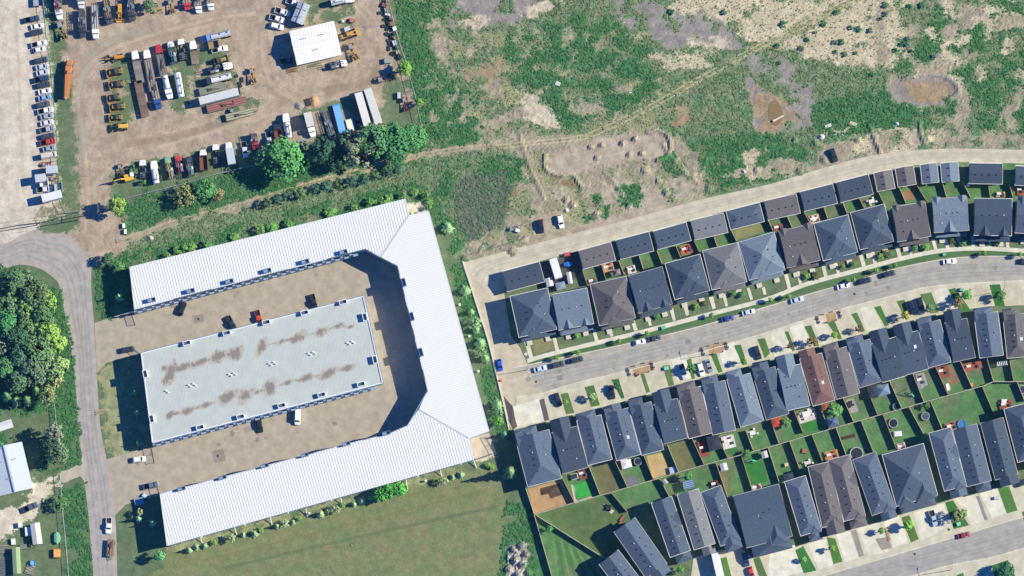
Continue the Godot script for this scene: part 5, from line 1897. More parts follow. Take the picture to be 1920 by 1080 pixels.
# called | x,y,heading,length | cab | load | colour | label
const LORRIES := """
semi_truck|258,127,-102,10.5|ececec|flat|9c938c|white semi truck with a long grey flat deck, westernmost of the three flatbeds
flatbed_trailer|266,187,-102,12|-|flat|8d756a|rust brown flatbed trailer standing behind the westernmost white semi truck
semi_truck|281,134,-100,13.5|ececec|stripe|a59a90|white semi truck with a striped deck, between two other long flatbeds
semi_truck|293,180,79,9|33508f|stripe|b9b0a4|blue cabbed truck with pale planked deck parked tail to tail
semi_truck|302,114,-101,10|b03a3a|stripe|8e8a88|red cabbed semi truck with a grey striped deck
tank_truck|314,165,76,7.6|e8eaea|tank|c9ced2|white truck with two tanks, nose towards the lower track
tanker_trailer|337,162,-100,8|-|tank|eef0f1|white tanker trailer standing on the grass of the depot
rig_truck|323,101,-100,7.4|e6e8e8|rig|2f6f66|white truck with dark green gear behind its cab
semi_truck|342,96,-99,7.4|eceeee|bare|d0d0d0|white tractor unit without trailer between green geared truck and brown decked one
flatbed_truck|364,100,-99,7.6|eceded|flat|97857a|white truck with a brown timber deck
tank_truck|406,69,166,9.6|7f9ec4|tank|bcc4cc|blue cabbed truck with a long silver tank, nose to the west
utility_trailer|401,86,-10,3.6|-|dump|a08f70|small beige trailer between the silver tanker and white pickup
tank_truck|413,129,-14,8|f0f0f0|rig|2e3440|white nosed truck with a black rig deck, on the grass
tank_truck|407,150,-194,9.8|3b4048|tank|e0e3e6|dark cabbed truck with pointed white tank, above the green flat trailer
flatbed_trailer|399,168,-14,9|-|stripe|86a08c|flat trailer with a pale green rack, above the long white trailer
box_trailer|411,184,-14,13|-|box|d9dcda|long white box trailer lying across the middle of the depot
flatbed_trailer|425,197,-14,13|-|stripe|b04a48|long red flat trailer against the white box trailer
lowbed_trailer|450,216,-14,9.4|-|stripe|b9c49a|pale green low trailer by the lower track of the depot
tank_truck|642,3,-12,7.6|eceeee|tank|cfd3d6|white truck with a silver tank at the photo's top edge
crane_truck|635,122,-12,5.4|e8eaea|rig|777c80|white service truck at the lower wall of the white shed
box_truck|582,236,76,7.8|f0f0ee|box|dcdcd4|white box truck nosed to the hedge, west of the beige flat deck
flatbed_trailer|597,232,75,8|-|flat|a99c88|beige planked flat trailer between box truck and grey rig
rig_truck|617,238,72,10|6a7076|rig|8a8f94|grey rig truck with a lattice mast lying between flat trailer and blue container
box_trailer|681,209,74,11.4|-|box|eceae4|long white trailer with roof hatches, the western of a close pair
box_trailer|700,203,72,12|-|box|dedfdc|long plain grey white trailer, the eastern of a close pair
tank_truck|539,238,-100,8.2|f2f2f2|tank|d8dadc|white truck with a white drum tank beside the big round tree
dump_truck|522,252,-98,6.4|2f3a4a|dump|8a4a40|dark truck with a red brown tipper beside the white drum truck
tractor_unit|269,320,-96,6.4|ececea|bare|cfc8b0|white tractor unit by a bush, near the yellow excavator
tank_truck|291,325,-98,7.6|f0f1f1|tank|f2f3f3|white truck with a round white tank, fourth in the lower lorry row
rig_truck|318,317,-102,7|79b0a0|rig|d0c040|turquoise truck with a yellow mast in the lower lorry row
rig_truck|336,309,-100,5.6|c05048|rig|b84840|small red rig truck in the lower lorry row
rig_truck|356,314,-96,6.6|3c4048|rig|70757c|dark grey rig truck in the lower lorry row
dump_truck|382,302,-94,6.8|f0f0f0|dump|8a5a44|white truck with a rust brown tipper body
semi_truck|406,292,-96,6.8|ececec|bare|a03c34|white tractor unit with a red deck in the lower lorry row
box_truck|432,290,-100,7.4|f2f2f0|box|cbd6da|white truck with a pale box, easternmost white one of the lower lorry row
rig_truck|477,266,80,5|b03c3c|rig|8a3434|red rig at the edge of the big round tree
drill_truck|109,15,80,8|e4e6e8|rig|b23a30|white and red truck against the western fence at the photo's top
drill_truck|154,45,85,9|3a4048|rig|5a5f66|dark drilling rig, third from the western fence at the top
semi_truck|179,42,88,11|eef0f1|stripe|c8ccd0|long white truck in the top row of machines
drill_truck|202,24,80,8|4a4c50|rig|c49a3a|yellow masted rig east of the long white truck in the top row
drill_truck|246,18,84,8|44474c|rig|6a6c70|dark rig at the eastern end of the top row
box_truck|152,2,86,5|d8dcde|box|c4cace|white box truck cut by the photo's top edge
tractor_unit|350,3,84,5.6|c23c46|bare|b03a3a|red tractor unit cut by the photo's top edge
tractor_unit|372,8,86,6|e6ebee|bare|c0c4c8|white tractor unit just east of the red one at the top edge
tractor_unit|395,4,86,5.6|e2e7ea|bare|c0c4c8|white tractor unit second east of the red one at the top edge
utility_trailer|98,321,-3,3.8|-|box|c6d2da|short pale blue panelled trailer low in the gravel lot
utility_trailer|77,337,-8,3.6|-|box|cdd3d6|small grey trailer with its shadow to the west, gravel lot
utility_trailer|83,344,-6,3.0|-|dump|e2e4e4|small white trailer just below the small grey trailer
utility_trailer|110,353,-94,3.4|-|dump|b5bdc0|silver bin trailer against the green fence
boat_trailer|98,371,-14,6.6|-|box|eef0f0|long low white trailer, lowest in the gravel lot
flatbed_trailer|72,5,-5,3.4|-|flat|a8adb2|grey panelled trailer at the top of the gravel lot
camper_trailer|1042,506,73,6.6|-|box|f4f5f4|white camper trailer on the pad beside the western garage
camper_trailer|1345,1062,77,8|-|box|f4f5f5|long white camper on a southern drive at the photo's bottom edge
utility_trailer|208,1028,93,5.6|-|stripe|b08a62|trailer loaded with timber and green bags behind the white pickup
"""
# kind | called | x,y,heading,size | colour | label
const MACHINES := """
grader|road_grader|214,110,170,0.85|c8892e|orange yellow grader, top of the column of earthmovers
dozer|bulldozer|216,136,168,1.05|b98f45|yellow bulldozer with dark canopy, second in the column of earthmovers
dozer|bulldozer|220,159,170,1.0|bc9550|yellow bulldozer with brown canopy, third in the column of earthmovers
dozer|bulldozer|215,184,170,0.95|b08c4c|yellow bulldozer with a long dark shadow, fourth in the column of earthmovers
dozer|bulldozer|221,201,172,1.0|c39a3e|yellow bulldozer, fifth in the column of earthmovers
dozer|bulldozer|218,221,174,0.85|c8a044|small yellow bulldozer, sixth in the column of earthmovers
loader|wheel_loader|227,239,172,1.05|d2ac48|bright yellow loader, lowest in the column of earthmovers
crane|truck_crane|127,150,-84,1.0|bf8044|orange crane truck beside the green strip in the depot
frame|derrick_frame|116,58,75,1.1|9a8a55|yellow grey derrick frame by the western fence
loader|wheel_loader|225,22,88,1.0|c8963a|yellow loader in the top row between two rigs
frame|plough_frame|297,21,-5,0.55|d2b04a|small yellow frame beside the bush at the top
frame|derrick_frame|321,13,80,0.8|a8823c|yellow and black derrick frame at the top edge
dozer|bulldozer|414,114,-14,0.95|b99a62|yellow bulldozer on the grass below the white pickup
frame|machine_frame|474,143,82,0.9|c89a52|tan machine frame at the edge of the big dirt turning circle
loader|wheel_loader|652,67,-20,1.05|c29340|yellow loader at the right wall of the white shed
frame|grapple_frame|662,98,70,1.05|c69a44|yellow grapple frame below the loader beside the white shed
excavator|excavator|240,335,165,0.9|d8ac34|yellow excavator with folded arm at the lower left of the depot
frame|wagon_frame|226,320,80,0.7|7d4a3c|brown red wagon frame beside the yellow excavator
tractor|tractor|247,326,-100,0.9|5f8a5a|green tractor with white cab beside the excavator
frame|machine_frame|88,308,-8,0.6|b25548|small red machine frame low in the gravel lot
frame|machine_frame|103,336,5,0.55|b09a70|small tan machine frame against the green fence
frame|machine_frame|760,196,80,0.8|8c4038|rusty red frame in the depot's eastern grass corner
frame|machine_frame|721,148,-14,0.9|5c3a3a|dark red and black frame beside the bright green shrub tree
frame|machine_frame|436,202,-70,0.7|46606e|blue black machine frame by the end of the red flat trailer
frame|machine_frame|964,428,-15,0.6|a8adaf|pale utility frame on rough ground near the black suv
frame|concrete_form|485,603,-20,0.45|b8503c|small red loader frame beside the red pickup
"""

func vehicles() -> void:
	var k := 0
	for line in LOT.split("\n", false):
		var q := line.split("|")
		var a := q[1].split(",")
		k += 1
		car(q[0], float(a[0]), float(a[1]), float(a[2]), q[2], "%s in the gravel lot's column beside the fence, %s from the top" % [q[3], ORD[k]], "vehicles in the gravel lot")
	for line in PARKED.split("\n", false):
		var q := line.split("|")
		var a := q[1].split(",")
		car(q[0], float(a[0]), float(a[1]), float(a[2]), q[2], q[3])
	for line in LORRIES.split("\n", false):
		var q := line.split("|")
		var a := q[1].split(",")
		lorry(q[0], float(a[0]), float(a[1]), float(a[2]), float(a[3]), "" if q[2] == "-" else q[2], q[3], q[4], q[5], "trailer" if q[0].ends_with("trailer") else "truck")
	for line in MACHINES.split("\n", false):
		var q := line.split("|")
		var a := q[2].split(",")
		machine(q[0], q[1], float(a[0]), float(a[1]), float(a[2]), float(a[3]), q[3], q[4])

# ------------------------------------------------------------------ trees and shrubs
var leaf_mat: StandardMaterial3D

func crown_mesh(kind: String, v: int) -> Mesh:
	var key := "%s crown %d" % [kind, v]
	if meshes.has(key):
		return meshes[key]
	var r := RandomNumberGenerator.new()
	r.seed = key.hash()
	var s := Shape.new()
	s.tinted = true
	if kind == "spruce":
		# unit radius, height 3
		for tier in 15:
			var f := tier / 15.0
			var y := 0.25 + 2.7 * f
			var rad := (1.0 - f) * 1.0 + 0.04
			var n := int(5 + 4 * (1.0 - f))
			for i in n:
				var g := TAU * (i + r.randf() * 0.7) / n + tier * 0.7
				var l := rad * (0.55 + 0.6 * r.randf())
				var d := Vector3(cos(g), 0, sin(g))
				var side := Vector3(-d.z, 0, d.x) * (0.07 + 0.1 * rad)
				var tip := d * l + Vector3(0, y - 0.22 * rad, 0)
				var base := Vector3(0, y + 0.1, 0)
				var mid := base.lerp(tip, 0.55) + Vector3(0, 0.03, 0)
				var k := 0.75 + 0.5 * r.randf()
				s.tint = Color(k, k, k)
				s.quad(base, mid + side, tip, mid - side)
				s.tri(mid + side * 0.8 - Vector3(0, 0.12, 0), tip, mid + side * 0.2 + Vector3(0, 0.06, 0))
				s.tri(mid - side * 0.8 - Vector3(0, 0.12, 0), mid - side * 0.2 + Vector3(0, 0.06, 0), tip)
	else:
		var clumps := {"broad": 34, "round": 24, "airy": 22, "shrub": 14}[kind] as int
		var leaves := {"broad": 60, "round": 55, "airy": 34, "shrub": 46}[kind] as int
		var big := {"broad": 0.075, "round": 0.09, "airy": 0.085, "shrub": 0.12}[kind] as float
		for i in clumps:
			# clump centres spread over a lumpy dome
			var u := r.randf_range(-0.35, 1.0)
			var g := r.randf() * TAU
			var q := sqrt(maxf(0.0, 1.0 - u * u))
			var c := Vector3(q * cos(g), u * 0.85, q * sin(g)) * r.randf_range(0.5, 0.82)
			var cr := r.randf_range(0.2, 0.36)
			var k := r.randf_range(0.7, 1.3)
			var warm := r.randf_range(-0.08, 0.08)
			for j in leaves:
				var d := Vector3(r.randfn(), r.randfn(), r.randfn()).normalized()
				var p := c + d * cr * (0.6 + 0.45 * r.randf())
				var n := (d + Vector3(r.randfn(), r.randfn() + 0.6, r.randfn()) * 0.5).normalized()
				var a := n.cross(Vector3(r.randfn(), r.randfn(), r.randfn())).normalized() * big * (0.6 + 0.7 * r.randf())
				var b := n.cross(a) * 0.75
				var m := k * r.randf_range(0.85, 1.15)
				s.tint = Color(m * (1.0 + warm), m, m * (1.0 - warm))
				s.quad(p - a, p - b, p + a, p + b)
	for i in s.n.size():
		var p := s.v[i]
		var o := (Vector3(p.x, 0.45, p.z) if kind == "spruce" else Vector3(p.x, p.y + 0.35, p.z)).normalized()
		var q := s.n[i]
		s.n[i] = (q * (1.0 if q.dot(o) > 0 else -1.0) * (1.0 if kind == "spruce" else 0.8) + o * (0.15 if kind == "spruce" else 0.5)).normalized()
	meshes[key] = s.done()
	return meshes[key]

func leafy(hex: String) -> StandardMaterial3D:
	var key := "leaf " + hex
	if not mats.has(key):
		var m := StandardMaterial3D.new()
		var c := Color(hex)
		m.albedo_color = Color(minf(c.r * 1.28, 1), minf(c.g * 1.24, 1), minf(c.b * (1.3 if c.b < c.g * 0.8 else 1.0), 1))
		m.vertex_color_use_as_albedo = true
		m.roughness = 0.7
		m.metallic_specular = 0.25
		m.cull_mode = BaseMaterial3D.CULL_DISABLED
		m.backlight_enabled = true
		m.backlight = Color(hex).darkened(0.55)
		mats[key] = m
	return mats[key]

# r: crown radius in plan units; tall: height in metres
func tree(kind: String, x: float, y: float, r: float, tall: float, hex: String, called: String, label: String, category: String, group := "") -> void:
	var rad := r * U
	var mid := tall * (0.4 if kind == "spruce" else 0.62)
	var at := P(x, y, mid)
	var t := thing(called, label, category, at, fposmod(x * 1.7 + y * 2.3, TAU), group)
	var h := absi(("%s %s" % [x, y]).hash())
	var c := obj("crown" if kind != "shrub" else "foliage", crown_mesh(kind, h % 3), leafy(hex), t)
	if kind == "spruce":
		c.scale = Vector3(rad, tall / 3.0, rad)
	else:
		var vert := tall * 0.42 if kind != "shrub" else tall * 0.55
		c.scale = Vector3(rad, vert, rad) * 1.02
		c.position.y = tall - vert * 0.98
	if not meshes.has("trunk"):
		var s := Shape.new()
		s.tube(Vector3.ZERO, Vector3(0, 0.55, 0), 0.06, 0.035, 7)
		for i in 5:
			var g := TAU * i / 5.0
			s.tube(Vector3(0, 0.38 + 0.03 * i, 0), Vector3(cos(g) * 0.32, 0.68 + 0.04 * (i % 3), sin(g) * 0.32), 0.026, 0.012, 5)
		s.tube(Vector3(0, 0.5, 0), Vector3(0.03, 0.85, 0.02), 0.035, 0.012, 5)
		meshes["trunk"] = s.done()
		s = Shape.new()
		s.tube(Vector3.ZERO, Vector3(0, 0.95, 0), 0.035, 0.008, 7)
		meshes["pole trunk"] = s.done()
	if kind != "shrub":
		var k := obj("trunk", meshes["pole trunk" if kind == "spruce" else "trunk"], mat("5b4a3d", 0.95, 1), t)
		k.scale = Vector3(tall * 0.9 if kind == "spruce" else minf(tall, rad * 2.4), tall, tall * 0.9 if kind == "spruce" else minf(tall, rad * 2.4))

# kind | x,y,radius,height | colour | called | label
const TREES := """
broad|528,302,45,12|4f8a4a|broadleaf_tree|big round bright green tree rising over the depot's lorry row
broad|700,262,34,11|4c7a4c|broadleaf_tree|green tree in the middle of the clump below the long white trailers
airy|676,284,32,11|7c8a66|broadleaf_tree|grey green feathery tree at the clump's lower left above the track
broad|738,262,33,10|437844|broadleaf_tree|green tree in the clump, below the plain white trailer
broad|772,258,30,9|4a8048|broadleaf_tree|green tree at the eastern end of the depot's tree clump
airy|655,262,22,9|5d7a55|broadleaf_tree|dull green tree at the western end of the depot's tree clump
broad|742,285,24,8|3f7342|broadleaf_tree|dark green tree at the lower edge of the depot's tree clump
airy|604,282,30,8|34563f|broadleaf_tree|dark shaded tree between the big round tree and the tree clump
airy|630,300,24,7|38593f|broadleaf_tree|dark tree standing above the grassy track, east of the big round tree
round|219,386,19,8|7a9c46|broadleaf_tree|yellow green tree at the depot's south west gate
airy|345,366,24,6|76806a|bushy_tree|greyish bushy tree, western part of the thicket below the lorry row
round|386,356,23,7|4f8048|bushy_tree|fresh green bushy tree in the thicket below the lorry row
airy|408,366,13,5|8f8478|bushy_tree|pinkish grey bush at the eastern side of the thicket
round|758,129,16,6|6f9c42|broadleaf_tree|bright green tree on the depot's eastern fence
round|786,192,8,4|6f9440|bushy_tree|small bright green bush on the depot's eastern fence
round|282,11,15,4|5d7a52|bushy_tree|grey green bush at the photo's top edge among the machines
shrub|270,341,6,3|5c8a48|bushy_tree|small green bush behind the white tractor unit
shrub|248,312,6,2.5|4f7d46|bushy_tree|small green bush above the green tractor
spruce|839,426,14,8|86a89c|spruce|large pale blue spruce beside the north east corner of the white roof
spruce|955,885,18,12|6f8f7a|spruce|tall grey green spruce with a long shadow on the south lawn
round|934,790,10,5|5f9440|bushy_tree|bright green bush by the east storage wing's lower end
spruce|946,815,10,5|6a9a88|spruce|pale spruce next to the bright green bush at the lower lane end
broad|25,530,22,11|4e6f4a|grove_tree|dark tree at the upper end of the western grove
broad|62,552,26,11|556d48|grove_tree|olive tree in the upper part of the western grove
round|90,565,18,9|789c4c|grove_tree|bright yellow green tree at the grove's upper right edge
spruce|18,555,14,12|6a8a70|grove_tree|grey green spruce near the grove's upper left
broad|8,600,22,11|3f7a46|grove_tree|green tree at the photo's left edge beside the grove's gap
broad|55,612,20,9|5f8048|grove_tree|green tree beside the small clearing in the grove
round|92,625,20,10|7c9f4a|grove_tree|light green tree at the grove's right edge
round|108,645,16,9|86a850|grove_tree|brightest yellow green tree on the grove's road side
broad|72,660,28,11|5f8150|grove_tree|large mid green tree in the middle of the western grove
round|105,690,22,10|7d9a5c|grove_tree|pale green tree on the grove's lower road side
broad|60,700,26,11|5d7656|grove_tree|grey green tree in the grove's lower half
airy|100,712,16,8|8f9a80|grove_tree|pale grey tree at the grove's lower right beside the fence
broad|8,690,18,10|4d7a4a|grove_tree|green tree at the left edge in the grove's lower half
spruce|12,742,14,12|5f8a76|grove_tree|blue green spruce at the grove's lower left edge
spruce|30,752,14,11|6a8c78|grove_tree|blue green spruce second from the left at the grove's lower edge
spruce|50,750,14,11|5f8270|grove_tree|blue green spruce third from the left at the grove's lower edge
airy|88,742,16,8|84905f|grove_tree|olive feathery tree at the grove's lower right corner
broad|30,640,24,10|3d5f45|grove_tree|dark tree left of the grove's middle
broad|14,575,20,11|587a50|grove_tree|mid green tree below the grey green spruce in the grove
round|45,580,17,10|6a8a50|grove_tree|light olive tree between the grove's two upper dark trees
broad|80,598,20,10|567a4e|grove_tree|green tree just below the bright tree at the grove's upper right
airy|40,520,18,9|66745a|grove_tree|grey green tree at the grove's topmost edge
round|22,628,17,9|4f7a50|grove_tree|green tree left of the dark tree in the grove's middle
broad|42,668,22,10|4a7050|grove_tree|dark green tree left of the grove's large mid green tree
airy|82,690,18,10|7a8a62|grove_tree|pale olive tree inside the pale trees of the grove's lower road side
broad|28,715,20,10|50704e|grove_tree|dull green tree above the grove's row of blue green spruces
spruce|68,732,13,10|6f8f7a|grove_tree|grey green spruce at the right end of the grove's spruce row
airy|0,650,16,9|6f8062|grove_tree|grey green tree at the left edge in the grove's middle
airy|102,812,22,10|76856a|yard_tree|grey green tree above the western cottage's drive
broad|108,850,22,9|5f7a58|yard_tree|green tree beside the western cottage
broad|88,835,18,8|39563f|yard_tree|dark tree against the western cottage's right wall
round|0,836,8,5|4f8a6a|yard_tree|blue green tree above the western cottage at the left edge
airy|110,945,18,4|567a4c|yard_tree|low green tree inside the western property's fence
spruce|223,556,10,6|8cbf9c|spruce|pale green spruce in the shade of the northern wing's west end
round|298,1042,12,6|5fa064|broadleaf_tree|bright green tree at the southern wing's lower west corner
spruce|260,972,9,5|8fb8a8|spruce|pale blue spruce in the southern wing's western shade
airy|262,960,8,4|9aa890|spruce|pale bush in the southern wing's western shade
spruce|286,980,9,6|8fb8ae|spruce|pale blue spruce close to the southern wing's western wall
spruce|253,735,9,5|7fa86c|spruce|pale green spruce in the middle block's western shade, upper one
spruce|257,773,9,5|86b080|spruce|pale green spruce in the middle block's western shade, lower one
round|242,680,5,3|7ba066|shrub|small green shrub in the middle block's western shade, upper one
round|244,698,5,3|7ba066|shrub|small green shrub in the middle block's western shade, second from top
round|254,750,5,3|7ba066|shrub|small green shrub between two spruces in the middle block's shade
round|262,830,8,4|76a070|shrub|green shrub at the middle block's lower west corner
round|203,485,14,5|3f6a44|bushy_tree|dark green bush at the corner of the road and the northern wing
round|222,500,12,4|5a8548|bushy_tree|green bush in the upper shade of the northern wing
round|712,928,16,6|52983f|hedge_bush|bright green round bush, westernmost of three big hedge bushes
round|728,922,17,6.5|4d933c|hedge_bush|bright green round bush, middle of three big hedge bushes
round|748,917,17,6.5|55a044|hedge_bush|bright green round bush, easternmost of three big hedge bushes
round|1030,992,8,4|4f8a46|yard_tree|small green tree inside the wedge shaped striped lawn
round|1290,892,9,5|4f8f4a|yard_tree|small green tree beside the blue lattice pergola
round|1276,1068,8,4|5a9a44|yard_tree|small green tree at a southern drive near the bottom edge
round|1296,690,10,5|4f8a3c|street_tree|round green tree on the strip beside the grey pickup
round|1060,754,6,3|6f9448|street_tree|small green tree on the first lawn strip of the middle row
round|1110,744,9,4|83a468|street_tree|pale feathery tree on the second lawn strip of the middle row
airy|1157,724,8,4|556f4c|street_tree|dark bare shrub on the curved planting bed
round|1394,677,7,5|6f9a44|street_tree|young tree casting a star shadow west of the black suv's drive
airy|1482,648,8,5|6a5560|street_tree|purple leaved tree on a middle row strip, western one
airy|1523,641,11,5|7d6a56|street_tree|brownish tree on a middle row strip behind the red brown house
airy|1610,617,8,4|5c4a55|street_tree|purple leaved tree east of the brownish tree on the strips
round|1564,628,7,4|7c9a50|street_tree|pale shrub row on a curved gravel strip
round|1698,592,9,5|a8a848|street_tree|yellow green tree beside two black suvs
round|1742,578,9,4|5f7a58|street_tree|dark shrub beside the second black suv
round|1813,553,11,5|5fa048|street_tree|bright green tree beside a green utility box on the strip
airy|1795,568,12,5|7d7250|street_tree|brownish tree with a broad shadow beside the bright green one
round|1876,554,11,5|53803f|street_tree|green tree near the right edge with shadow on the pale drive
round|1703,985,11,5|7ab04a|street_tree|bright green tree beside the wide southern drive
round|1653,995,7,4|6f9a50|street_tree|small green tree at the gravel strip with planks
round|1560,1028,7,4|86a850|street_tree|yellow green small tree on a southern strip
round|1507,1049,6,3|86b060|street_tree|small pale tree in the deep green southern strip
airy|1795,966,15,6|76806a|street_tree|grey green large tree west of the pickup's neighbouring lawn
round|1806,962,9,4|5f9a44|street_tree|bright green bush beside the grey green large tree
broad|1886,1068,18,7|3f6a4a|street_tree|dark round tree on the lawn at the bottom right
round|1565,770,16,4|5f8f4e|yard_tree|leafy green garden tree beside the red brown house's yard
round|1474,792,10,4|5f8a50|yard_tree|leafy shrub beside the orange canopy
round|1738,760,7,3|5a7d48|yard_tree|small shrub in a yard corner near a trampoline
round|1400,850,8,3|4f7d44|yard_tree|small shrub near the white deck
"""

func trees() -> void:
	for line in TREES.split("\n", false):
		var q := line.split("|")
		var a := q[1].split(",")
		var group := "trees of the western grove" if q[3] == "grove_tree" else ""
		tree(q[0], float(a[0]), float(a[1]), float(a[2]) * (1.22 if q[3] == "grove_tree" and q[0] != "spruce" else 1.0), float(a[3]), q[2], q[3], q[4], {"bushy_tree": "bush", "hedge_bush": "bush", "shrub": "shrub", "spruce": "spruce"}.get(q[3], "tree"), group)
	# spruces between the east wing and the white kerb
	var k := 0
	for q in ["873,545,9", "883,584,7", "890,606,9", "893,618,8", "900,643,9", "904,662,8", "910,672,8", "932,758,9", "936,772,8"]:
		var a: PackedStringArray = q.split(",")
		k += 1
		tree("spruce" if k % 3 else "airy", float(a[0]), float(a[1]), float(a[2]) * (1.4 + 0.25 * sin(k * 2.7)), 5.5 + sin(k * 4.1), "7fa591", "spruce", "pale blue green conifer between the east wing and the lane kerb, %s from the top" % ORD[k], "spruce", "spruces beside the east storage wing")
	# hedge of blue spruces below the southern wing
	k = 0
	for q in ["356,1032", "371,1027", "386,1022", "436,1009", "457,1004", "476,999", "517,986", "531,983", "547,978", "600,963", "614,959", "630,955", "666,944", "681,941", "696,934", "832,900", "848,895", "862,891"]:
		var a: PackedStringArray = q.split(",")
		k += 1
		tree("spruce" if k % 4 else "airy", float(a[0]) + sin(k * 5.7) * 2.5, float(a[1]) + cos(k * 4.3) * 1.5, 8.6 + 1.8 * sin(k * 3.3), 3.0 + 0.8 * sin(k * 2.1), "93aca0" if k % 3 else "86a296", "hedge_shrub", "small blue green shrub in the hedge below the southern wing, %s from the west" % ORD[k], "shrub", "blue green shrubs in the hedge")
	k = 0
	for q in ["402,1017", "489,994", "561,973", "643,947", "816,903", "922,875", "915,872"]:
		var a: PackedStringArray = q.split(",")
		k += 1
		tree("round", float(a[0]), float(a[1]), 6.0, 1.8, "6f9a48", "shrub", "low bright green shrub in the hedge below the southern wing, %s from the west" % ORD[k], "shrub", "low shrubs in the southern hedge")
	# shrubs along the northern wing's outer wall
	k = 0
	for q in ["310,478,7", "330,470,7", "345,466,8", "362,463,8", "392,457,9", "440,444,9", "485,432,8", "495,430,8", "508,427,8", "520,424,7", "545,418,8", "621,400,10", "661,391,8", "690,380,6", "702,377,6", "722,373,9", "735,369,6", "758,367,6", "776,362,6", "796,366,7", "803,376,6", "805,386,6"]:
		var a: PackedStringArray = q.split(",")
		k += 1
		tree(["round", "airy", "round"][k % 3], float(a[0]) + sin(k * 7.3) * 4.0, float(a[1]) + cos(k * 5.1) * 2.5, float(a[2]) * (1.15 + 0.3 * sin(k * 3.7)), 2.2 + 0.8 * sin(k * 2.9), ["64944a", "719c4e", "5a8a48"][k % 3], "shrub", "bright green shrub along the northern wing's outer wall, %s from the west" % ORD[k], "shrub", "shrubs along the northern wing")
	# bushes on the lower side of the grassy track
	k = 0
	for q in ["502,380,11", "520,375,10", "540,368,12", "563,362,12", "588,354,11", "612,349,12", "636,344,12", "660,340,13", "682,336,12", "704,330,11", "726,323,12", "748,318,10"]:
		var a: PackedStringArray = q.split(",")
		k += 1
		tree(["round", "airy"][k % 2], float(a[0]), float(a[1]), float(a[2]), 4.0, ["4c7054", "56735c", "43684e"][k % 3], "track_bush", "dark green bush along the lower side of the grassy track, %s from the west" % ORD[k], "bush", "bushes along the grassy track")
	# saplings of the verge
	k = 0
	for q in ["1043,671", "1083,661", "1160,640", "1213,625", "1334,591", "1445,562", "1478,555", "1600,525", "1642,507", "1678,498", "1845,475", "1912,477"]:
		var a: PackedStringArray = q.split(",")
		k += 1
		tree("round", float(a[0]), float(a[1]), 5.5, 3.6, "6f9a48", "sapling", "young green sapling on the grass verge of the street, %s from the west" % ORD[k], "sapling", "saplings on the street verge")
	# bushes in the northern row's front gardens
	k = 0
	for q in ["1082,628,7", "1154,609,8", "1173,603,6", "1231,592,7", "1306,574,7", "1320,569,6", "1376,551,6", "1391,552,7", "1513,517,7", "1530,516,9", "1580,500,5", "1600,495,6", "1651,480,7", "1662,476,8", "1671,476,6", "1715,465,7", "1736,463,8", "1785,452,7", "1806,455,8", "1870,455,6"]:
		var a: PackedStringArray = q.split(",")
		k += 1
		tree("round", float(a[0]), float(a[1]), float(a[2]), 1.8, ["4f8040", "6c9a46", "5b5a48", "5d8a4a"][k % 4], "garden_bush", "garden bush before the northern row duplexes, %s from the west" % ORD[k], "bush", "bushes in the northern front gardens")
	# dark bushes on the dry upper field
	k = 0
	var dots := ["1468,45", "1568,23", "1546,43", "1530,60", "1513,74", "1502,90", "1565,79", "1578,77", "1596,52", "1610,54", "1632,58", "1651,35", "1660,25", "1689,84", "1699,81", "1703,74", "1679,93", "1709,95", "1751,106", "1634,140", "1605,98", "1568,97", "1584,100", "1660,8", "1705,11", "1729,11", "1458,85", "1461,118", "1260,22", "1358,23"]
	dots.sort_custom(func(a: String, b: String) -> bool: return float(a.split(",")[0]) < float(b.split(",")[0]))
	for q: String in dots:
		var a: PackedStringArray = q.split(",")
		k += 1
		tree("shrub", float(a[0]), float(a[1]), 4.0 + (k * 7 % 4), 1.0, ["2f5f3a", "3b6a45", "4a6b50", "2c6c38"][k % 4], "field_bush", "small dark green bush on the dry upper field, %s from the west" % ORD[k], "bush", "bushes on the dry upper field")

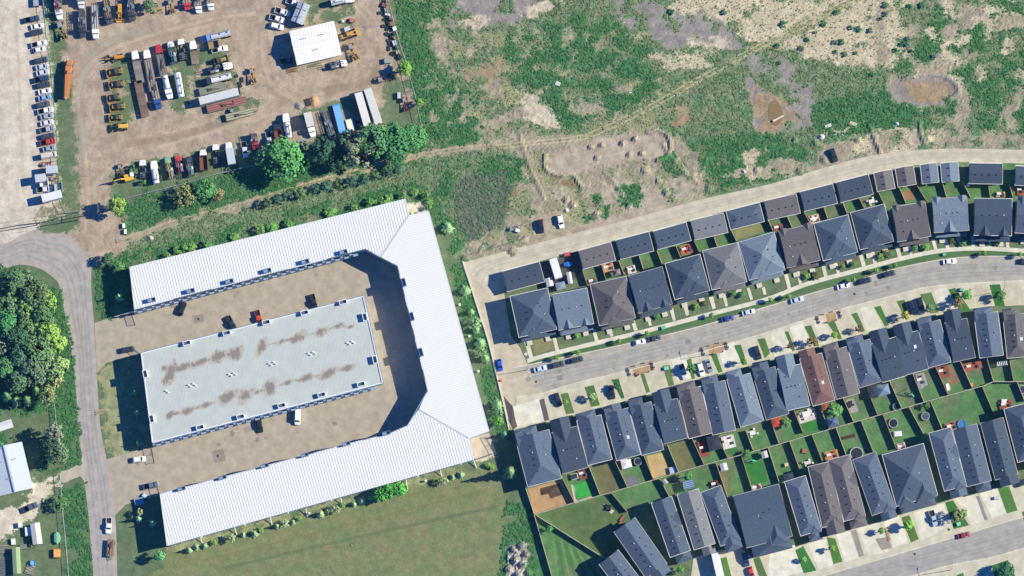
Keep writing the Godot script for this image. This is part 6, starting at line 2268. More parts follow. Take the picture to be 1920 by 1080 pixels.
# ------------------------------------------------------------------ ground cover
func cover() -> void:
	var r := RandomNumberGenerator.new()
	r.seed = 99
	var s := Shape.new()
	s.tinted = true
	for i in 9:
		var g := r.randf() * TAU
		var d := Vector3(cos(g), 0, sin(g))
		var side := Vector3(-d.z, 0, d.x) * 0.16
		var tip := d * r.randf_range(0.25, 0.5) + Vector3(0, r.randf_range(0.25, 0.6), 0)
		var base := d * 0.05
		var mid := base.lerp(tip, 0.6) + Vector3(0, 0.12, 0)
		s.tint = Color.WHITE * r.randf_range(0.8, 1.2)
		s.quad(base - Vector3(0, 0.05, 0), mid + side, tip, mid - side)
	# blades of a tuft catch the light of the whole tuft
	for i in s.n.size():
		s.n[i] = (s.n[i] * signf(s.n[i].y + 0.001) * 0.45 + Vector3.UP).normalized()
	var mesh := s.done()
	var lists := {"field": [], "dense": [], "tan": [], "weeds": [], "straw": [], "lawn": []}
	var tries := {"field": [46000, 1.0], "dense": [40000, 1.0], "tan": [9000, 1.0], "weeds": [7000, 1.0], "straw": [5000, 1.0]}
	var clump := FastNoiseLite.new()
	clump.seed = 4
	clump.frequency = 0.05
	for n in 330000:
		var x := r.randf_range(GX + 4, GX + GW - 4)
		var y := r.randf_range(GY + 4, GY + GH - 4)
		var so := soil_at(x, y)
		if not lists.has(so) or so == "lawn":
			continue
		if so == "straw" and (r.randf() > 0.35 or y > 480): continue
		if so == "tan" and r.randf() > 0.22: continue
		if so == "field" and clump.get_noise_2d(x, y) < -0.05 and r.randf() > 0.35: continue
		if Geometry2D.is_point_in_polygon(Vector2(x, y), keep_flat): continue
		if y > 815 and x > 1004 or (y > 460 and x > 860 and y < 500): continue
		if lists[so].size() < tries[so][0]:
			lists[so].append(Vector2(x, y))
	var looks := {"field": ["field_weeds", ["5a8254", "688c5a", "8c966c", "50764e", "a29e7a", "7a845e"], 0.6], "dense": ["dense_grass", ["427846", "528450", "659056", "386a44", "708a5e", "4a7e4c"], 0.7], "tan": ["dry_weeds", ["6f8060", "5f7252", "a09a78"], 0.45], "weeds": ["dark_weeds", ["6a8062", "7b7e68", "587560", "8b8c74", "4f7c5a"], 0.75]}
	looks["straw"] = ["straw_weeds", ["7d8a5c", "a09a74", "6a8258", "b0a684"], 0.5]
	for so: String in looks:
		var l: Array = lists[so]
		var mm := MultiMesh.new()
		mm.transform_format = MultiMesh.TRANSFORM_3D
		mm.use_colors = true
		mm.mesh = mesh
		mm.instance_count = l.size()
		var cols: Array = looks[so][1]
		for i in l.size():
			var k: float = looks[so][2] * r.randf_range(0.4, 1.35)
			var b := Basis(Vector3.UP, r.randf() * TAU).scaled(Vector3(k * 1.3, k * 0.68, k * 1.3))
			mm.set_instance_transform(i, Transform3D(b, P(l[i].x, l[i].y)))
			var c := Color(cols[r.randi() % cols.size()]).srgb_to_linear() * r.randf_range(0.8, 1.25)
			mm.set_instance_color(i, Color(c.r, c.g, c.b, 1))
		var o := MultiMeshInstance3D.new()
		o.name = looks[so][0]
		o.multimesh = mm
		o.material_override = cover_mat()
		add_child(o)
		mass(o)
		tag(o, {"field": "mixed green weeds covering the rough upper field", "dense": "dense lush grass along the fences and banks", "tan": "sparse dry weeds on the sandy upper field", "weeds": "dark tangled weeds near the muddy puddle", "straw": "straw coloured weeds scattered over the rough ground"}[so], "ground cover")

func cover_mat() -> StandardMaterial3D:
	var m := StandardMaterial3D.new()
	m.vertex_color_use_as_albedo = true
	m.roughness = 0.9
	m.metallic_specular = 0.1
	m.cull_mode = BaseMaterial3D.CULL_DISABLED
	return m

# ------------------------------------------------------------------ fences
func board_fence(a: Vector3, b: Vector3, h: float, hex: String, called: String, label: String, group: String) -> void:
	var t := thing(called, label, "fence", Vector3.ZERO, 0.0, group)
	var n := maxi(1, int(round(a.distance_to(b) / 2.4)))
	var m := mat(hex, 0.9, 1)
	for i in n:
		var p := a.lerp(b, float(i) / n)
		var q := a.lerp(b, float(i + 1) / n)
		var s := Shape.new()
		s.bar(p + Vector3(0, h * 0.5, 0), q + Vector3(0, h * 0.5, 0), 0.05, h - 0.06)
		s.bar(p + Vector3(0, h, 0), q + Vector3(0, h, 0), 0.16, 0.05)
		obj("panel", s.done(), m, t)
	for i in n + 1:
		var p := a.lerp(b, float(i) / n)
		obj("post", shared("fence_post", Vector3(0.12, 1.9, 0.12)), m, t, p + Vector3(0, 0.95 * h / 1.8, 0))

const SIDE_FENCES := """
middle|1054,897 1077,943/1104,875 1125,929/1152,863 1176,914/1205,851 1225,900/1251,835 1272,886/1297,822 1320,872/1342,815 1365,861/1398,808 1412,846/1443,785 1460,832/1487,767 1505,812/1535,760 1554,805/1580,747 1600,792/1626,730 1645,779/1667,715 1690,766/1711,702 1732,755/1754,690 1777,741/1800,679 1822,728/1849,670 1862,716/1892,675 1900,716
southern|1147,926 1175,960/1237,899 1259,940/1342,869 1365,935/1390,856 1410,920/1440,841 1461,907/1480,828 1499,881/1522,816 1541,865/1567,803 1587,857/1614,790 1637,848/1655,778 1680,842/1704,765 1731,814/1744,753 1767,808/1841,726 1867,786/1907,719 1920,752
northern|1091,505 1101,535/1160,490 1170,516/1231,470 1241,496/1301,452 1311,474/1370,432 1381,454/1440,414 1449,434/1507,399 1519,421/1580,382 1588,402/1646,360 1661,392/1717,346 1737,379/1804,341 1819,371/1892,347 1898,370/1128,499 1136,526/1197,477 1206,506/1267,462 1276,484/1337,442 1344,463/1475,406 1485,428/1544,390 1552,412/1610,372 1620,392/1685,351 1698,382/1766,341 1774,371/1852,345 1856,371
"""

func fences() -> void:
	for line in SIDE_FENCES.split("\n", false):
		var q := line.split("|")
		var k := 0
		for f in q[1].split("/"):
			var p := f.split(" ")
			var a := p[0].split(",")
			var b := p[1].split(",")
			k += 1
			var place := "%s from the west" % ORD[k]
			if q[0] == "northern":
				place = ("%s lot line from the west" % ORD[k]) if k <= 12 else ("%s mid duplex line from the west" % ORD[k - 12])
			board_fence(P(float(a[0]), float(a[1])), P(float(b[0]), float(b[1])), 1.8, ["c9b194", "b89c7e", "d0bba0"][k % 3], "board_fence", "wooden board fence dividing %s row back yards, %s" % [q[0], place], "board fences of the %s row" % q[0])
	# the long fence between the middle and southern rows' yards
	var line := ["1002,966", "1075,944", "1147,924", "1225,901", "1295,880", "1390,854", "1440,840", "1545,809", "1657,777", "1745,752", "1842,725", "1862,717", "1930,717"]
	var names := ["behind the earth yard and turf", "above the big mown yard's right half", "beside the unmown yard", "next to the lattice pergola", "behind the grey patio deck", "behind the small white sheds", "behind the orange canopy", "behind the slate gazebos", "behind the dark trampoline", "above the round pool lawn", "behind the red deck", "at the photo's right edge"]
	for i in line.size() - 1:
		var a: PackedStringArray = line[i].split(",")
		var b: PackedStringArray = line[i + 1].split(",")
		board_fence(P(float(a[0]), float(a[1])), P(float(b[0]), float(b[1])), 1.8, "d8cdb8", "board_fence", "pale length of the long shared back fence, %s" % names[i], "lengths of the long shared back fence")
	for q: Array in [["986,917 1002,966", "wooden fence on the west side of the corner house's earth yard"], ["1005,967 1132,1047", "pale slanting fence between the mown yard and the striped lawn"], ["1002,967 1035,1082", "long pale fence between the rubble heaps and the striped lawn"], ["964,806 986,917", "fence along the corner house's western wall by the footpath"]]:
		var p: PackedStringArray = q[0].split(" ")
		board_fence(P(float(p[0].split(",")[0]), float(p[0].split(",")[1])), P(float(p[1].split(",")[0]), float(p[1].split(",")[1])), 1.8, "d8cdb8", "board_fence", q[1], "")
	# chain link fences
	for q: Array in [["80,-20 86,62 95,125 107,262 113,380 123,400", 1.8, "green screened fence between the gravel lot and the grass strip", "4f9a5a"], ["726,-10 740,50 752,90 762,118 770,150 781,190 790,234", 2.0, "chain link fence along the depot's eastern side", "a9b4a8"], ["236,374 290,360 345,346 400,330 480,310", 1.8, "wire fence below the depot's lower lorry row", "a9b0b4"], ["123,400 146,397", 1.8, "short wire fence closing the grass strip's lower end", "a9b0b4"], ["113,890 118,960 124,1020 130,1090", 1.6, "pale wire fence along the western property's roadside grass", "b9cfd0"], ["96,720 104,770 107,806", 1.6, "wire fence below the western grove", "b0b8b4"]]:
		var t := thing("wire_fence", q[2], "fence")
		var p := pts(q[0])
		for i in p.size() - 1:
			var a := Vector3(p[i].x, 0, p[i].y)
			var b := Vector3(p[i + 1].x, 0, p[i + 1].y)
			var n := maxi(1, int(a.distance_to(b) / 3.0))
			for j in n:
				var s := Shape.new()
				var u := a.lerp(b, float(j) / n)
				var v := a.lerp(b, float(j + 1) / n)
				s.bar(u + Vector3(0, q[1], 0), v + Vector3(0, q[1], 0), 0.09, 0.09)
				s.bar(u + Vector3(0, 0.15, 0), v + Vector3(0, 0.15, 0), 0.05, 0.05)
				for w in 10:
					var e := u.lerp(v, (w + 0.5) / 10.0)
					s.bar(e, e + Vector3(0, q[1], 0), 0.03, 0.03)
				s.bar(u, u + Vector3(0, float(q[1]) + 0.1, 0), 0.09, 0.09)
				obj("panel", s.done(), mat(q[3], 0.6, 0), t)
	# the concrete kerb wall between the storage yard and the lane
	var w := thing("kerb_wall", "long low white concrete wall between the spruces and the unpaved lane end", "wall")
	var p := smooth(pts("868,490 884,540 900,590 916,640 936,722 946,765 955,806"))
	var s := Shape.new()
	s.ribbon(p, 0.22, 0.22, 0.0, 0.5)
	obj("coping", s.done(), mat("e2dccd", 0.9, 1), w)
	# steel bar across the lot's mouth
	for q: Array in [["-20,434 8,428 40,422 75,418", "dark steel barrier beam across the gravel lot's mouth"], ["75,419 100,413 146,399", "steel beam fence between the grass island and its dry verge"]]:
		var t := thing("barrier_beam", q[1], "fence")
		var b := pts(q[0])
		s = Shape.new()
		for i in b.size() - 1:
			s.bar(Vector3(b[i].x, 0.9, b[i].y), Vector3(b[i + 1].x, 0.9, b[i + 1].y), 0.18, 0.2)
		obj("beam", s.done(), mat("3a4048", 0.6, 0), t)
		for i in b.size():
			var e := Shape.new()
			e.box(Vector3(b[i].x, 0.4, b[i].y), Vector3(0.2, 0.8, 0.2))
			obj("post", e.done(), mat("6b6f74", 0.6, 0), t)

# ------------------------------------------------------------------ things in the yards
func planks(t: Node3D, w: float, d: float, y: float, hex: String, called := "plank") -> void:
	var n := maxi(3, int(w / 0.6))
	for i in n:
		var k := 0.92 + 0.16 * fposmod(i * 0.618, 1.0)
		var c := Color(hex)
		var o := obj(called, shared("plank", Vector3(snappedf(w / n - 0.02, 0.01), 0.06, snappedf(d, 0.1))), mat(Color(c.r * k, c.g * k, c.b * k).to_html(false), 0.85, 1), t, Vector3(-w / 2 + (i + 0.5) * w / n, y, 0))

func yard_item(kind: String, x: float, y: float, w: float, d: float, deg: float, hex: String, label: String) -> void:
	var names := {"deck": "deck", "gazebo": "gazebo", "trampoline": "trampoline", "pool": "round_pool", "shed": "garden_shed", "table": "patio_table", "pergola": "pergola", "tub": "hot_tub", "swing": "swing_set", "bench": "garden_bench", "canopy": "canopy", "bed": "raised_bed", "boat": "covered_boat", "bin": "waste_bin", "box": "utility_box", "cottage": "cottage", "trench": "trench_barrier", "wood": "timber_stack", "tyre": "tyre", "pole": "utility_pole", "lamp": "street_lamp", "heap": "soil_heap", "crate": "crate", "culvert": "concrete_pipe", "lattice": "lattice_pergola", "rock": "boulder", "rings": "lamp_bollard", "panel": "white_board"}
	var cats := {"bin": "bin", "box": "utility box", "pole": "pole", "lamp": "street lamp", "heap": "heap", "pool": "pool", "shed": "shed", "tub": "hot tub", "trench": "barrier", "wood": "timber", "culvert": "pipe", "lattice": "pergola", "table": "table", "swing": "swing set", "bench": "bench", "bed": "planter", "boat": "boat", "rock": "rock", "rings": "bollard", "panel": "board"}
	var t := thing(names[kind], label, cats.get(kind, names[kind]), P(x, y), dir(deg))
	var W := w * U
	var D := d * U
	var s := Shape.new()
	var m := mat(hex, 0.8, 1)
	match kind:
		"deck":
			planks(t, W, D, 0.5, hex)
			s.box(Vector3(0, 0.23, 0), Vector3(W - 0.2, 0.42, D - 0.2))
			obj("base", s.done(), mat("5a4a40", 0.9, 1), t)
			for k: Array in [[Vector3(-W * 0.2, 0.85, -D * 0.1), Vector3(1.4, 0.6, 0.8), "d8d6d2"], [Vector3(W * 0.28, 0.8, D * 0.15), Vector3(0.8, 0.5, 0.9), "4a4c52"], [Vector3(W * 0.2, 0.85, -D * 0.28), Vector3(0.6, 0.7, 0.6), "8a4038"]]:
				obj("furniture", shared("seat_block", k[1], 0.08), mat(k[2], 0.8, 0), t, k[0])
		"gazebo", "canopy":
			var h := 2.3
			s.cone_roof(0, 0, W / 2, D / 2, h, h + (1.0 if kind == "gazebo" else 0.4))
			obj("roof", s.done(), m, t)
			for q: Vector2 in [Vector2(1, 1), Vector2(1, -1), Vector2(-1, 1), Vector2(-1, -1)]:
				obj("post", shared("gazebo_post", Vector3(0.12, h, 0.12)), mat("4a4038", 0.8, 0), t, Vector3(q.x * (W / 2 - 0.2), h / 2, q.y * (D / 2 - 0.2)))
		"trampoline", "pool":
			var top := 0.85 if kind == "trampoline" else 1.0
			s.ring(Vector3.ZERO, W * 0.42, W * 0.5, top - 0.1, top, 18)
			obj("rim", s.done(), mat("9aa3a8" if kind == "trampoline" else "5f86b0", 0.6, 0), t)
			s = Shape.new()
			s.ring(Vector3.ZERO, 0.0, W * 0.42, top - 0.25 if kind == "pool" else top - 0.06, top - 0.2 if kind == "pool" else top - 0.03, 18)
			obj("mat" if kind == "trampoline" else "water", s.done(), mat(hex, 0.6 if kind == "trampoline" else 0.1, 0), t)
			if kind == "pool":
				s = Shape.new()
				s.ring(Vector3.ZERO, W * 0.45, W * 0.48, 0, top - 0.1, 18)
				obj("wall", s.done(), mat("7fa0c0", 0.5, 0), t)
			else:
				for i in 6:
					var g := TAU * i / 6
					s = Shape.new()
					s.tube(Vector3(cos(g) * W * 0.48, 0, sin(g) * W * 0.48), Vector3(cos(g) * W * 0.48, 2.4, sin(g) * W * 0.48), 0.04, 0.04, 5)
					obj("leg", s.done(), mat("50555a", 0.5, 0, 0.5), t)
		"shed":
			var wl := Shape.new()
			roof_block(s, wl, -W / 2, W / 2, -D / 2, D / 2, D > W, false, false, 2.2, 0.45)
			obj("roof", s.done(), m, t)
			obj("wall", wl.done(), mat("c2bdb2", 0.8, 1), t)
			obj("door", shared("shed_door", Vector3(0.9, 1.8, 0.06)), mat("8a8378", 0.7, 0), t, Vector3(0, 0.9, D / 2 - 0.38))
		"table":
			s.cbox(Vector3(0, 0.74, 0), Vector3(W * 0.5, 0.06, D * 0.45), 0.02)
			obj("top", s.done(), m, t)
			s = Shape.new()
			s.box(Vector3(0, 0.36, 0), Vector3(0.3, 0.72, 0.3))
			obj("pedestal", s.done(), mat("5c5f63", 0.6, 0), t)
			for i in 4:
				var g := TAU * i / 4 + 0.4
				obj("chair", shared("chair_block", Vector3(0.6, 0.8, 0.6), 0.1), mat(Color(hex).darkened(0.15 * (i % 3)).to_html(false), 0.8, 0), t, Vector3(cos(g) * W * 0.42, 0.4, sin(g) * D * 0.42))
		"pergola", "lattice":
			for q: Vector2 in [Vector2(1, 1), Vector2(1, -1), Vector2(-1, 1), Vector2(-1, -1)]:
				obj("post", shared("pergola_post", Vector3(0.15, 2.4, 0.15)), m, t, Vector3(q.x * (W / 2 - 0.1), 1.2, q.y * (D / 2 - 0.1)))
			var n := int(W / 0.5)
			for i in n:
				obj("slat", shared("slat", Vector3(0.22, 0.14, snappedf(D, 0.1))), m, t, Vector3(-W / 2 + (i + 0.5) * W / n, 2.47, 0))
			if kind == "lattice":
				for i in int(D / 0.6):
					obj("slat", shared("slat", Vector3(snappedf(W, 0.1), 0.1, 0.2)), mat("8fa0d8", 0.6, 0), t, Vector3(0, 2.6, -D / 2 + (i + 0.5) * 0.6))
		"tub":
			s.cbox(Vector3(0, 0.45, 0), Vector3(W, 0.9, D), 0.08)
			obj("shell", s.done(), mat("c9cdd2", 0.6, 0), t)
			s = Shape.new()
			s.cbox(Vector3(0, 0.95, 0), Vector3(W * 0.84, 0.12, D * 0.84), 0.05)
			obj("cover", s.done(), m, t)
		"swing":
			for z: float in [-0.5, 0.5]:
				s.bar(Vector3(-W * 0.5, 0, z * D), Vector3(-W * 0.4, 2.2, 0), 0.12, 0.12)
				s.bar(Vector3(W * 0.5, 0, z * D), Vector3(W * 0.4, 2.2, 0), 0.12, 0.12)
			s.bar(Vector3(-W * 0.42, 2.2, 0), Vector3(W * 0.42, 2.2, 0), 0.14, 0.14)
			obj("frame", s.done(), m, t)
			for x2: float in [-0.18, 0.18]:
				s = Shape.new()
				s.bar(Vector3(x2 * W, 0.5, 0), Vector3(x2 * W, 2.2, 0), 0.04, 0.04)
				s.box(Vector3(x2 * W, 0.5, 0), Vector3(0.5, 0.06, 0.3))
				obj("seat", s.done(), mat("46484c", 0.7, 0), t)
			s = Shape.new()
			s.bar(Vector3(W * 0.42, 1.4, 0), Vector3(W * 0.95, 0.1, 0.3), 0.5, 0.08)
			obj("slide", s.done(), mat("4fa08a", 0.4, 0), t)
		"bench", "crate", "bed", "bin", "box":
			var h: float = {"bench": 0.5, "crate": 0.9, "bed": 0.5, "bin": 1.2, "box": 0.9}[kind]
			s.cbox(Vector3(0, h / 2, 0), Vector3(W, h, D), 0.06)
			obj("body", s.done(), m, t)
			s = Shape.new()
			s.cbox(Vector3(0, h + 0.03, 0), Vector3(W * 0.9, 0.06, D * 0.86), 0.02)
			obj({"bed": "soil", "bench": "cushion"}.get(kind, "lid"), s.done(), mat("4f4038", 1.0, 1) if kind == "bed" else mat(Color(hex).lightened(0.12).to_html(false), 0.7, 0), t)
		"boat":
			s.loft([[-W / 2, D * 0.35, 0.3, 1.0, D * 0.3], [-W * 0.1, D * 0.5, 0.3, 1.25, D * 0.4], [W * 0.3, D * 0.35, 0.35, 1.15, D * 0.25], [W / 2, D * 0.06, 0.6, 1.0, D * 0.04]])
			obj("cover", s.done(), m, t)
			for z: float in [-0.3, 0.3]:
				add_wheel(t, Vector3(-W * 0.15, 0.3, z * D), 0.3)
		"trench":
			for k: Array in [[Vector3(0, 0.75, -D / 2), Vector3(W, 0.18, 0.14)], [Vector3(0, 0.75, D / 2), Vector3(W * 0.6, 0.18, 0.14)], [Vector3(-W / 2, 0.75, 0), Vector3(0.14, 0.18, D)], [Vector3(W / 2, 0.75, 0), Vector3(0.14, 0.18, D)]]:
				obj("rail", shared("rail", k[1]), m, t, k[0])
				obj("rail", shared("rail", k[1]), mat("e6ddd2", 0.7, 0), t, k[0] - Vector3(0, 0.35, 0))
			for i in 8:
				var g := TAU * i / 8 + 0.3
				obj("stand", shared("stand", Vector3(0.16, 1.0, 0.4)), mat("5a5048", 0.8, 0), t, Vector3(cos(g) * W * 0.55, 0.5, sin(g) * D * 0.6))
		"wood":
			var n := maxi(3, int(D / 0.3))
			for i in n:
				var o := obj("plank", shared("long_plank", Vector3(snappedf(W, 0.1), 0.14, 0.24)), mat(Color(hex).darkened(0.2 * fposmod(i * 0.618, 1.0)).to_html(false), 0.9, 1), t, Vector3(0.3 * sin(i * 3.1), 0.2 + 0.1 * (i % 2), -D / 2 + (i + 0.5) * D / n))
				o.rotation.y = 0.12 * sin(i * 2.3)
		"tyre":
			s.ring(Vector3(0, 0, 0), W * 0.26, W * 0.5, 0.05, 0.35, 14)
			obj("tread", s.done(), mat("26282b", 0.9, 0), t)
			s = Shape.new()
			s.ring(Vector3(0, 0, 0), W * 0.18, W * 0.262, 0.1, 0.3, 12)
			obj("rim", s.done(), mat("6d7276", 0.6, 0), t)
		"pole":
			s.tube(Vector3.ZERO, Vector3(0, 9.5, 0), 0.16, 0.11, 7)
			obj("post", s.done(), mat("8a7f70", 0.9, 1), t)
			s = Shape.new()
			s.box(Vector3(0, 8.9, 0), Vector3(0.14, 0.16, 2.4))
			obj("crossarm", s.done(), mat("8a8a84", 0.9, 1), t)
			for z: float in [-1.05, 0.0, 1.05]:
				obj("insulator", shared("insulator", Vector3(0.14, 0.26, 0.14)), mat("d0d4d6", 0.4, 0), t, Vector3(0, 9.1, z))
		"lamp":
			s.tube(Vector3.ZERO, Vector3(0, 7.6, 0), 0.1, 0.06, 7)
			obj("post", s.done(), mat("4a4f55", 0.6, 0, 0.4), t)
			s = Shape.new()
			s.bar(Vector3(0, 7.5, 0), Vector3(0, 7.8, -2.0), 0.08, 0.08)
			obj("arm", s.done(), mat("4a4f55", 0.6, 0, 0.4), t)
			s = Shape.new()
			s.cbox(Vector3(0, 7.82, -2.2), Vector3(0.3, 0.14, 0.7), 0.04)
			obj("head", s.done(), mat("9a9fa4", 0.5, 0), t)
		"heap", "rock":
			var r := RandomNumberGenerator.new()
			r.seed = label.hash()
			var h := minf(W, D) * (0.3 if kind == "heap" else 0.55)
			var ring0: Array[Vector3] = []
			var rings := 5
			var sides := 14
			for j in rings + 1:
				for i in sides:
					var g := TAU * i / sides
					var f := float(j) / rings
					var k := (1.0 - f) * r.randf_range(0.85, 1.12)
					ring0.append(Vector3(cos(g) * W / 2 * k, h * (1.0 - pow(1.0 - f, 1.6)) * r.randf_range(0.9, 1.1) - 0.05, sin(g) * D / 2 * k))
			for j in rings:
				for i in sides:
					var l := (i + 1) % sides
					s.quad(ring0[j * sides + l], ring0[j * sides + i], ring0[(j + 1) * sides + i], ring0[(j + 1) * sides + l])
			obj("body", s.done(), mat(hex, 1.0, 1), t)
		"culvert":
			s.tube(Vector3(-W / 2, 0.3, 0), Vector3(W / 2, 0.3, 0), D * 0.45, D * 0.45, 10)
			obj("barrel", s.done(), m, t)
			s = Shape.new()
			s.tube(Vector3(-W / 2 - 0.05, 0.3, 0), Vector3(-W / 2 + 0.5, 0.3, 0), D * 0.6, D * 0.6, 10)
			obj("collar", s.done(), m, t)
		"rings":
			s.tube(Vector3.ZERO, Vector3(0, 1.0, 0), 0.28, 0.28, 10)
			obj("post", s.done(), mat("b9bcb6", 0.7, 0), t)
			s = Shape.new()
			s.tube(Vector3(0, 1.0, 0), Vector3(0, 1.15, 0), 0.42, 0.36, 10)
			obj("cap", s.done(), m, t)
		"panel":
			s.cbox(Vector3(0, 0.2, 0), Vector3(W, 0.08, D), 0.02, Basis(Vector3.RIGHT, 0.12))
			obj("sheet", s.done(), m, t)
			s = Shape.new()
			s.box(Vector3(0, 0.06, 0), Vector3(W * 0.8, 0.12, D * 0.2))
			obj("batten", s.done(), mat("8a8378", 0.8, 0), t)

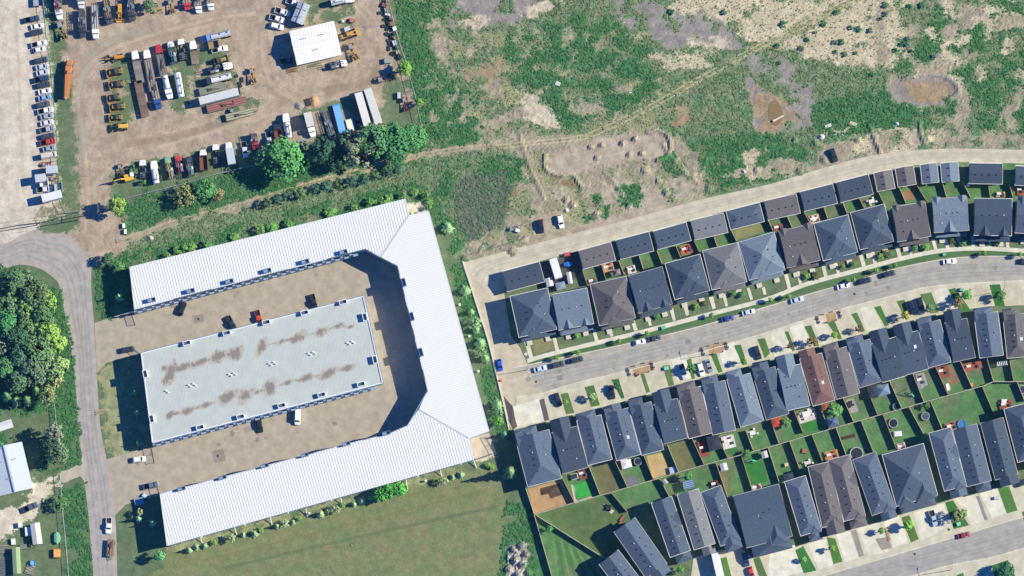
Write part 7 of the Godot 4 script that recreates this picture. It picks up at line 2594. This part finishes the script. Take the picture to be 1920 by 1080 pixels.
# kind | x,y,width,depth,turn | colour | label
const ITEMS := """
deck|1093,889,18,20,-15|8a5a48|brown deck beside the covered hot tub above the synthetic turf
tub|1077,894,13,11,-15|3b4048|dark covered hot tub above the synthetic turf
canopy|1174,871,19,17,-14|f0efe9|white canopy roof behind the fourth house of the middle row
trampoline|1196,866,15,15,0|2b3038|dark trampoline just right of the white canopy
tub|1261,882,14,12,-14|b8c6d8|pale blue covered tub in the shaded yard corner
deck|1319,842,18,30,-14|9a5244|red deck with seats beside the black gazebo
canopy|1338,832,24,28,-14|39404c|black flat gazebo roof behind the brown gabled house
deck|1366,829,24,24,-14|e4e4e0|white planked deck at the yard east of the black gazebo
swing|1404,866,15,12,-15|5faa96|turquoise playset with slide on the bright lawn
shed|1357,877,13,14,-15|d9dde0|small white roofed shed by the long back fence, western one
shed|1433,854,12,13,-15|c9c6c0|small pale roofed shed by the long back fence, eastern one
lattice|1291,911,20,17,-14|6f82c0|blue lattice pergola at the back of the grey gabled house
deck|1341,908,18,14,-14|6a4a48|small dark red deck at the back of a southern row house
deck|1418,914,20,11,-17|c9c2b6|pale deck beside the bright lawn and double house
table|1141,952,12,12,30|2c2f35|dark fire table on the pale patio of the mown yard
bench|1166,972,14,4,-50|8c5040|brown bench at the corner of the big shaded yard
crate|1163,982,7,5,-35|b8563f|orange red box beside the long slanting house
shed|1247,905,10,8,50|b8b4aa|small shed by the fence above the unmown yard
table|1411,812,22,18,-12|ecebe6|white patio set behind the gabled slate house
table|1514,868,24,13,-10|dfdcd4|white table set behind the brown hip ended southern house
deck|1559,854,26,18,-14|c08a5c|new tan timber deck of the southern row
bench|1508,846,9,8,10|a05040|red garden seat in a southern row yard
crate|1474,872,7,7,-10|c9a888|tan play box in the westernmost brown lawn
canopy|1478,895,18,12,-15|3f4654|dark canopy at the back of a slate southern house
bed|1592,819,24,6,-14|6b4a40|long raised planting bed in a southern yard
trampoline|1606,851,26,18,0|2c323a|wide dark trampoline behind a southern slate house
tub|1683,814,15,10,-5|ecebe6|white oval pool with toys in a southern yard
deck|1690,838,16,14,-14|d8c0bc|pale pink deck behind the wide double house
gazebo|1655,733,24,20,-14|7d93ab|blue grey gazebo with peaked roof in the middle row
canopy|1637,735,20,22,-14|3d4450|dark deck roof beside the blue grey gazebo
gazebo|1561,793,21,18,-14|5c7088|slate gazebo with peaked roof by the shared fence
canopy|1456,793,19,17,-14|c0583c|orange red canopy behind the charcoal hip ended house
canopy|1547,764,15,12,-14|a85f45|brown orange canopy behind the red brown house
trampoline|1675,794,18,18,0|23272e|dark trampoline with pale rim, on the lawn above a southern house
trampoline|1735,781,16,16,0|4c5560|grey trampoline in a southern yard corner
trampoline|1681,763,15,15,0|2c3a34|dark trampoline half under the fence's shadow
trampoline|1917,731,16,16,0|2b3a48|dark trampoline at the photo's right edge
pool|1803,796,17,17,0|3f78b0|round blue pool on the big southern lawn
tub|1882,753,11,8,0|ecebe6|white oval tub on the deck in the right yard
deck|1886,759,26,16,-12|9c5a42|brown red deck with a white tub in the right yard
deck|1784,800,24,18,-16|a07a62|brown deck beside the round blue pool
table|1512,777,30,20,-14|f1f0ec|white and dark patio set on the white paved patio
table|1595,758,12,12,-10|3c4048|dark seating set on the grey square patio
deck|1768,697,22,24,-15|8f5f4a|brown deck with white seats above the earth yard
deck|1823,687,36,16,-15|a2604e|red brown deck full of white seats in the middle row
deck|1726,714,14,26,-16|9aa4aa|long blue grey deck in the middle row
pergola|1878,683,20,9,-8|f0f0ee|white pergola at the back of a slate gabled house
bench|1777,726,6,13,-15|eef0f0|white long bench on the earth yard's grass
swing|1703,738,14,14,20|4f9a80|green playset beside the middle row's charcoal house
crate|1821,722,6,6,0|d87a3c|orange toy box in the red deck's yard
deck|1140,502,22,18,-15|c9a67c|tan timber deck behind the third garage's neighbour
gazebo|1156,513,14,12,-15|8d8484|small grey gazebo beside the tan timber deck
deck|1184,506,16,14,-15|e2e0dc|white deck behind the charcoal garage in the northern row
deck|1287,468,24,18,-15|b07a58|brown deck crowded with red and white furniture
table|1290,468,20,12,0|a83a48|red and white furniture set on the crowded brown deck
deck|1111,527,16,9,-14|9c7458|brown deck at the brown duplex's back, left half
tub|1527,410,11,11,-10|e9e8e4|white hot tub with dark cover on a pink patio
deck|1527,412,20,18,-14|c9b0a0|pinkish patio deck under the white hot tub
table|1634,378,22,15,-14|eceae6|white furniture set on a shaded patio by the lane garages
deck|1459,427,18,12,-14|9a5f50|small red deck with table behind the brown grey duplex
deck|1876,365,17,10,0|c9b08a|pale timber deck at the last charcoal duplex
deck|1913,357,12,18,-3|b5573e|orange red deck at the photo's right edge
crate|1815,347,5,5,0|f0f0ee|round white table corner by the wide charcoal garage
shed|1030,531,13,16,-14|dfe2e4|small white shed behind the white camper
canopy|1051,538,18,14,-14|8fa0b4|grey blue tent roof at the blue duplex's back
boat|1066,496,17,10,-8|2f78c8|bright blue covered boat on the dark parking pad
bin|1064,478,14,7,-10|a8353c|long red waste container by the lane
shed|1068,523,9,22,-10|d9dadb|white lean to shed beside the parking pad's fence
crate|1020,494,4,6,70|2f343c|dark bin behind the silver car on the camper's pad
box|1244,615,9,7,-15|5aa890|green utility box on the verge below the dark parked car
box|1249,691,9,7,-10|6cb89c|green utility box on a lawn strip beside the pickup's drive
box|1770,478,6,5,-8|5aa890|green utility box on the verge by the white car
box|1803,544,8,6,10|5aa088|green utility box on the strip beside the bright green tree
box|1797,983,8,7,-15|7cb8a0|green utility box on the lawn by the southern street
box|1868,934,10,6,-10|aab5ac|grey utility box on a southern lawn strip
panel|986,664,6,6,45|e8e0d0|small pale diamond slab by the street corner
trench|1203,692,46,16,-14|b8806c|red and white rails around the western utility pit
trench|1342,654,46,16,-14|b07868|red and white rails around the middle utility pit
trench|1556,595,42,15,-14|ac7866|red and white rails around the eastern utility pit
lamp|1336,664,1,1,0|ffffff|tall street lamp beside the middle utility pit
lamp|1880,546,1,1,0|ffffff|tall street lamp near the right edge of the street
lamp|1782,1069,1,1,0|ffffff|tall street lamp on the southern street's lower kerb
lamp|988,694,1,1,0|ffffff|tall street lamp at the western street corner
pole|187,400,1,1,0|ffffff|wooden utility pole beside the yellow green gate tree
pole|146,413,1,1,80|ffffff|wooden utility pole at the grass island's right corner
pole|70,422,1,1,80|ffffff|wooden utility pole at the grass island's left corner
wood|660,1023,4,2,0|b9a58a|short timbers lying on the mown south lawn
heap|588,190,22,24,0|c9a67c|tan sand heap in the depot's turning circle
heap|561,199,20,16,20|a59d94|grey gravel heap beside the tan sand heap
wood|577,192,14,9,70|6a5b4e|dark timbers stacked between sand heap and gravel heap
wood|548,132,20,8,-8|8c6a48|brown timber stack at the white shed's lower left corner
wood|590,122,26,6,-14|6f7a68|mixed pipes along the white shed's lower wall
crate|651,55,12,9,-20|a8b0b4|grey cage on the grass beside the white shed
crate|659,39,7,8,10|a85a48|small red tank stand on the shed's grass
crate|643,41,4,4,0|eef0f0|white drum on the shed's grass
bin|657,236,15,24,-14|dcdcc4|beige container below the blue long container
bin|726,115,12,10,-5|7f8a84|green grey cage at the depot's eastern fence
bin|748,180,6,12,0|b0bac2|small silver tank on the eastern grass corner
wood|570,262,26,5,-20|b0b4b0|pale pipes under the tree clump's edge
culvert|1459,222,22,4,-28|e8e0cc|white pipe lying on the orange mud patch
panel|1046,157,9,7,25|f4f2ec|white sheet lying on the green upper field
panel|1182,174,5,2,-5|e8e6e0|small white scrap on the green upper field
panel|1553,236,12,6,-20|dcdfd8|pale debris sheet by the green bank
panel|1600,232,14,6,20|d8cdb4|pale rubble plate on the rough bank
rock|1682,232,10,7,20|e0ddd8|white boulder at the lower field bank, right one
rock|1540,257,14,12,0|e6e2dc|white boulder heap at the lower field bank, left one
rock|1062,394,10,8,20|efe8da|white rock in the weeds above the lane, left one
rock|1077,386,12,10,-10|e8e0d0|white rock in the weeds above the lane, right one
rock|1182,388,9,7,0|d8d4cc|pale rock beside the lane's weed patch
rock|1395,322,10,8,30|dcd8d0|pale rock on the rubbly bank above the lane
heap|1121,402,12,14,0|8a8078|dark grey soil heap beside the lane
crate|970,433,8,6,20|ecece8|white crate beside the pale utility frame
rock|282,446,14,10,20|d9ccb8|pale rubble pile beside the grassy track
wood|227,449,18,8,-15|c9bba6|pale timbers by the track's barrier blocks
crate|232,424,5,9,0|e6e4de|upper concrete block closing the grassy track
crate|235,435,5,9,0|dedcd6|lower concrete block closing the grassy track
wood|187,773,16,10,-8|c9b48e|pale timbers on sand beside the west road
wood|1665,1002,6,26,-15|c9a070|tan planks lying between two southern drives
rings|862,572,2,2,0|f0eee6|white capped bollard on the grass beside the east wing, upper
rings|880,631,2,2,0|f0eee6|white capped bollard on the grass beside the east wing, middle
rings|897,697,2,2,0|f0eee6|white capped bollard on the grass beside the east wing, lower
rings|798,902,2,2,0|f0eee6|white capped bollard below the southern wing, eastern
rings|580,963,2,2,0|f0eee6|white capped bollard below the southern wing, middle
rings|419,1007,2,2,0|f0eee6|white capped bollard below the southern wing, western
crate|939,714,4,4,0|c8553c|orange marker box by the lane's kerb wall
shed|69,1002,18,40,-8|eee9da|cream flat roofed shed in the western property
bin|53,997,12,17,-5|d6d8d6|white bin against the cream shed
bin|38,985,8,10,-5|d9d6d0|small white trailer box on the western property's sand
boat|108,1009,12,24,-2|86c8a0|mint green boat on its trailer by the roadside fence
bin|107,1038,13,16,0|d89a4c|orange tan machine hood by the roadside fence
shed|32,1052,15,50,-3|a8c090|pale green roofed shed at the bottom left corner
pool|62,1056,11,11,0|6fb0dc|small sky blue pool at the bottom left
shed|8,800,34,16,-18|e4e6e6|white roofed lean to at the left edge above the cottage
wood|8,1030,20,16,-5|a09a90|grey lumber pile at the bottom left edge
crate|25,1016,8,12,-5|e0e2e0|small white box body among the western property's sheds
wood|5,1062,14,34,-4|7c8088|dark metal frames stacked at the bottom left corner
wood|56,1068,16,18,20|b8b4aa|pale boards scattered by the sky blue pool
crate|44,1026,14,10,-8|5c6a5c|dark green scrap heap box between the western sheds
crate|58,1022,6,6,15|b08a4c|ochre crate beside the cream shed
shed|8,905,12,10,-15|b5a890|small tan hut at the western cottage's lower corner
crate|261,941,18,14,-15|7f92a4|blue grey skip in the southern wing's western shade
crate|271,930,8,7,40|b9cce0|pale blue board beside the southern entrance
wood|1192,703,8,4,60|a04a3c|red pieces left beside the western utility pit
bin|636,224,14,56,-14|5fa0e0|long bright blue container between grey rig and beige container
"""

func yards() -> void:
	for line in ITEMS.split("\n", false):
		var q := line.split("|")
		var a := q[1].split(",")
		if q[0] == "car_port":
			continue
		yard_item(q[0], float(a[0]), float(a[1]), float(a[2]), float(a[3]), float(a[4]), q[2], q[3])
	# tyres dumped along the depot's eastern fence
	var r := RandomNumberGenerator.new()
	r.seed = 21
	for i in 29:
		var f := i / 29.0
		var x := lerpf(712, 738, f) + r.randf_range(-8, 9)
		var y := lerpf(2, 108, f) + r.randf_range(-4, 4)
		yard_item("tyre", x, y, r.randf_range(5, 8.5), 6, r.randf() * 90, "26282b", "black tyre dumped in the scrap row along the depot's eastern fence, %s from the top" % ORD[i + 1])
	for i in 8:
		yard_item("tyre", 445 + r.randf_range(-2, 12), 143 + i * 4.5, 6, 6, 0, "26282b", "black tyre piled at the long white trailer's end, %s from the top" % ORD[i + 1])
	var scrap := ["rust red", "grey", "pale", "blue black", "brown", "white", "dark", "ochre", "silver", "green", "tan", "black"]
	var hues := ["8a4c3c", "8b9094", "c9ccc6", "3c4a5c", "75583f", "e2e4e2", "34383c", "b48a48", "b4bcc2", "5c7a62", "a8977c", "25282b"]
	for i in 12:
		var f := (i + 0.5) / 12.0
		yard_item("crate", lerpf(722, 752, f) + r.randf_range(-5, 5), lerpf(6, 112, f), r.randf_range(4, 10), r.randf_range(4, 8), r.randf() * 90, hues[i], "%s scrap box among tyres by the depot's eastern fence, %s from the top" % [scrap[i], ORD[i + 1]])
	# covers in the streets and drains in the court
	for q: Array in [[1715, 1039, "dark manhole cover in the middle of the southern street"], [1660, 1042, "dark manhole cover on the southern street's upper edge"], [1779, 993, "dark manhole cover on the pale concrete by the southern street"], [1602, 551, "dark manhole cover in the upper street near its eastern bend"], [1005, 716, "grey manhole cover at the upper street's western end"], [372, 598, "dark drain cover in the storage court's upper lane"], [408, 855, "dark drain cover in the storage court's lower lane"]]:
		var t := thing("manhole_cover", q[2], "manhole cover", P(q[0], q[1]))
		var s := Shape.new()
		s.tube(Vector3(0, 0.02, 0), Vector3(0, 0.13 if q[1] == 993 else 0.05, 0), 0.42, 0.42, 14)
		obj("rim", s.done(), mat("5a5550", 0.7, 0), t)
		s = Shape.new()
		s.tube(Vector3(0, 0.03, 0), Vector3(0, 0.14 if q[1] == 993 else 0.06, 0), 0.34, 0.34, 14)
		obj("lid", s.done(), mat("4a4644", 0.7, 1), t)
	# power lines between the poles
	for q: Array in [["187,400", "146,413", "power line between the gate tree's pole and the grass island"], ["146,413", "70,422", "power line over the grass island"], ["70,422", "-60,445", "power line over the gravel lot's mouth"]]:
		var t := thing("power_line", q[2], "cable")
		var a: PackedStringArray = q[0].split(",")
		var b: PackedStringArray = q[1].split(",")
		var u := P(float(a[0]), float(a[1]))
		var v := P(float(b[0]), float(b[1]))
		for z: float in [-1.05, 0.0, 1.05]:
			var s := Shape.new()
			for i in 10:
				var f := i / 10.0
				var g := (i + 1) / 10.0
				s.tube(u.lerp(v, f) + Vector3(0, 9.2 - 3.2 * f * (1 - f), z), u.lerp(v, g) + Vector3(0, 9.2 - 3.2 * g * (1 - g), z), 0.03, 0.03, 4)
			obj("wire", s.done(), mat("2c2e30", 0.6, 0), t)
	# the big white shed and the small grey one in the depot, and the cottage
	big_shed("metal_shed", "big white metal gable shed in the middle of the dirt depot", "542,58 625,40 642,102 557,123", 3.6, 0.42, "eeeee6", false)
	big_shed("metal_shed", "small grey gabled shed beside the white pickups at the top of the depot", "565,3 586,12 563,45 541,37", 3.0, 0.3, "a9b2ba", true)
	big_shed("cottage", "long pale blue grey roofed cottage at the lower left edge", "-20,840 48,829 55,914 -10,935", 3.2, 0.25, "c0c8ce", true)

func big_shed(called: String, label: String, outline: String, y: float, pitch: float, hex: String, ns: bool) -> void:
	var f := frame_of(outline, y)
	var t := thing(called, label, "cottage" if called == "cottage" else "shed", f[0], f[3])
	var w: float = f[1] * 0.5
	var d: float = f[2] * 0.5
	var r := Shape.new()
	var wl := Shape.new()
	roof_block(r, wl, -w, w, -d, d, ns, false, false, y, pitch)
	obj("wall", wl.done(), mat("c9cdd0", 0.7, 1), t)
	var roof := obj("roof", r.done(), mat(hex, 0.5, 0), t)
	# standing seams on both slopes
	var half := w if ns else d
	var len := d if ns else w
	for i in int(len * 2 / 0.95):
		var p := -len + (i + 0.5) * 0.95
		for side: float in [-1.0, 1.0]:
			var s := Shape.new()
			var e := Vector3(side * half, y + 0.03, p) if ns else Vector3(p, y + 0.03, side * half)
			var g := Vector3(0, y + half * pitch + 0.03, p) if ns else Vector3(p, y + half * pitch + 0.03, 0)
			s.bar(e, g, 0.07, 0.02)
			obj("roof_seam", s.done(), mat(hex, 0.5, 0), roof)
	var c := Shape.new()
	if ns: c.box(Vector3(0, y + half * pitch + 0.04, 0), Vector3(0.4, 0.08, d * 2))
	else: c.box(Vector3(0, y + half * pitch + 0.04, 0), Vector3(w * 2, 0.08, 0.4))
	obj("ridge_cap", c.done(), mat(Color(hex).darkened(0.06).to_html(false), 0.5, 0), roof)
	for k in 3:
		var x := w * (-0.45 + k * 0.4)
		var z := d * (0.4 if k % 2 else -0.35)
		var h: float = y + (half - absf(x if ns else z)) * pitch
		obj("roof_vent", shared("shed_vent", Vector3(1.5, 0.16, 0.25), 0.04), mat("8d9398", 0.5, 0), roof, Vector3(x, h + 0.1, z))
	obj("door", shared("big_door", Vector3(3.6, 2.9, 0.08)), mat("8f9aa4", 0.5, 0), t, Vector3(w * 0.3, 1.45, d - 0.38))
	for x: float in [-0.5, -0.1]:
		obj("window", shared("window", Vector3(1.4, 1.3, 0.08)), glass(), t, Vector3(x * w, 1.9, d - 0.38))
